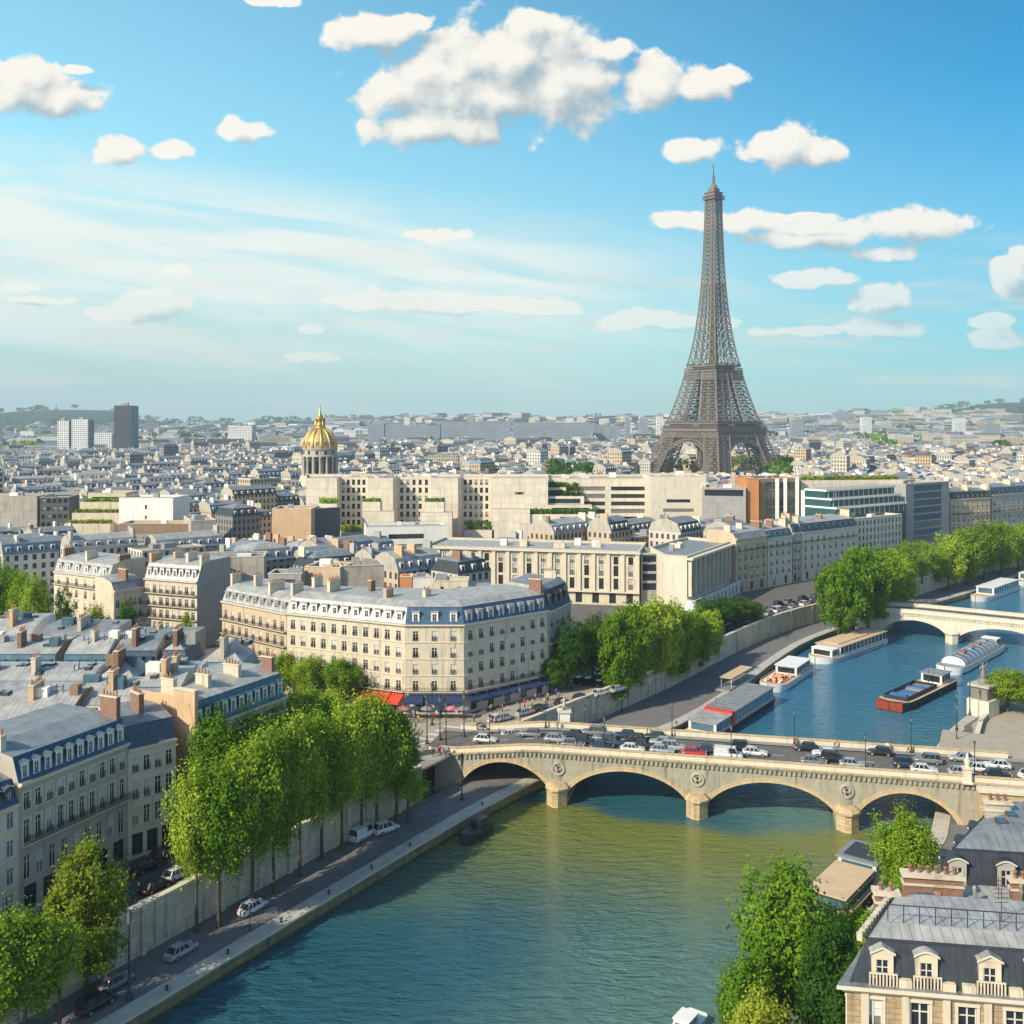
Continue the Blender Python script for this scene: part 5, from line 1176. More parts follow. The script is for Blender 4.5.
def simple_block(mb, c, detail=True):
    x, y, w, d, ang, h, wi, ri = c; z0 = terrain(x, y); wm = FARW[wi].name; ca, sa = math.cos(ang), math.sin(ang)
    P = [V2(x + ca * i - sa * j, y + sa * i + ca * j) for i, j in ((-w / 2, -d / 2), (w / 2, -d / 2), (w / 2, d / 2), (-w / 2, d / 2))]
    za, zb = z0 - 3, z0 + h; r = ROOFS[ri]; rng = random.Random(int(x * 7 + y))
    for i in range(4): mb.face((*at([P[i], P[(i + 1) % 4]], za), *at([P[(i + 1) % 4], P[i]], zb)), wm, uv=[(0, za), ((P[i] - P[i - 3]).length, za), ((P[i] - P[i - 3]).length, zb), (0, zb)])
    if ri == 6:
        I = offset_poly(P, [.4] * 4); mb.ring(at(P, zb), at(P, zb + .6), 'trim_stone'); mb.ring(at(P, zb + .6), at(I, zb + .6), 'trim_stone'); mb.face(at(I, zb + .1), 'gravel_roof'); zt = zb
        for _ in range(2): mb.box((x + rng.uniform(-.3, .3) * w, y + rng.uniform(-.2, .2) * d, zb), (w * .2, d * .3, rng.uniform(1.5, 3.5)), rng.choice(('roof_kit', wm)), ang, False)
    else:
        hs = rng.uniform(2.4, 4) * (1 if y < 3500 else 1.3); i1 = min(1.4, d * .12); i2 = d * .28; e = rng.choice((0, 0, 1))
        P0 = offset_poly(P, [-.25, 0, -.25, 0]); P1 = offset_poly(P, [i1, i1 * e, i1, i1 * e]); P2 = offset_poly(P, [i1 + i2, (i1 + i2) * e, i1 + i2, (i1 + i2) * e])
        for i in range(4):
            j = (i + 1) % 4; g = wm if (i % 2 and not e) else None
            mb.face((*at([P0[i], P0[j]], zb), *at([P1[j], P1[i]], zb + hs)), 'grey_stone' if g else r[0]); mb.face((*at([P1[i], P1[j]], zb + hs), *at([P2[j], P2[i]], zb + hs + 1.5)), 'grey_stone' if g else r[1])
        mb.face(at(P2, zb + hs + 1.5), r[1]); zt = zb + hs + 1
        if detail:
            n = max(2, int(w / 3.2)); L = w
            for k in range(n):                 # dormers on the street slope
                u = (-.5 + (k + .5) / n) * w; jx = -d / 2 + i1 * .55; mb.box((x + ca * u - sa * jx, y + sa * u + ca * jx, zb + .4), (1.3, 1.2, hs * .6), 'white_wall', ang, False)
                jx -= .62; mb.face([Vector((x + ca * (u + a) - sa * jx, y + sa * (u + a) + ca * jx, zb + .7 + b)) for a, b in ((-.4, 0), (.4, 0), (.4, hs * .42), (-.4, hs * .42))], 'frame_dark')
        for k in range(rng.choice((1, 2, 3)) if y < 3000 else 1):
            u = rng.choice((-.46, .46, rng.uniform(-.4, .4))) * w; jx = rng.uniform(-.25, .15) * d
            mb.box((x + ca * u - sa * jx, y + sa * u + ca * jx, zt - 1), (.8 if y < 2000 else 1.4, min(3.4, d * .3), rng.uniform(2.2, 3.8)), rng.choice(('brick', 'pale_stone', 'grey_stone', 'ochre_wall', 'white_wall', 'grey_wall')), ang, False)
    return P, zt
CELLS.sort(key=lambda c: c[1])
hi = sorted(HAND, key=lambda t: t[0]); k = 0; VIS = []
for c in CELLS:
    while k < len(hi) and hi[k][0] < c[1]:
        a, b = cols(hi[k][1]); ys = sum(p.y for p in hi[k][1]) / len(hi[k][1]); py = HOR + F * (CAMZ - hi[k][2]) / ys
        for q in range(a, b + 1): SKY[q] = min(SKY[q], py)
        k += 1
    x, y, w, d, ang, h = c[:6]; hw = abs(w / 2 * math.cos(ang)) + abs(d / 2 * math.sin(ang)); a, b = max(0, int(512 + F * (x - hw) / y)), min(1023, int(512 + F * (x + hw) / y))
    py = HOR + F * (CAMZ - terrain(x, y) - h - 4) / y; base = HOR + F * (CAMZ - terrain(x, y)) / y; ar = 0
    for q in range(a, b + 1):
        ar += max(0, min(SKY[q], base) - py); SKY[q] = min(SKY[q], py)
    VIS.append(ar)
order = sorted(range(len(CELLS)), key=lambda i: -VIS[i]); NIND = 215
IND = set(i for i in order[:NIND] if VIS[i] > 6)
SECT = [(45, 'at the left edge'), (105, 'below the pale tower slabs'), (160, 'below the dark glass tower'), (225, 'midway from glass tower to gold dome'), (292, 'just left of the gold dome'), (352, 'around the gold dome'), (440, 'just right of the gold dome'), (560, 'midway from dome to iron tower'), (650, 'just left of the iron tower'), (785, 'around the iron tower'), (880, 'just right of the iron tower'), (960, 'right of the glass terraces'), (2000, 'at the right edge')]
ORD = ['first', 'second', 'third', 'fourth', 'fifth', 'sixth', 'seventh', 'eighth', 'ninth', 'tenth'] + ['%dth' % k for k in range(11, 60)]
def sector(px): return next(s for e, s in SECT if px < e)
byS = {}
for i in sorted(IND): byS.setdefault(sector(512 + F * CELLS[i][0] / CELLS[i][1]), []).append(i)
HT = lambda h: 'tall' if h > 20 else 'low' if h < 15 else 'medium'
used = {}
for s, L in byS.items():
    cnt = {}
    for i in L: cnt.setdefault((HT(CELLS[i][5]), CELLS[i][6], CELLS[i][7]), []).append(i)
    for (hh, wi, ri), q in cnt.items():
        q.sort(key=lambda i: CELLS[i][1])
        for n_, i in enumerate(q):
            lab = '%s %s block, %s roof, %s' % (hh, FARN[wi], ROOFS[ri][2], s) if len(q) == 1 else '%s %s block, %s roof, %s nearest %s' % (hh, FARN[wi], ROOFS[ri][2], ORD[n_], s)
            c = CELLS[i]; mb = MB(); simple_block(mb, c); z0 = terrain(c[0], c[1])
            tag(mb.build('apartment_block', origin=(c[0], c[1], z0)), lab, 'building', 'apartment blocks filling the middle distance')
mb = MB()
for i, c in enumerate(CELLS):
    if i not in IND: simple_block(mb, c, VIS[i] > 1 and c[1] < 2200)
o = kind(tag(mb.build('distant_city'), 'countless pale apartment blocks of the city merging toward the hazy horizon', 'city'), 'stuff')
# trees between the far roofs
mb = MB(); rng = random.Random(3)
for k in range(620):
    yy = rng.uniform(480, 1600) if k < 260 else rng.uniform(1500, 6500); xx = rng.uniform(-.55, .55) * yy
    if not clear(xx, yy, 6) and yy < 900: continue
    s = rng.uniform(8, 16) * (1 if yy < 1600 else 2.2); leafbox(mb, (xx, yy, terrain(xx, yy) + rng.uniform(2, 9)), (s * rng.uniform(1, 3), s, s * .8), rng.uniform(-.6, .6), rng.choice(('leaf_dark', 'leaf_dark', 'leaf_mid')), 70, s * .13, rng, True)
for (xa, ya, xb, yb) in [(262, 1010, 335, 1060), (300, 1120, 420, 1180), (205, 1160, 330, 1240)]:      # lawns and groves by the iron tower
    for k in range(26): leafbox(mb, (rng.uniform(xa, xb), rng.uniform(ya, yb), ZS + rng.uniform(4, 10)), (18, 14, 11), 0, rng.choice(('leaf_mid', 'leaf_yellow', 'leaf_dark')), 110, 1.3, rng, True)
for k in range(16): leafbox(mb, (rng.uniform(30, 72), rng.uniform(760, 800), 18 + rng.uniform(0, 9)), (14, 12, 11), 0, 'leaf_dark', 120, 1.2, rng, True)
kind(tag(mb.build('distant_trees'), 'far off dark green treetops scattered between the city roofs', 'trees'), 'stuff')
# ---------------------------------------------------------------- right bank, foreground roofs
rA, rB_, rC_, rD = V2(24.8, 75.9), V2(48, 72.2), V2(53.0, 79.5), V2(29.8, 83.2)
rR = [dict(z=.5, h=3.0, n=7, w=1.6, st='dark'), dict(z=5.0, h=2.5, n=7, w=1.25, st='guard sur'), dict(z=9.0, h=2.5, n=7, w=1.25, st='guard sur'), dict(z=14.6, h=2.7, n=7, w=1.3, st='guard sur')]
r1 = haus('ornate warm stone mansion with dark mansard and stone dormers, bottom right corner', [rA, rB_, rC_, rD], 26.0, {0: 7, 3: 3}, 'tan_stone', rows=rR, roof=('slate_dark', 'zinc_pale'), hs=2.9, i1=1.0, hu=.5, i2=1.7, dorm=None, balc=(), chim=0, z0=8.0, near=True, hip=(3,))
o0 = parent_loc(r1); dd = (rB_ - rA).normalized(); nn = V2(-dd.y, dd.x); aa = math.atan2(dd.y, dd.x)
dmesh = dormer_mesh(1.55, 2.15, 1.5, 'zinc_pale', 'cream_stone', 'arch'); dround = dormer_mesh(1.55, 2.15, 1.5, 'zinc_pale', 'cream_stone', 'round')
for k, u in enumerate((2.6, 5.7, 10.1, 13.4, 16.8, 20.2)):
    q = rA + dd * u + nn * .25; dd_ = inst('dormer', dround if k % 2 else dmesh, r1, Vector((q.x, q.y, 26.35)) - o0, aa)
    mb = MB(); q = rA + dd * u - nn * .05
    mb.box((q.x, q.y, 27.15), (2.0, .1, .1), 'cream_stone', aa)
    for t in range(9): p = q + dd * (-.95 + t * .2375); mb.box((p.x, p.y, 26.32), (.1, .09, .84), 'cream_stone', aa)
    mb.build('balustrade', r1)
for u in (4.15, 7.2, 8.6, 11.8, 15.1, 18.5):
    q = rA + dd * u + nn * .1; mb = MB(); mb.box((q.x, q.y, 26.3), (.9, .5, .55), 'cream_stone', aa); mb.build('parapet_block', r1)
for u in (.6, 1.6, 22.3):                      # pilasters of the top storey
    pass
for k in range(8):
    u = 1.9 + k * 2.85 - .6; q = rA + dd * min(u, 23) - nn * .1; mb = MB(); mb.box((q.x, q.y, 20.4), (.5, .24, 5.3), 'cream_stone', aa); mb.build('pilaster', r1)
for p0, p1 in ((rA + nn * 1.1 + dd * 1.1, rD - nn * .3 + dd * .7),):
    mb = MB(); n = 12
    for k in range(n): q = p0.lerp(p1, k / (n - 1)); mb.box((q.x, q.y, 29.0), (.35, .35, .55), 'cream_stone', aa)
    mb.bar(Vector((*p0, 29.35)), Vector((*p1, 29.35)), .35, 'cream_stone'); mb.build('roof_edge', r1)
def stack(root, q, w, d, z0, z1, ang, m='brick', pots=4):
    mb = MB(); mb.box((q[0], q[1], z0), (w, d, z1 - z0), m, ang, False); mb.box((q[0], q[1], z1), (w + .35, d + .35, .28), 'cream_stone', ang); mb.box((q[0], q[1], z1 - .7), (w + .2, d + .2, .2), 'cream_stone', ang); c = mb.build('chimney', root)
    for k in range(pots):
        t = (-.5 + (k + .5) / pots) * w * .9; mb = MB(); mb.lathe((q[0] + math.cos(ang) * t, q[1] + math.sin(ang) * t, z1 + .28), [(.17, 0), (.14, .5), (.18, .52), (.18, .6)], 'terracotta', 8); mb.build('chimney_pot', c)
r1b = haus('low zinc roofed rear wing behind the ornate warm stone mansion', [rD + V2(.05, .08), rC_ + V2(.05, .08), rC_ + V2(6.2, 7.4), rD + V2(6.8, 7.6)], 25.0, {3: 3}, 'tan_stone', roof=('slate_dark', 'zinc_pale'), hs=1.2, i1=.8, hu=.6, i2=2.8, dorm=None, balc=(), chim=0, z0=8.0, hip=(3,))
stack(r1b, rD + V2(1.1, 1.4), 1.8, 1.0, 25.4, 28.9, aa, 'brick', 2); stack(r1b, rD + V2(6.4, 5.0), 4.8, .95, 26, 28.7, aa, 'brick', 6); stack(r1b, rD + V2(13.8, 4.2), 2.0, .7, 26, 28.6, aa, 'brick', 3)
for x, y, h in ((5.2, .9, 2.4), (13.2, -.9, 1.7), (15.5, 1.9, 2.0), (10.2, 1.4, 1.2)):
    mb = MB(); q = rD + V2(x, y); mb.lathe((q.x, q.y, 26.6), [(.3, 0), (.26, h), (.36, h + .02), (.36, h + .18), (.2, h + .3)], 'terracotta', 10); mb.build('flue', r1b)
mb = MB(); q = rD + V2(5.4, 2.8); mb.box((q.x, q.y, 26.8), (2.0, 1.6, 1.1), 'frame_dark', aa); mb.box((q.x, q.y, 27.9), (1.7, 1.3, .08), 'glass_blue', aa); mb.build('skylight', r1b)
mb = MB()                                       # iron rail along the roof walk
for k in range(16): q = rA + nn * 2.9 + dd * (3.5 + k * 1.15); mb.bar(Vector((*q, 29.7)), Vector((*q, 31.0)), .06, 'iron')
mb.bar(Vector((*(rA + nn * 2.9 + dd * 3.5), 31.0)), Vector((*(rA + nn * 2.9 + dd * 20.8), 31.0)), .07, 'iron'); mb.build('roof_railing', r1)
e0, e1, e2, e3 = V2(37.4, 91.3), V2(62, 87.4), V2(70, 97.5), V2(46.0, 101.6)
r2 = haus('slate mansard house with round dormers behind the ornate mansion', [e0, e1, e2, e3], 25.8, {0: 6, 3: 3}, 'tan_stone', roof=('slate_dark', 'zinc'), hs=3.3, i1=1.2, hu=1.0, i2=2.6, dorm='round', dm='grey_stone', dz=2.2, balc=(), chim=0, z0=8.0, hip=(3,))
stack(r2, e0 + V2(9.5, 7.6), 2.2, .7, 29, 31.0, aa, 'grey_stone', 3); stack(r2, e0 + V2(16.5, 5.6), 2.4, .8, 29, 31.3, aa, 'brick', 3)
h0_, h1_ = V2(47.5, 103.2), V2(72, 99)
r3_ = haus('plain grey zinc gabled house next to the bridge abutment', [h0_, h1_, V2(84, 113), V2(59.5, 117.5)], 24.2, {0: 6, 3: 4}, 'grey_stone', roof=('zinc', 'zinc'), hs=1.2, i1=1.6, hu=1.6, i2=4.2, dorm=None, balc=(), chim=0, z0=8.0, hip=(3,))
stack(r3_, h0_ + V2(15, 9), 2.4, .8, 26, 28.8, aa, 'grey_stone', 3)
rng = random.Random(17)
for root, org, w_, d_, z, P_, m_ in ((r1, rA + nn * 3.2 + dd * 3, 18, 3.0, 29.6, [rA, rB_, rC_, rD], 2.6), (r1b, rD + V2(5, 3.2), 17, 3.0, 26.9, [rD, rC_, rC_ + V2(6.2, 7.4), rD + V2(6.8, 7.6)], 2.4), (r2, e0 + V2(6, 4.5), 16, 4.5, 30.2, [e0, e1, e2, e3], 3.4), (r3_, h0_ + V2(6, 4), 16, 8, 26.9, [h0_, h1_, V2(84, 113), V2(59.5, 117.5)], 5.2)):
    for k in range(11):
        q = org + dd * rng.uniform(0, w_) + nn * rng.uniform(0, d_); t = rng.random(); mb = MB()
        if not inside(q, offset_poly(P_, [m_] * 4)): continue
        if t < .3: mb.box((q.x, q.y, z - .4), (.9, 1.2, .75), 'frame_dark', aa); mb.box((q.x, q.y, z + .35), (.75, 1.0, .05), 'glass_blue', aa); mb.build('skylight', root)
        elif t < .7: mb.lathe((q.x, q.y, z - .5), [(.11, 0), (.11, rng.uniform(1.1, 1.9)), (.2, 1.95), (.18, 2.1), (.02, 2.25)], rng.choice(('roof_kit', 'lead_grey', 'terracotta')), 8); mb.build('vent_pipe', root)
        elif t < .85: mb.tube([(q.x, q.y, z - .5), (q.x, q.y, z + 2.6)], [.035, .03], 'iron', 5); [mb.bar((q.x - .5, q.y, z + 1.6 + j * .35), (q.x + .5, q.y, z + 1.6 + j * .35), .04, 'iron') for j in range(3)]; mb.build('aerial', root)
        else: mb.box((q.x, q.y, z - .6), (rng.uniform(1, 1.8), rng.uniform(.8, 1.4), rng.uniform(1.1, 1.7)), rng.choice(('grey_wall', 'roof_kit', 'brick')), aa); mb.build('roof_hatch', root)
# ---------------------------------------------------------------- trees
def crown_mesh(seed, rw, zb, zt, leaf, ncl, per, ls, droop=0.0, up=0.0):
    rng = random.Random(seed); mb = MB(); zc = (zb + zt) / 2; hz_ = (zt - zb) / 2
    lob = [(Vector((rng.gauss(0, 1), rng.gauss(0, 1), rng.gauss(0, .8))).normalized(), rng.uniform(.12, .30)) for _ in range(9)]
    cl = []
    plumes = [(Vector((0, 0, 0)), 1.0)] + [(Vector((math.cos(a), math.sin(a), 0)) * rw * rng.uniform(.40, .62), rng.uniform(.62, .95)) for a in [2 * math.pi * (k + rng.uniform(-.3, .3)) / 6 for k in range(6)]]
    for k in range(int(ncl * .62)):              # upright plumes of foliage give the crown its broken outline
        o, t = plumes[k % len(plumes)]; d = Vector((rng.gauss(0, 1), rng.gauss(0, 1), rng.gauss(0, 1))).normalized(); r = rng.uniform(.45, 1.0) ** .5; ph = hz_ * (.50 + .34 * t)
        cl.append((Vector((o.x + d.x * rw * .40 * r, o.y + d.y * rw * .40 * r, zb + (zt - zb) * t - ph + d.z * ph * r)), rng.uniform(.6, 1.1), d))
    for _ in range(int(ncl * .38)):
        d = Vector((rng.gauss(0, 1), rng.gauss(0, 1), rng.gauss(0, 1))).normalized(); r = .80
        for l, a in lob: r += a * max(0, d.dot(l)) ** 4
        r *= rng.uniform(.42, 1.0) ** .55
        tz = d.z; wz = 1 - .25 * max(0, tz) ** 2 - .22 * max(0, -tz)
        cl.append((Vector((d.x * rw * r * wz, d.y * rw * r * wz, zc + d.z * hz_ * r)), rng.uniform(.75, 1.35), d))
    for c, cr, d in cl:
        for _ in range(per):
            o = Vector((rng.gauss(0, .5), rng.gauss(0, .5), rng.gauss(0, .55 + up))) * cr; p = c + o
            nrm = (d * .55 + o * .5 + Vector((rng.gauss(0, .6), rng.gauss(0, .6), rng.gauss(.25, .6)))).normalized()
            a = nrm.cross(Vector((rng.gauss(0, 1), rng.gauss(0, 1), rng.gauss(0, 1)))).normalized(); b = nrm.cross(a); t = ls * rng.uniform(.6, 1.25)
            if droop: a = (a + Vector((0, 0, -droop))).normalized()
            mb.face((p - a * t, p - b * t * .55, p + a * t, p + b * t * .55), leaf)
    o = mb.build('crown'); me = o.data; bpy.data.objects.remove(o); return me, [c for c, _, _ in cl]
def trunk_mesh(seed, zb, zt, rw, r0, cl, fork=False):
    rng = random.Random(seed); mb = MB(); zf = zb + (zt - zb) * .12
    mb.tube([(0, 0, -.2), (0, 0, .5), (.08, .05, zb * .5), (0, .1, zf)], [r0 * 1.5, r0 * 1.05, r0 * .85, r0 * .7], 'bark', 7, False)
    for k in range(9):
        e = cl[rng.randrange(len(cl))]; b = Vector((0, .1, zf - .4 + rng.uniform(-.8, .8) * (1 if k else 0))); m_ = b.lerp(e, .5) + Vector((0, 0, .5)); mb.tube([b, m_, e], [r0 * .5, r0 * .28, r0 * .1], 'bark', 5, False)
    mb.tube([(0, .1, zf), (.1, .2, (zf + zt) / 2), (0, 0, zt - .8)], [r0 * .65, r0 * .4, r0 * .1], 'bark', 5, False)
    o = mb.build('trunk'); me = o.data; bpy.data.objects.remove(o); return me
TV = {}
def variant(nm, leaf, seeds, rw=4.3, zb=4.6, zt=16.0, ncl=190, per=92, ls=.235, r0=.28, **kw):
    TV[nm] = []
    for s in seeds:
        cm, cl = crown_mesh(s, rw, zb, zt, leaf, ncl, per, ls, **kw); TV[nm].append((cm, trunk_mesh(s, zb, zt, rw, r0, cl)))
variant('quay', 'leaf_bright', (1, 2, 3, 4), zb=5.6, up=.4)
variant('street', 'leaf_mid', (11, 12, 13), zb=3.2, up=.35)
variant('shade', 'leaf_dark', (21, 22), zb=3.0)
variant('olive', 'leaf_yellow', (31, 32), zb=2.2)
variant('young', 'leaf_bright', (41,), rw=3.4, zb=5.5, zt=14, ncl=70, per=60, up=.3)
variant('weeping', 'leaf_bright', (51, 52, 53), rw=5.2, zb=3.0, zt=16.5, ncl=240, per=64, ls=.34, droop=.8)
tcnt = {}
def tree(nm, label, x, y, z, h, wd, group=None, rz=None):
    k = tcnt.get(nm, 0); tcnt[nm] = k + 1; cm, tm_ = TV[nm][k % len(TV[nm])]; base = 14.0 if nm == 'young' else 16.5 if nm == 'weeping' else 16.0
    w0 = 6.8 if nm == 'young' else 10.4 if nm == 'weeping' else 8.6
    o = thing('tree', label, 'tree', (x, y, z), RN.uniform(0, 6.28) if rz is None else rz, group); s = wd / w0 / 1.05; o.scale = (s, s, h / base)
    inst('trunk', tm_, o, (0, 0, 0)); inst('crown', cm, o, (0, 0, 0)); return o
OR = ['first', 'second', 'third', 'fourth', 'fifth', 'sixth', 'seventh', 'eighth', 'ninth', 'tenth', 'eleventh', 'twelfth', 'thirteenth', 'fourteenth', 'fifteenth']
# row on the lower left quay, foot of the wall (photograph column and row of each trunk base, top row, width in metres)
g = 'leafy trees lining the left quay'
row = [(197, 932, 775, 7.6), (219, 927, 770, 9.5), (252, 908, 742, 9.5), (274, 893, 735, 8.5), (300, 876, 722, 9.0), (322, 858, 716, 9.2), (342, 850, 712, 8.6), (362, 838, 704, 9.0), (377, 832, 700, 9.4), (396, 824, 712, 8.4)]
for i, (px, py, pt, wd) in enumerate(row):
    p = G(px, py, ZQ); h = (py - pt) / F * p.y; tree('quay', 'bright green quay tree below the street wall, %s from the near end of the row' % OR[i], p.x, p.y, ZQ, h * 1.02, wd * .98, g)
row = [(212, 838, 715, 8.5), (236, 815, 700, 9), (262, 798, 690, 9.5), (286, 783, 690, 9), (308, 772, 690, 9), (330, 760, 692, 9)]
for i, (px, py, pt, wd) in enumerate(row):
    p = G(px, py, ZS); h = (py - pt) / F * p.y; tree('quay', 'light green street tree behind the quay row, %s from the left' % OR[i], p.x, p.y, ZS, h, wd * .98, 'street trees above the left quay wall')
for px, py, pt, wd, lb in ((284, 706, 654, 7, 'left of three'), (310, 709, 656, 8, 'middle of three'), (340, 710, 660, 8.5, 'right of three')):
    p = G(px, py, ZS); tree('quay', '%s small trees before the cream corner building facade' % lb, p.x, p.y, ZS, (py - pt) / F * p.y, wd)
p = G(408, 822, ZQ); tree('young', 'small sparse young tree at the quay ramp left of the bridge', p.x, p.y, ZQ, 8.5, 7)
p = G(86, 990, ZQ); tree('olive', 'dense olive green tree beside the dark cars at lower left', p.x, p.y, ZQ, 17.2, 9.4)
p = G(59, 1034, ZQ); tree('young', 'slender young tree with thin bare trunk at lower left', p.x, p.y, ZQ, 12.6, 6.2)
p = G(26, 1046, ZQ); tree('quay', 'broad bright tree second from the lower left corner', p.x, p.y, ZQ, 13.6, 8.0)
p = G(-6, 1060, ZQ); tree('quay', 'broad bright tree cut by the lower left corner', p.x, p.y, ZQ, 14.2, 8.4)
# round group on the far quay
for i, (px, py, pt, wd) in enumerate([(617, 710, 612, 9), (629, 703, 601, 10.5), (646, 692, 597, 11), (660, 688, 599, 11), (678, 681, 604, 10.5), (694, 672, 606, 10), (708, 664, 609, 8)]):
    p = G(px, py, ZQ); tree('weeping', 'big yellow green tree beside the moored boats, %s from the left of the clump' % OR[i], p.x, p.y, ZQ, (py - pt) / F * p.y, wd * 1.15, 'clump of quay trees past the bridge')
for px, py, pt, wd, lb in ((550, 693, 656, 7, 'low dark tree'), (572, 690, 622, 9, 'dark green tree'), (592, 684, 618, 9, 'taller dark green tree')):
    p = G(px, py, ZS); tree('shade', '%s shading the street right of the corner building' % lb, p.x, p.y, ZS, (py - pt) / F * p.y, wd)
for i, (px, py, pt, wd) in enumerate([(706, 636, 600, 9), (722, 630, 598, 9), (738, 626, 598, 9), (752, 622, 601, 8)]):
    p = G(px, py, ZS); tree('shade', 'dark round street tree below the grey finned hall, %s from left' % OR[i], p.x, p.y, ZS, (py - pt) / F * p.y, wd, 'dark trees below the finned hall')
for i, (px, py, pt, wd) in enumerate([(838, 641, 560, 12), (852, 634, 548, 14), (868, 628, 545, 15), (884, 618, 548, 14), (897, 611, 552, 12)]):
    p = G(px, py, ZQ); tree('weeping', 'tall weeping tree left of the far bridge, %s from left' % OR[i], p.x, p.y, ZQ, (py - pt) / F * p.y, wd * 1.1, 'weeping trees by the far bridge')
for i, (px, py, pt, wd) in enumerate([(905, 588, 543, 11), (922, 583, 541, 12), (938, 579, 545, 10)]):
    p = G(px, py, ZS); tree('street', 'smaller tree between weeping trees and dark row, %s from left' % OR[i], p.x, p.y, ZS, (py - pt) / F * p.y, wd, 'smaller trees behind the far bridge')
for i, (px, py, pt, wd) in enumerate([(948, 588, 531, 13), (966, 582, 524, 15), (984, 577, 520, 15), (1001, 572, 519, 15), (1018, 568, 520, 15), (1036, 562, 520, 15)]):
    p = G(px, py, ZQ + 1); tree('weeping' if i < 2 else 'street', 'tree %s from left in the dark green row at right edge' % OR[i], p.x, p.y, ZQ, (py - pt) / F * p.y, wd * 1.1, 'dark green tree row at the right')
# left street trees among the roofs
for i, (px, pt, yy, wd) in enumerate([(-6, 572, 255, 9), (8, 566, 262, 9), (22, 574, 250, 8), (36, 578, 240, 7)]):
    p = GP(px, 0, yy); tree('quay', 'bright tree in the left edge street, %s from left' % OR[i], p.x, p.y, ZS, CAMZ - (pt - HOR) / F * yy - ZS, wd, 'trees in the street at the left edge')
for px, pt, yy, wd, lb in ((64, 592, 240, 6, 'dark tree'), (98, 602, 236, 6, 'yellowish tree'), (126, 604, 240, 7, 'round green tree'), (186, 614, 236, 4, 'thin yellow tree')):
    p = GP(px, 0, yy); tree('olive' if 'yellow' in lb else 'shade', '%s in front of the sunlit left terrace houses' % lb, p.x, p.y, ZS, CAMZ - (pt - HOR) / F * yy - ZS, wd)
# right bank
for (nm, x, y, z, h, wd, lb) in [('street', 28.6, 106, 2, 20.5, 10.5, 'tallest dark green tree in front of the houseboat'), ('quay', 37.0, 112, 2, 12.2, 10.0, 'bright spreading tree right of the tallest foreground tree'), ('street', 23.3, 101, 2, 14.0, 6.5, 'slim tree leaning over the river bank, lower right'),
        ('olive', 22.4, 93, 2, 14.6, 8.0, 'yellow green bushy tree at the bottom edge'), ('shade', 30.8, 97, 2, 17.5, 7.5, 'darkest tree against the ornate mansion'), ('street', 38.8, 106, 8, 9.0, 7.0, 'tree close to the brick chimney of the rear wing'),
        ('quay', 52.0, 135, 2, 13.8, 8.2, 'round light green tree between houseboat and slate roofs'), ('street', 49.0, 128, 2, 9.0, 6.5, 'lower tree at the foot of the slate roofed house'), ('quay', 103.5, 214, 7, 8.5, 12.0, 'broad tree right of the bronze statue pylon'), ('street', 109, 210, 7, 8.0, 10, 'tree at the right edge beside the broad one')]:
    tree(nm, lb, x, y, z, h, wd)
# ---------------------------------------------------------------- boats
def hull(mb, L, Wd, z0, z1, m, bow=.22, stern=.08, deck='tan_deck', flare=.9, sheer=.5):
    n = 22; S = []
    for k in range(n + 1):
        t = k / n; w = 1.0
        if t > 1 - bow: u = (t - (1 - bow)) / bow; w = math.sqrt(max(0, 1 - u ** 2.2))
        if t < stern: u = (stern - t) / stern; w = .75 + .25 * math.sqrt(1 - u * u)
        zz = z1 + sheer * max(0, (t - .75) / .25) ** 2
        S.append(((t - .5) * L, Wd / 2 * max(w, .03), zz))
    for (x0, w0, a), (x1, w1, b) in zip(S, S[1:]):
        for s in (-1, 1):
            mb.face((Vector((x0, s * w0 * flare, z0)), Vector((x1, s * w1 * flare, z0)), Vector((x1, s * w1, b)), Vector((x0, s * w0, a))), m, True)
        mb.face((Vector((x0, -w0, a - .02)), Vector((x1, -w1, b - .02)), Vector((x1, w1, b - .02)), Vector((x0, w0, a - .02))), deck)
    x, w_, a = S[0]; mb.face((Vector((x, w_ * flare, z0)), Vector((x, -w_ * flare, z0)), Vector((x, -w_, a)), Vector((x, w_, a))), m)
    return S
def boat(name, label, p0, p1, loff=0):
    a, b = Vector(p0[:2]), Vector(p1[:2]); d = (b - a); o = thing(name, label, 'boat', ((a.x + b.x) / 2, (a.y + b.y) / 2, 0), math.atan2(d.y, d.x)); o['L'] = 0; del o['L']
    return o, d.length
def part(mb, name, root): o = mb.build(name, origin=(0, 0, 0)); o.parent = root; o.location = (0, 0, 0); return o
def cabin(root, x0, x1, w, z0, h, m='white_paint', roof='white_paint', glass='glass', n=None, over=.3, name='cabin', sill=.35, wh=None):
    mb = MB(); L = x1 - x0; mb.box(((x0 + x1) / 2, 0, z0), (L, w, h), m); c = part(mb, name, root)
    n = n or max(3, int(L / 1.9)); wh = wh or h - sill - .3
    for s in (-1, 1):
        for k in range(n):
            mb = MB(); x = x0 + L * (k + .5) / n; mb.box((x, s * w / 2, z0 + sill), (L / n * .8, .07, wh), glass); part(mb, 'window', c)
    for xx in (x0, x1):
        mb = MB(); mb.box((xx, 0, z0 + sill), (.07, w * .8, wh), glass); part(mb, 'window', c)
    mb = MB(); mb.box(((x0 + x1) / 2, 0, z0 + h), (L + 2 * over, w + 2 * over, .14), roof); part(mb, 'cabin_roof', root)
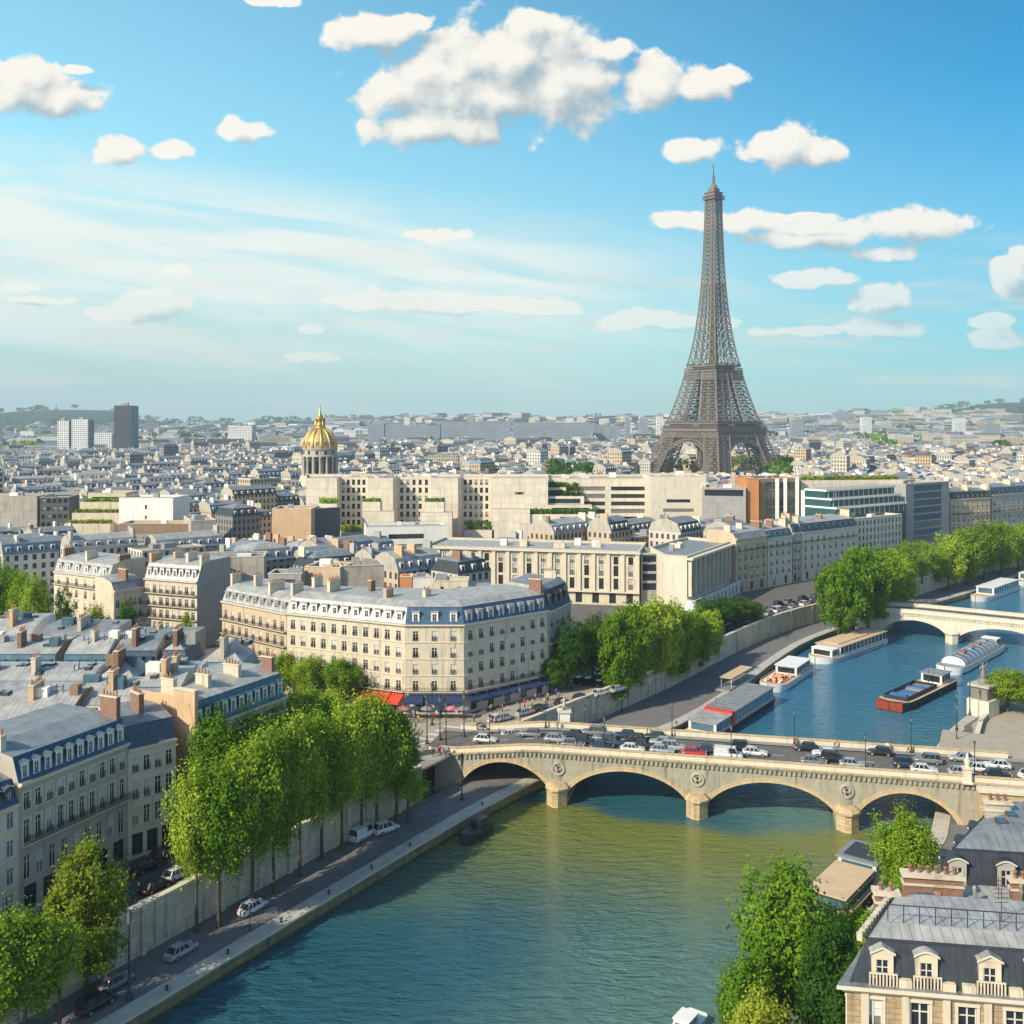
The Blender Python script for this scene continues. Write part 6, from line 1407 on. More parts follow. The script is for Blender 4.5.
def rails(root, x0, x1, w, z, h=.9, m='frame_white'):
    mb = MB()
    for s in (-1, 1):
        mb.bar((x0, s * w / 2, z + h), (x1, s * w / 2, z + h), .06, m); n = int((x1 - x0) / 1.5)
        for k in range(n + 1): x = x0 + (x1 - x0) * k / n; mb.bar((x, s * w / 2, z), (x, s * w / 2, z + h), .05, m)
    part(mb, 'railing', root)
# sightseeing boat with a long tan roof: bow toward the camera
B, L = boat('passenger_boat', 'white passenger boat with long flat tan roof in midstream', G(878, 641.5, 0), G(815, 664, 0))
mb = MB(); hull(mb, L, 8.2, -.3, 1.5, 'white_paint', .16); part(mb, 'hull', B); mb = MB(); mb.box((0, 0, .62), (L * .78, 8.3, .12), 'hull_blue'); part(mb, 'rub_strake', B)
cabin(B, -L * .44, L * .30, 7.2, 1.5, 2.5, n=12, roof='tan_deck', over=.45); cabin(B, L * .305, L * .40, 6.2, 1.5, 2.1, n=3, name='wheelhouse', over=.2); mb = MB(); mb.box((-L * .07, 0, 4.14), (L * .66, 4.4, .3), 'tan_deck'); part(mb, 'roof_deck', B); rails(B, L * .36, L * .47, 5, 1.5)
# red barge pushing ahead of the white one
B, L = boat('barge', 'dark cargo barge with red bow and open blue hold', G(945, 684, 0), G(889, 711, 0))
mb = MB(); hull(mb, L, 7.4, -.3, 1.9, 'hull_dark', .10, .05, 'tan_deck', .94, .5); part(mb, 'hull', B)
mb = MB(); mb.box((L * .455, 0, .15), (L * .085, 6.2, 1.95), 'hull_red'); part(mb, 'bow', B)
mb = MB(); x0, x1 = -L * .12, L * .40
for s in (-1, 1): mb.box(((x0 + x1) / 2, s * 2.75, 1.9), (x1 - x0, .25, 1.0), 'hull_dark')
for x in (x0, x1): mb.box((x, 0, 1.9), (.25, 5.75, .98), 'hull_dark')
part(mb, 'coaming', B); mb = MB(); rng = random.Random(4)
for k in range(9): mb.box((x0 + (x1 - x0) * (k + .5) / 9, rng.uniform(-.6, .6), 1.9), ((x1 - x0) / 10, 4.0, rng.uniform(.3, .9)), 'cargo_blue' if k % 3 else 'roof_kit')
part(mb, 'cargo', B); cabin(B, -L * .40, -L * .24, 5.2, 1.9, 2.3, m='white_paint', roof='roof_kit', n=3, name='wheelhouse'); mb = MB(); mb.tube([(-L * .18, 0, 1.9), (-L * .18, 0, 7.2)], [.12, .06], 'iron', 6); part(mb, 'mast', B)
for k in range(8): mb = MB(); mb.lathe((-L * .42 + k * L * .11, 3.72, .5), [(.0, 0), (.38, .02), (.38, .3), (0, .32)], 'rubber', 8); part(mb, 'fender', B)
B, L = boat('barge', 'white covered barge with rounded hatch roof behind the red one', G(990, 651, 0) + Vector((2.5, 3, 0)), G(940, 678, 0) + Vector((2.5, 3, 0)))
mb = MB(); hull(mb, L, 7.6, -.3, 1.7, 'white_paint', .14, .12, 'roof_kit', .94, .6); part(mb, 'hull', B); mb = MB(); mb.box((0, 0, -.1), (L * .84, 7.25, .55), 'hull_dark'); part(mb, 'boot_stripe', B)
mb = MB(); n = 12
for k in range(n):
    a0, a1 = math.pi * k / n, math.pi * (k + 1) / n; c = lambda a, x: Vector((x, -3.1 * math.cos(a), 1.7 + 2.1 * math.sin(a) ** .8))
    mb.face((c(a0, -L * .38), c(a0, L * .34), c(a1, L * .34), c(a1, -L * .38)), 'white_paint', True)
for x in (-L * .38, L * .34): mb.face([c(math.pi * k / n, x) for k in range(n + 1)], 'white_paint')
part(mb, 'hatch_cover', B)
for k in range(9):
    x = -L * .34 + k * L * .08; mb = MB(); pts = [c(math.pi * j / 10, x) * 1.0 + Vector((0, 0, .06)) for j in range(11)]; mb.tube(pts, [.13] * 11, 'roof_kit', 4, False); part(mb, 'hatch_rib', B)
for k in range(4): mb = MB(); mb.box((-L * .28 + k * L * .15, 0, 3.75), (2.4, 1.8, .45), 'terracotta' if k % 2 else 'roof_kit'); part(mb, 'hatch', B)
cabin(B, -L * .47, -L * .40, 4, 1.7, 2.0, n=2, name='wheelhouse')
# moored boats along the left quay
def moored(name, label, s0, s1, wd, off=3.2): 
    a, b = Vector(s0), Vector(s1); d = (b - a).normalized(); n = V2(d.y, -d.x); n = n if n.x > 0 else -n; return boat(name, label, a + n * off, b + n * off)
B, L = moored('restaurant_boat', 'long moored boat with blue glass roof and red panel by the clump of trees', (57.5, 252), (33.5, 216.5), 7.5, 4.6)
mb = MB(); hull(mb, L, 7.6, -.3, 1.3, 'hull_dark', .14); part(mb, 'hull', B); cabin(B, -L * .44, L * .12, 6.6, 1.3, 2.6, m='frame_white', roof='zinc', glass='glass_blue', n=13); cabin(B, L * .17, L * .36, 6.4, 1.3, 2.2, m='frame_white', roof='zinc_pale', glass='glass_blue', n=5, name='saloon')
mb = MB(); mb.box((L * .145, 0, 1.3), (1.6, 6.7, 2.7), 'red_cloth'); part(mb, 'red_panel', B); rails(B, L * .36, L * .46, 5, 1.3)
for k in range(12): mb = MB(); mb.box((-L * .42 + k * L * .045, 0, 4.04), (.07, 6.9, .08), 'roof_kit'); part(mb, 'roof_bar', B)
B, L = moored('excursion_boat', 'white moored boat with crowded open red deck near the street wall', (75.5, 282), (60, 258), 7, 4.6)
mb = MB(); hull(mb, L, 7.0, -.3, 1.6, 'white_paint', .18); part(mb, 'hull', B); cabin(B, -L * .40, L * .0, 5.6, 1.6, 2.1, n=9); rails(B, L * .02, L * .40, 5.8, 1.6)
mb = MB(); mb.box((L * .2, 0, 1.62), (L * .36, 5.2, .06), 'hull_red'); part(mb, 'deck', B); rng = random.Random(8)
for k in range(26): mb = MB(); x, y = L * rng.uniform(.03, .37), rng.uniform(-2.2, 2.2); mb.box((x, y, 1.68), (.5, .5, .42), rng.choice(('tan_deck', 'red_cloth', 'white_paint'))); mb.box((x - .22, y, 2.1), (.07, .5, .42), 'tan_deck'); part(mb, 'seat', B)
B, L = moored('pontoon', 'flat landing pontoon with tan awning behind the red deck boat', (62, 262.5), (52, 247.6), 5, -1.2)
mb = MB(); mb.box((0, 0, ZQ + .16), (L, 3.6, .5), 'roof_kit'); part(mb, 'deck', B); mb = MB(); mb.box((0, 0, ZQ + 3.0), (L * .8, 3.2, .12), 'tan_deck'); part(mb, 'awning', B)
for x in (-.36, 0, .36):
    for y in (-1.3, 1.3): mb = MB(); mb.tube([(x * L, y, ZQ + .66), (x * L, y, ZQ + 3.0)], [.07, .07], 'frame_white', 6); part(mb, 'post', B)
B.location.z = 0; B['category'] = 'pontoon'
for (a, b, lb) in (((199, 417), (170, 386), 'white excursion boat moored upstream of the far bridge, nearer one'), ((231, 449), (204, 422), 'white excursion boat moored upstream of the far bridge, farther one')):
    B, L = moored('excursion_boat', lb, a, b, 7, 4.5); mb = MB(); hull(mb, L, 7.4, -.3, 1.6, 'white_paint', .2); part(mb, 'hull', B); cabin(B, -L * .42, L * .25, 6.4, 1.6, 2.6, n=10, glass='glass_blue')
# houseboat on the right bank
B, L = boat('houseboat', 'dark houseboat with tan foredeck and blue glazed wheelhouse, right bank', (55.0, 155.0), (39.5, 135.0))
mb = MB(); hull(mb, L, 7.0, -.3, 2.0, 'hull_dark', .2, .1, 'tan_deck'); part(mb, 'hull', B); cabin(B, -L * .15, L * .30, 5.4, 2.0, 1.5, m='hull_dark', roof='tan_deck', glass='glass_blue', n=9, name='saloon', over=.15)
cabin(B, -L * .44, -L * .18, 5.6, 2.0, 2.1, m='frame_white', roof='roof_kit', glass='glass_blue', n=7); mb = MB(); mb.box((-L * .31, 0, 4.24), (L * .2, 4.4, .2), 'slate_dark'); part(mb, 'solar_panel', B)
for k in range(3): mb = MB(); mb.box((L * .37, -1.3 + k * 1.2, 2.0), (.9, .8, .7), ('white_paint', 'hull_blue', 'roof_kit')[k]); part(mb, 'deck_box', B)
rails(B, L * .30, L * .42, 4.5, 2.0)
B, L = boat('motorboat', 'small white motorboat cut off by the bottom edge', (21.2, 116.4), (17.0, 110.5))
mb = MB(); hull(mb, L, 2.6, -.2, .9, 'white_paint', .35, .1, 'white_paint'); part(mb, 'hull', B); cabin(B, -L * .2, L * .12, 1.8, .9, .9, n=2, glass='glass_blue', over=.1)
B, L = boat('workboat', 'small dark workboat tied at the left quay by the bridge', (-4.0, 170.0), (-8.0, 163.6))
mb = MB(); hull(mb, L, 2.8, -.2, 1.5, 'hull_dark', .3, .1, 'hull_dark'); part(mb, 'hull', B); cabin(B, -L * .3, L * .0, 1.9, 1.5, 1.3, m='hull_dark', roof='hull_dark', n=2, over=.1)
# ---------------------------------------------------------------- cars
PAINT = {'white': (.58, .58, .56), 'silver': (.30, .32, .34), 'grey': (.16, .17, .18), 'black': (.015, .016, .018), 'navy': (.02, .035, .08), 'red': (.45, .025, .02), 'dark green': (.02, .05, .035), 'beige': (.45, .38, .28)}
for k, c in PAINT.items(): mat('car_' + k, c, .28, 0.0, spec=.6)
CB = {}
def car_shape(kindn):
    if kindn == 'van': prof = [(-2.5, .30, .85, .55), (-2.5, .9, .93, 1.0), (-2.4, 1.2, .93, 1)]; return dict(L=5.0, W=1.95, hood=1.15, roof=2.05, x0=-2.45, x1=1.55, wx=2.2, taper=.93)
    if kindn == 'suv': return dict(L=4.6, W=1.9, hood=1.02, roof=1.72, x0=-2.2, x1=.95, wx=.55, taper=.84)
    return dict(L=4.4, W=1.8, hood=.88, roof=1.45, x0=-1.75, x1=.85, wx=.35, taper=.80)
def car_meshes(kindn):
    if kindn in CB: return CB[kindn]
    s = car_shape(kindn); L, Wd, hb, hr = s['L'], s['W'], s['hood'], s['roof']; paint = bpy.data.materials.new('paint'); M['paint_slot'] = M['car_silver']
    mb = MB(); X = [-L / 2, -L / 2 + .12, -L * .36, -L * .2, 0, L * .2, L * .36, L / 2 - .25, L / 2]; top = [hb * .84, hb * .98, hb * 1.03, hb * 1.04, hb * 1.03, hb, hb * .95, hb * .82, hb * .62]; wd = [.84, .93, .98, 1, 1, 1, .98, .92, .78]
    if kindn == 'van': top = [hb] * 7 + [hb * .9, hb * .7]
    R_ = []
    for x, t, w_ in zip(X, top, wd):
        h = Wd / 2 * w_; R_.append([Vector((x, -h * .86, .22)), Vector((x, -h, .42)), Vector((x, -h, t * .72)), Vector((x, -h * .86, t)), Vector((x, h * .86, t)), Vector((x, h, t * .72)), Vector((x, h, .42)), Vector((x, h * .86, .22))])
    for A, B in zip(R_, R_[1:]):
        for k in range(8): j = (k + 1) % 8; mb.face((A[k], B[k], B[j], A[j]), 'paint_slot', k in (1, 2, 4, 5))
    mb.face(R_[0], 'paint_slot'); mb.face(R_[-1][::-1], 'paint_slot')
    x0, x1, wx = s['x0'], s['x1'], s['wx']; tp = s['taper']; a, b = Wd / 2 * .86, Wd / 2 * tp * .86
    r0, r1 = (x0 + (.06 if kindn == 'van' else .45)), (x1 - (.5 if kindn != 'van' else .35)) ; r1 = min(r1, wx)
    T = [Vector((r0, -b, hr)), Vector((r1, -b, hr)), Vector((r1, b, hr)), Vector((r0, b, hr))]; T2 = [p + Vector((0, 0, .03)) for p in T]; mb.face(T2, 'paint_slot')
    mb.ring(T, T2, 'paint_slot')
    Q = [Vector((x0, -a, hb)), Vector((x1, -a, hb)), Vector((x1, a, hb)), Vector((x0, a, hb))]
    for t in (0, .33, .66, 1):                  # pillars
        for k in (0, 1):
            p, q = (Q[0].lerp(Q[1], t), T[0].lerp(T[1], t)) if k == 0 else (Q[3].lerp(Q[2], t), T[3].lerp(T[2], t)); mb.bar(p, q, .09, 'paint_slot')
    if kindn == 'van': mb.face((Q[0] + Vector((0, -.012, 0)), Q[0].lerp(Q[1], .62) + Vector((0, -.012, 0)), T[0].lerp(T[1], .62) + Vector((0, -.012, 0)), T[0] + Vector((0, -.012, 0))), 'paint_slot'); mb.face((Q[3] + Vector((0, .012, 0)), Q[3].lerp(Q[2], .62) + Vector((0, .012, 0)), T[3].lerp(T[2], .62) + Vector((0, .012, 0)), T[3] + Vector((0, .012, 0))), 'paint_slot')
    o = mb.build('body'); body = o.data; bpy.data.objects.remove(o)
    mb = MB(); mb.ring(Q, T, 'glass'); o = mb.build('window'); win = o.data; bpy.data.objects.remove(o)
    mb = MB(); n = 12
    for sg in (-1, 1): pass
    c0 = [Vector((.33 * math.cos(2 * math.pi * k / n), -.11, .33 * math.sin(2 * math.pi * k / n))) for k in range(n)]; c1 = [p + Vector((0, .22, 0)) for p in c0]; mb.ring(c0, c1, 'rubber'); mb.face(c0, 'rubber'); mb.face(c1[::-1], 'rubber')
    for yy in (-.115, .115): mb.face([Vector((p.x * .62, yy, p.z * .62)) for p in c0], 'roof_kit')
    o = mb.build('wheel'); wh = o.data; bpy.data.objects.remove(o)
    mb = MB(); mb.box((0, 0, 0), (.12, .34, .15), 'lamp_globe'); o = mb.build('headlight'); hl = o.data; bpy.data.objects.remove(o)
    mb = MB(); mb.box((0, 0, 0), (.08, .3, .15), 'red_cloth'); o = mb.build('tail_light'); tl = o.data; bpy.data.objects.remove(o)
    bpy.data.materials.remove(paint); CB[kindn] = (body, win, wh, hl, tl, s); return CB[kindn]
def car(kindn, paint, label, x, y, z, rz, group):
    body, win, wh, hl, tl, s = car_meshes(kindn); o = thing('van' if kindn == 'van' else 'car', label, 'van' if kindn == 'van' else 'car', (x, y, z), rz, group)
    b = inst('body', body, o, (0, 0, 0)); b.material_slots[0].link = 'OBJECT'; b.material_slots[0].material = M['car_' + paint]
    inst('window', win, o, (0, 0, 0))
    for sx in (-.30, .31):
        for sy in (-1, 1): inst('wheel', wh, o, (sx * s['L'], sy * (s['W'] / 2 - .1), .33))
    for sy in (-1, 1): inst('headlight', hl, o, (s['L'] / 2 - .16, sy * .58, .56)); inst('tail_light', tl, o, (-s['L'] / 2 + .02, sy * .6, .68))
    return o
BA = math.atan2(B1D.y, B1D.x); RC = random.Random(9)
LANES = {'nearest': (3.6, 0, [(21, 'car', 'grey'), (26.2, 'car', 'navy'), (31.8, 'car', 'white'), (37, 'car', 'silver'), (42.6, 'car', 'red'), (48.5, 'van', 'white'), (62.8, 'car', 'grey'), (69.2, 'car', 'silver'), (80.6, 'car', 'white'), (86.5, 'car', 'silver'), (92, 'car', 'black')]),
         'second': (6.0, 0, [(4, 'car', 'white'), (17.5, 'car', 'silver'), (22.6, 'car', 'black'), (28, 'suv', 'navy'), (33.5, 'car', 'black'), (38.8, 'suv', 'silver'), (45, 'car', 'navy'), (53, 'car', 'white'), (66.4, 'suv', 'black'), (78.2, 'suv', 'navy'), (90, 'car', 'white')]),
         'third': (8.6, 1, [(12, 'car', 'grey'), (20, 'car', 'black'), (26, 'car', 'grey'), (31.2, 'suv', 'black'), (36.4, 'car', 'silver'), (49.8, 'suv', 'black'), (65, 'car', 'white'), (82, 'suv', 'grey'), (93, 'car', 'white')]),
         'farthest': (11.2, 1, [(23.5, 'suv', 'grey'), (29.5, 'car', 'navy'), (35, 'car', 'dark green'), (62, 'car', 'black'), (74.5, 'car', 'black'), (88, 'car', 'silver')])}
for ln, (o_, back, L_) in LANES.items():
    for i, (s_, kd, pt) in enumerate(L_):
        p = B1P(s_, o_ + RC.uniform(-.25, .25), B1T(s_) - 1.13 if s_ > 5 else B1T(5) - 1.13); car(kd, pt, '%s %s, %s from left in the %s lane of the main bridge' % (pt, 'van' if kd == 'van' else 'car', OR[i], ln), p.x, p.y, p.z, BA + (math.pi if back else 0) + RC.uniform(-.05, .05), 'traffic on the main bridge')
for i, (s_, o_, pt, kd) in enumerate([(97.5, 5, 'white', 'car'), (100.5, 9.5, 'white', 'suv'), (103.5, 6, 'black', 'car'), (106.5, 10, 'silver', 'car')]):
    p = B1P(s_, o_, 8.90); car(kd, pt, '%s car waiting at the right bank end of the main bridge, %s from left' % (pt, OR[i]), p.x, p.y, p.z, BA + .5, 'cars at the right bridge end')
# quay and street cars at the left
LA = math.atan2(.867, .5)
def qcar(px, py, z, kd, pt, lab, rz=LA, dx=0): p = G(px, py, z); car(kd, pt, lab, p.x, p.y, z + .01, rz, 'cars on the left quay')
qcar(96, 1008, ZQ, 'suv', 'black', 'black car nearest the bottom edge on the left quay'); qcar(115, 987, ZQ, 'car', 'grey', 'dark grey car behind the black one on the left quay'); qcar(181, 955, ZQ, 'car', 'silver', 'silver car driving in the middle of the left quay')
qcar(253, 911, ZQ, 'car', 'white', 'white car beside the globe lamp on the left quay'); qcar(363, 838, ZQ, 'van', 'white', 'white van parked under the trees by the quay ramp'); qcar(386, 832, ZQ, 'suv', 'white', 'white car right of the parked white van', LA - .3)
qcar(146, 870, ZS, 'suv', 'black', 'black car parked by the grey house, upper road'); qcar(163, 858, ZS, 'car', 'navy', 'dark blue car in front of the white one, upper road'); qcar(177, 878, ZS, 'car', 'white', 'white car driving on the upper road behind the tree'); qcar(155, 890, ZS, 'car', 'black', 'small black car near the parapet of the upper road')
RS = random.Random(21)
def along(L, y0, y1, d, step):
    L = off_line(cut(L, y0, y1), -d); out = []; acc = 0; nx = 1.0
    for a, b in zip(L, L[1:]):
        l = (b - a).length
        while nx < acc + l: out.append((a.lerp(b, (nx - acc) / l), math.atan2((b - a).y, (b - a).x))); nx += step * RS.uniform(.85, 1.7)
        acc += l
    return out
for nm, d, st in (('wall side', 4.2, 6.5), ('middle', 7.0, 8.5), ('house side', 9.8, 6.5)):
    for i, (p, a) in enumerate(along(LWs, 222, 420, d, st)):
        pt = RS.choice(('black', 'grey', 'silver', 'white', 'navy', 'black', 'red' if i % 6 == 0 else 'grey')); kd = RS.choice(('car', 'car', 'suv', 'van' if pt == 'white' else 'car'))
        car(kd, pt, '%s %s, number %d from the bridge on the %s of the quay road' % (pt, 'van' if kd == 'van' else 'car', i + 1, nm), p.x, p.y, ZS + .01, a, 'cars along the quay road past the bridge')
gd = (g3_ - g2_).normalized(); gn = V2(gd.y, -gd.x)
for i in range(7):
    p = g2_ + gd * (3 + i * 5.6) + gn * (9.2 + RS.uniform(-.3, .3)); pt = RS.choice(('black', 'navy', 'grey', 'silver', 'white')); car('car', pt, '%s car, %s from the corner in the street beside the cream building' % (pt, OR[i]), p.x, p.y, ZS + .16, math.atan2(gd.y, gd.x), 'cars beside the cream corner building')
for i, (px, py, pt, a) in enumerate([(512, 738, 'white', 0.1), (497, 722, 'white', .9), (523, 743, 'silver', 0), (480, 731, 'grey', 2.6), (540, 712, 'black', .8)]):
    p = G(px, py, ZS); car('car', pt, '%s car crossing the square at the bridge head, %s' % (pt, ('by the lamps', 'near the dark awnings', 'nearest the parapet', 'far left', 'near the column')[i]), p.x, p.y, ZS + .16, a, 'cars on the square')
# ---------------------------------------------------------------- lamps
def lamp_parts():
    mb = MB(); mb.lathe((0, 0, 0), [(.28, 0), (.28, .35), (.16, .5), (.13, 1.1), (.085, 1.3), (.07, 5.6), (.12, 5.7), (.06, 5.8)], 'iron', 8); a = mb.build('post')
    mb = MB(); mb.lathe((0, 0, 5.8), [(.12, 0), (.24, .65), (.22, .7)], 'lamp_glass', 6, smooth=False); b = mb.build('lantern'); mb = MB(); mb.lathe((0, 0, 6.5), [(.30, 0), (.1, .22), (.03, .4)], 'iron', 6, smooth=False); c = mb.build('cap')
    r = (a.data, b.data, c.data)
    for o in (a, b, c): bpy.data.objects.remove(o)
    return r
LP = lamp_parts()
def lamp(label, x, y, z, sc, group):
    o = thing('street_lamp', label, 'street lamp', (x, y, z), 0, group); o.scale = (sc, sc, sc); inst('post', LP[0], o, (0, 0, 0)); l = inst('lantern', LP[1], o, (0, 0, 0)); inst('cap', LP[2], l, (0, 0, 0))
    if 'globe' in label: l.material_slots[0].link = 'OBJECT'; l.material_slots[0].material = M['lamp_globe']
for i, s_ in enumerate((6, 27, 49, 71, 88)): p = B1P(s_, 1.2, B1T(s_) - 1.0); lamp('dark lamp post on the near side of the main bridge, %s from left' % OR[i], p.x, p.y, p.z, 0.95, 'lamps on the main bridge')
for i, s_ in enumerate((14, 38, 60, 80)): p = B1P(s_, 13.4, B1T(s_) - 1.0); lamp('dark lamp post on the far side of the main bridge, %s from left' % OR[i], p.x, p.y, p.z, 0.95, 'lamps on the main bridge')
for i, (px, py) in enumerate([(427, 745), (440, 741), (446, 748), (464, 738), (520, 730), (432, 726)]): p = G(px, py, ZS); lamp('dark lamp post on the square before the corner building, %s placed' % OR[i], p.x, p.y, ZS + .16, 1.25, 'lamps on the square')
p = G(129, 1000, ZQ); lamp('tall thin lamp post on the left quay by the dark cars', p.x, p.y, ZQ, 1.5, 'lamps on the left quay')
p = G(250, 931, ZQ); lamp('lamp with white globe on the left quay kerb', p.x, p.y, ZQ + .1, .62, 'lamps on the left quay')
for i, (px, py) in enumerate([(462, 800), (585, 745), (622, 712), (700, 668), (722, 655)]): p = G(px, py, ZQ); lamp('lamp post along the lower quay past the tree row, %s from left' % OR[i], p.x, p.y, ZQ, 1.2, 'lamps on the lower quay')
for i, (x, y) in enumerate([(82.5, 190), (86, 198), (93, 208), (99, 215)]): lamp('lamp post on the right bank ramp below the statue pylon, %s from the bridge' % OR[i], x, y, 8.0, 1.1, 'lamps on the right bank')
def bollard(label, x, y):
    mb = MB(); mb.lathe((x, y, ZQ + .13), [(.22, 0), (.2, .08), (.13, .12), (.13, .42), (.2, .46), (.2, .54), (.1, .6)], 'iron', 10); tag(mb.build('bollard', origin=(x, y, ZQ + .13)), label, 'bollard', 'mooring bollards on the left quay')
for i, yy in enumerate((118, 126, 134, 142, 150, 158, 175, 205, 222, 240)):
    p = polyline_at_y(LQs, yy); bollard('small iron mooring bollard on the left quay kerb, %s from the near end' % OR[i], p.x - .7, p.y + .3)
# ---------------------------------------------------------------- monuments
def figure_mb(mb, c, h, m, arms=1):
    x, y, z = c; k = h / 1.75
    mb.lathe((x, y, z), [(.30 * k, 0), (.27 * k, .5 * k), (.2 * k, .85 * k), (.17 * k, 1.0 * k), (.23 * k, 1.3 * k), (.2 * k, 1.42 * k), (.07 * k, 1.48 * k), (.07 * k, 1.52 * k), (.115 * k, 1.6 * k), (.11 * k, 1.7 * k), (.03 * k, 1.76 * k)], m, 10)
    for s in (-1, 1): mb.tube([(x + s * .2 * k, y, z + 1.38 * k), (x + s * .38 * k, y - .05 * k, z + (1.2 if s < 0 else 1.6) * k), (x + s * .34 * k, y - .2 * k, z + (.95 if s < 0 else 1.95) * k)], [.075 * k, .06 * k, .045 * k], m, 6)
q = G(564, 732, ZS + .16); st = thing('monument', 'white stone pedestal with sculpted figures at the left end of the bridge', 'monument', (q.x, q.y, ZS + .16))
mb = MB(); mb.box((q.x, q.y, ZS + .16), (3.4, 3.4, .8), 'pale_stone'); mb.box((q.x, q.y, ZS + .96), (2.2, 2.2, 3.2), 'white_wall'); mb.box((q.x, q.y, ZS + 4.16), (2.7, 2.7, .35), 'trim_stone'); mb.build('pedestal', st); mb = MB(); figure_mb(mb, (q.x, q.y, ZS + 4.5), 2.6, 'grey_stone'); mb.build('statue', st)
q = V2(97.5, 212); st = thing('monument', 'tall stone pylon with bronze figure by the right bank ramp', 'monument', (q.x, q.y, ZS))
mb = MB(); mb.box((q.x, q.y, ZS), (4.6, 4.6, 3.4), 'pale_stone', .7); mb.box((q.x, q.y, ZS + 3.4), (3.4, 3.4, 2.6), 'lead_grey', .7); mb.box((q.x, q.y, ZS + 6.0), (4.4, 4.4, .5), 'grey_stone', .7); mb.build('pedestal', st); mb = MB(); mb.lathe((q.x, q.y, ZS + 6.5), [(1.0, 0), (.9, .9), (.6, 1.1)], 'lead_grey', 10); figure_mb(mb, (q.x, q.y, ZS + 7.5), 3.2, 'lead_grey'); mb.build('statue', st)
q = B1P(86.6, -.2, 0); st = thing('pylon', 'carved cream stone pylon with finial ending the bridge parapet at right', 'pylon', (q.x, q.y, 8.9), BA)
for nm, prof in (('shaft', [(1.15, 0), (1.15, .3), (.85, .4), (.8, 2.2), (1.05, 2.35), (1.05, 2.6)]), ('finial', [(.5, 2.6), (.35, 2.9), (.55, 3.4), (.5, 3.8), (.2, 4.1), (.28, 4.4), (.05, 4.9)])):
    mb = MB(); mb.lathe((0, 0, 0), prof, 'pale_stone', 4 if nm == 'shaft' else 10, math.pi / 4, smooth=nm != 'shaft'); part(mb, nm, st)
# ---------------------------------------------------------------- awnings and crowd
for i in range(5):
    a = g0.lerp(g1_, .50 + .1 * i + .004); b = g0.lerp(g1_, .50 + .1 * (i + 1) - .004); d = (b - a); L = d.length; d.normalize(); n = V2(d.y, -d.x); mb = MB()
    P = [Vector((*(a + n * .05), 11.2)), Vector((*(b + n * .05), 11.2)), Vector((*(b + n * 2.6), 9.8)), Vector((*(a + n * 2.6), 9.8))]; mb.face(P, 'red_cloth'); D_ = [Vector((*(a + n * 2.6), 9.4)), Vector((*(b + n * 2.6), 9.4))]; mb.face((P[3], P[2], D_[1], D_[0]), 'red_cloth'); mb.face((P[0], P[3], D_[0]), 'red_cloth'); mb.face((P[1], P[2], D_[1]), 'red_cloth'); o = mb.build('awning', rg)
for e0_, e1_, n_ in ((g1_, g2_, 3), (g2_, g3_, 8)):
    for i in range(n_):
        a = e0_.lerp(e1_, (i + .06) / n_); b = e0_.lerp(e1_, (i + .94) / n_); d = (b - a).normalized(); n = V2(d.y, -d.x); mb = MB()
        P = [Vector((*(a + n * .05), 10.9)), Vector((*(b + n * .05), 10.9)), Vector((*(b + n * 2.0), 9.9)), Vector((*(a + n * 2.0), 9.9))]; mb.face(P, 'navy_cloth'); mb.face((P[3], P[2], P[2] - Vector((0, 0, .4)), P[3] - Vector((0, 0, .4))), 'navy_cloth'); mb.build('awning', rg)
SHIRTS = {'red': (.45, .03, .04), 'white': (.7, .7, .68), 'blue': (.04, .10, .28), 'black': (.02, .02, .02), 'pink': (.6, .16, .26), 'grey': (.22, .22, .23), 'yellow': (.6, .42, .06)}
for k, c in SHIRTS.items(): mat('shirt_' + k, c, .85, 0.0)
mat('trousers', (.04, .045, .06), .9, 0.0); mat('hair', (.03, .02, .015), .8, 0.0)
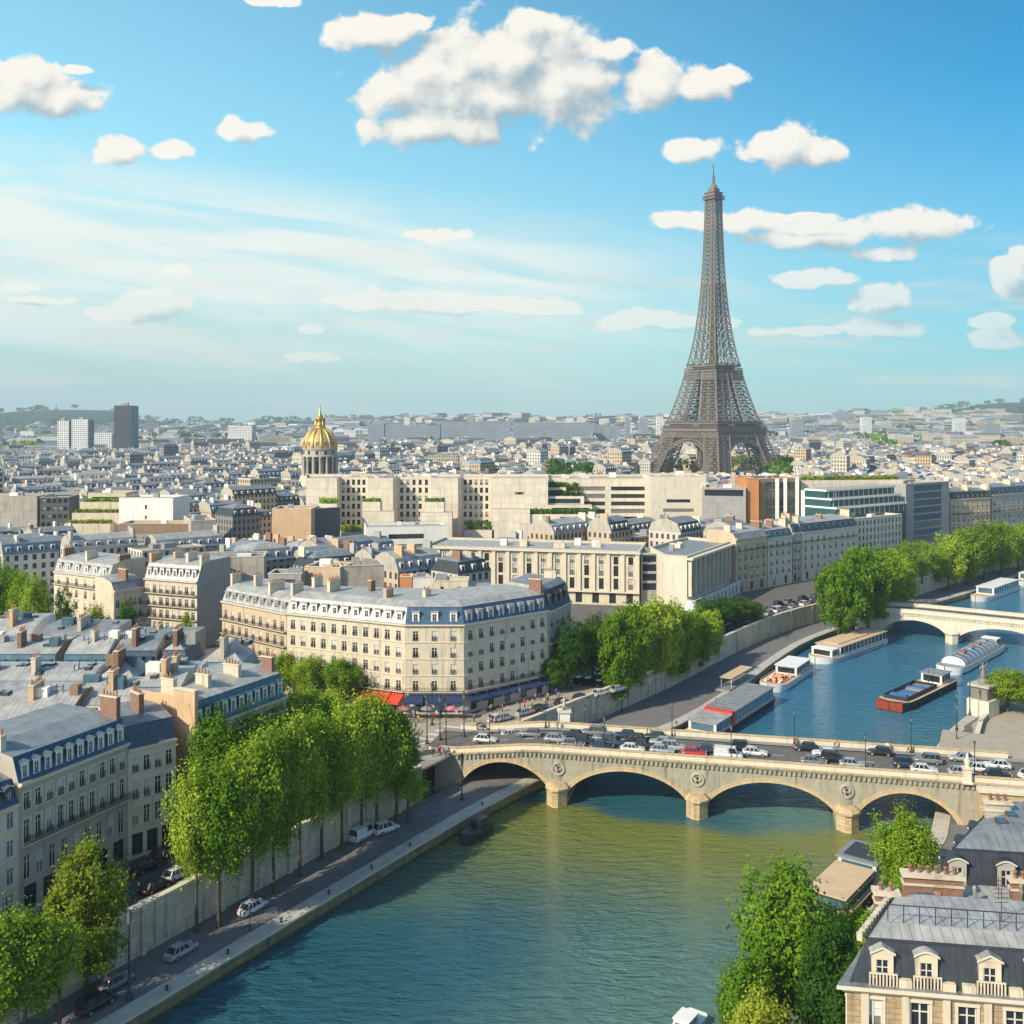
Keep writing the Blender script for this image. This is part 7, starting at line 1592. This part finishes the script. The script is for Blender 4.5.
def person_mesh(walk):
    me = bpy.data.meshes.new('body'); s = .30 * walk
    J = [((0, 0, .96), .15, .12), ((0, 0, 1.18), .15, .11), ((0, 0, 1.40), .17, .11), ((0, 0, 1.51), .06, .06), ((.01, 0, 1.60), .085, .095), ((.01, 0, 1.70), .08, .09),
         ((0, .09, .92), .095, .095), ((s * .5, .10, .50), .065, .065), ((s, .10, .08), .045, .045), ((s + .14, .11, .04), .04, .035), ((0, -.09, .92), .095, .095), ((-s * .3, -.10, .50), .065, .065), ((-s, -.10, .10), .045, .045), ((-s + .13, -.11, .04), .04, .035),
         ((0, .21, 1.40), .06, .06), ((-s * .3, .25, 1.14), .045, .045), ((s * .1 + .06, .26, .90), .035, .035), ((s * .1 + .09, .26, .82), .035, .03), ((0, -.21, 1.40), .06, .06), ((s * .3, -.25, 1.14), .045, .045), ((s * .4 + .06, -.26, .90), .035, .035), ((s * .4 + .09, -.26, .82), .035, .03)]
    E = [(0, 1), (1, 2), (2, 3), (3, 4), (4, 5), (0, 6), (6, 7), (7, 8), (8, 9), (0, 10), (10, 11), (11, 12), (12, 13), (2, 14), (14, 15), (15, 16), (16, 17), (2, 18), (18, 19), (19, 20), (20, 21)]
    me.from_pydata([j[0] for j in J], E, []); o = bpy.data.objects.new('body', me); COL.objects.link(o); md = o.modifiers.new('skin', 'SKIN'); o.modifiers.new('sub', 'SUBSURF').levels = 1
    sk = me.skin_vertices[0].data if me.skin_vertices else None
    if sk is None:
        bm = bmesh.new(); bm.from_mesh(me); bm.verts.layers.skin.verify(); bm.to_mesh(me); bm.free(); sk = me.skin_vertices[0].data
    for v, j in zip(sk, J): v.radius = (j[1], j[2])
    sk[0].use_root = True
    dg = bpy.context.evaluated_depsgraph_get(); out = bpy.data.meshes.new_from_object(o.evaluated_get(dg)); bpy.data.objects.remove(o)
    for k in ('skin', 'shirt_red', 'trousers', 'hair'): out.materials.append(M[k])
    for p in out.polygons:
        z, y = p.center.z, abs(p.center.y); p.use_smooth = True
        p.material_index = 3 if (z > 1.66 or (z > 1.56 and p.center.x < -.02)) else 0 if z > 1.47 or (z < .92 and y > .2) else 2 if z < .95 else 1
    return out
PM = [person_mesh(w) for w in (0.15, 1.0, .7)]; PC = random.Random(31)
def person(label, x, y, z, shirt, k, group): 
    o = bpy.data.objects.new('person', PM[k % 3]); COL.objects.link(o); o.location = (x, y, z); o.rotation_euler = (0, 0, PC.uniform(0, 6.28)); o.material_slots[1].link = 'OBJECT'; o.material_slots[1].material = M['shirt_' + shirt]; tag(o, label, 'person', group)
cnt = {}
def crowd(where, pts, group):
    for i, (x, y, z) in enumerate(pts):
        sh = PC.choice(list(SHIRTS)); k = cnt.get((where, sh), 0); cnt[where, sh] = k + 1
        person('person in a %s top and dark trousers, %s in %s %s' % (sh, OR[k], sh, where), x, y, z, sh, i, group)
crowd('before the navy awnings', [(*(g1_.lerp(g2_, PC.uniform(-.3, 1.1)) + V2(0, -PC.uniform(2.5, 7))), ZS + .16) for _ in range(16)], 'people before the corner building')
crowd('along the right wing', [(*(g2_.lerp(g3_, PC.uniform(.1, 1)) + gn * PC.uniform(2.5, 7)), ZS + .16) for _ in range(14)], 'people beside the corner building')
crowd('at the left bridge head', [(*G(PC.uniform(425, 452), PC.uniform(748, 760), ZS).xy, ZS + .13) for _ in range(9)], 'people at the bridge head')
crowd('on the bridge pavement', [(*B1P(PC.uniform(4, 84), PC.choice((1.3, 13.2)), 0).xy, None) for _ in range(12)][:0] or [((lambda s, o: (B1P(s, o, 0).x, B1P(s, o, 0).y, B1T(s) - 1.0))(PC.uniform(14, 84), PC.choice((1.4, 13.1)))) for _ in range(12)], 'people on the bridge')
crowd('on the square', [(*G(PC.uniform(470, 560), PC.uniform(716, 738), ZS).xy, ZS + .16) for _ in range(10)], 'people on the square')
def parasol(label, x, y, z, m, group):
    o = thing('parasol', label, 'parasol', (x, y, z), 0, group); mb = MB(); mb.tube([(0, 0, 0), (0, 0, 2.5)], [.04, .04], 'iron', 6); part(mb, 'pole', o); mb = MB(); mb.lathe((0, 0, 2.1), [(1.5, 0), (1.45, .06), (.05, .6)], m, 8, smooth=False); part(mb, 'canopy', o)
for i in range(6):
    p = g1_.lerp(g2_, i / 5) + V2(0, -4.2); parasol('%s cafe parasol before the navy awnings, %s from left' % (('pink', 'navy', 'grey', 'navy', 'pink', 'grey')[i], OR[i]), p.x, p.y, ZS + .16, ('shirt_pink', 'navy_cloth', 'shirt_grey', 'navy_cloth', 'shirt_pink', 'shirt_grey')[i], 'cafe parasols')
# ---------------------------------------------------------------- haze
mb = MB(); mb.box((0, 4500, -1.2), (19000, 10000, 348), 'glass')
hz = mb.build('haze'); hz['kind'] = 'stuff'; hm = bpy.data.materials.new('haze_air'); hm.use_nodes = True; ht_ = hm.node_tree; ht_.nodes.clear(); q = N(ht_)
pv = q.n('ShaderNodeVolumePrincipled', {'Color': (0.74, 0.90, 1.0, 1), 'Density': 0.00009, 'Anisotropy': 0.0})
ht_.links.new(pv.outputs[0], q.n('ShaderNodeOutputMaterial').inputs['Volume']); hz.data.materials.clear(); hz.data.materials.append(hm)
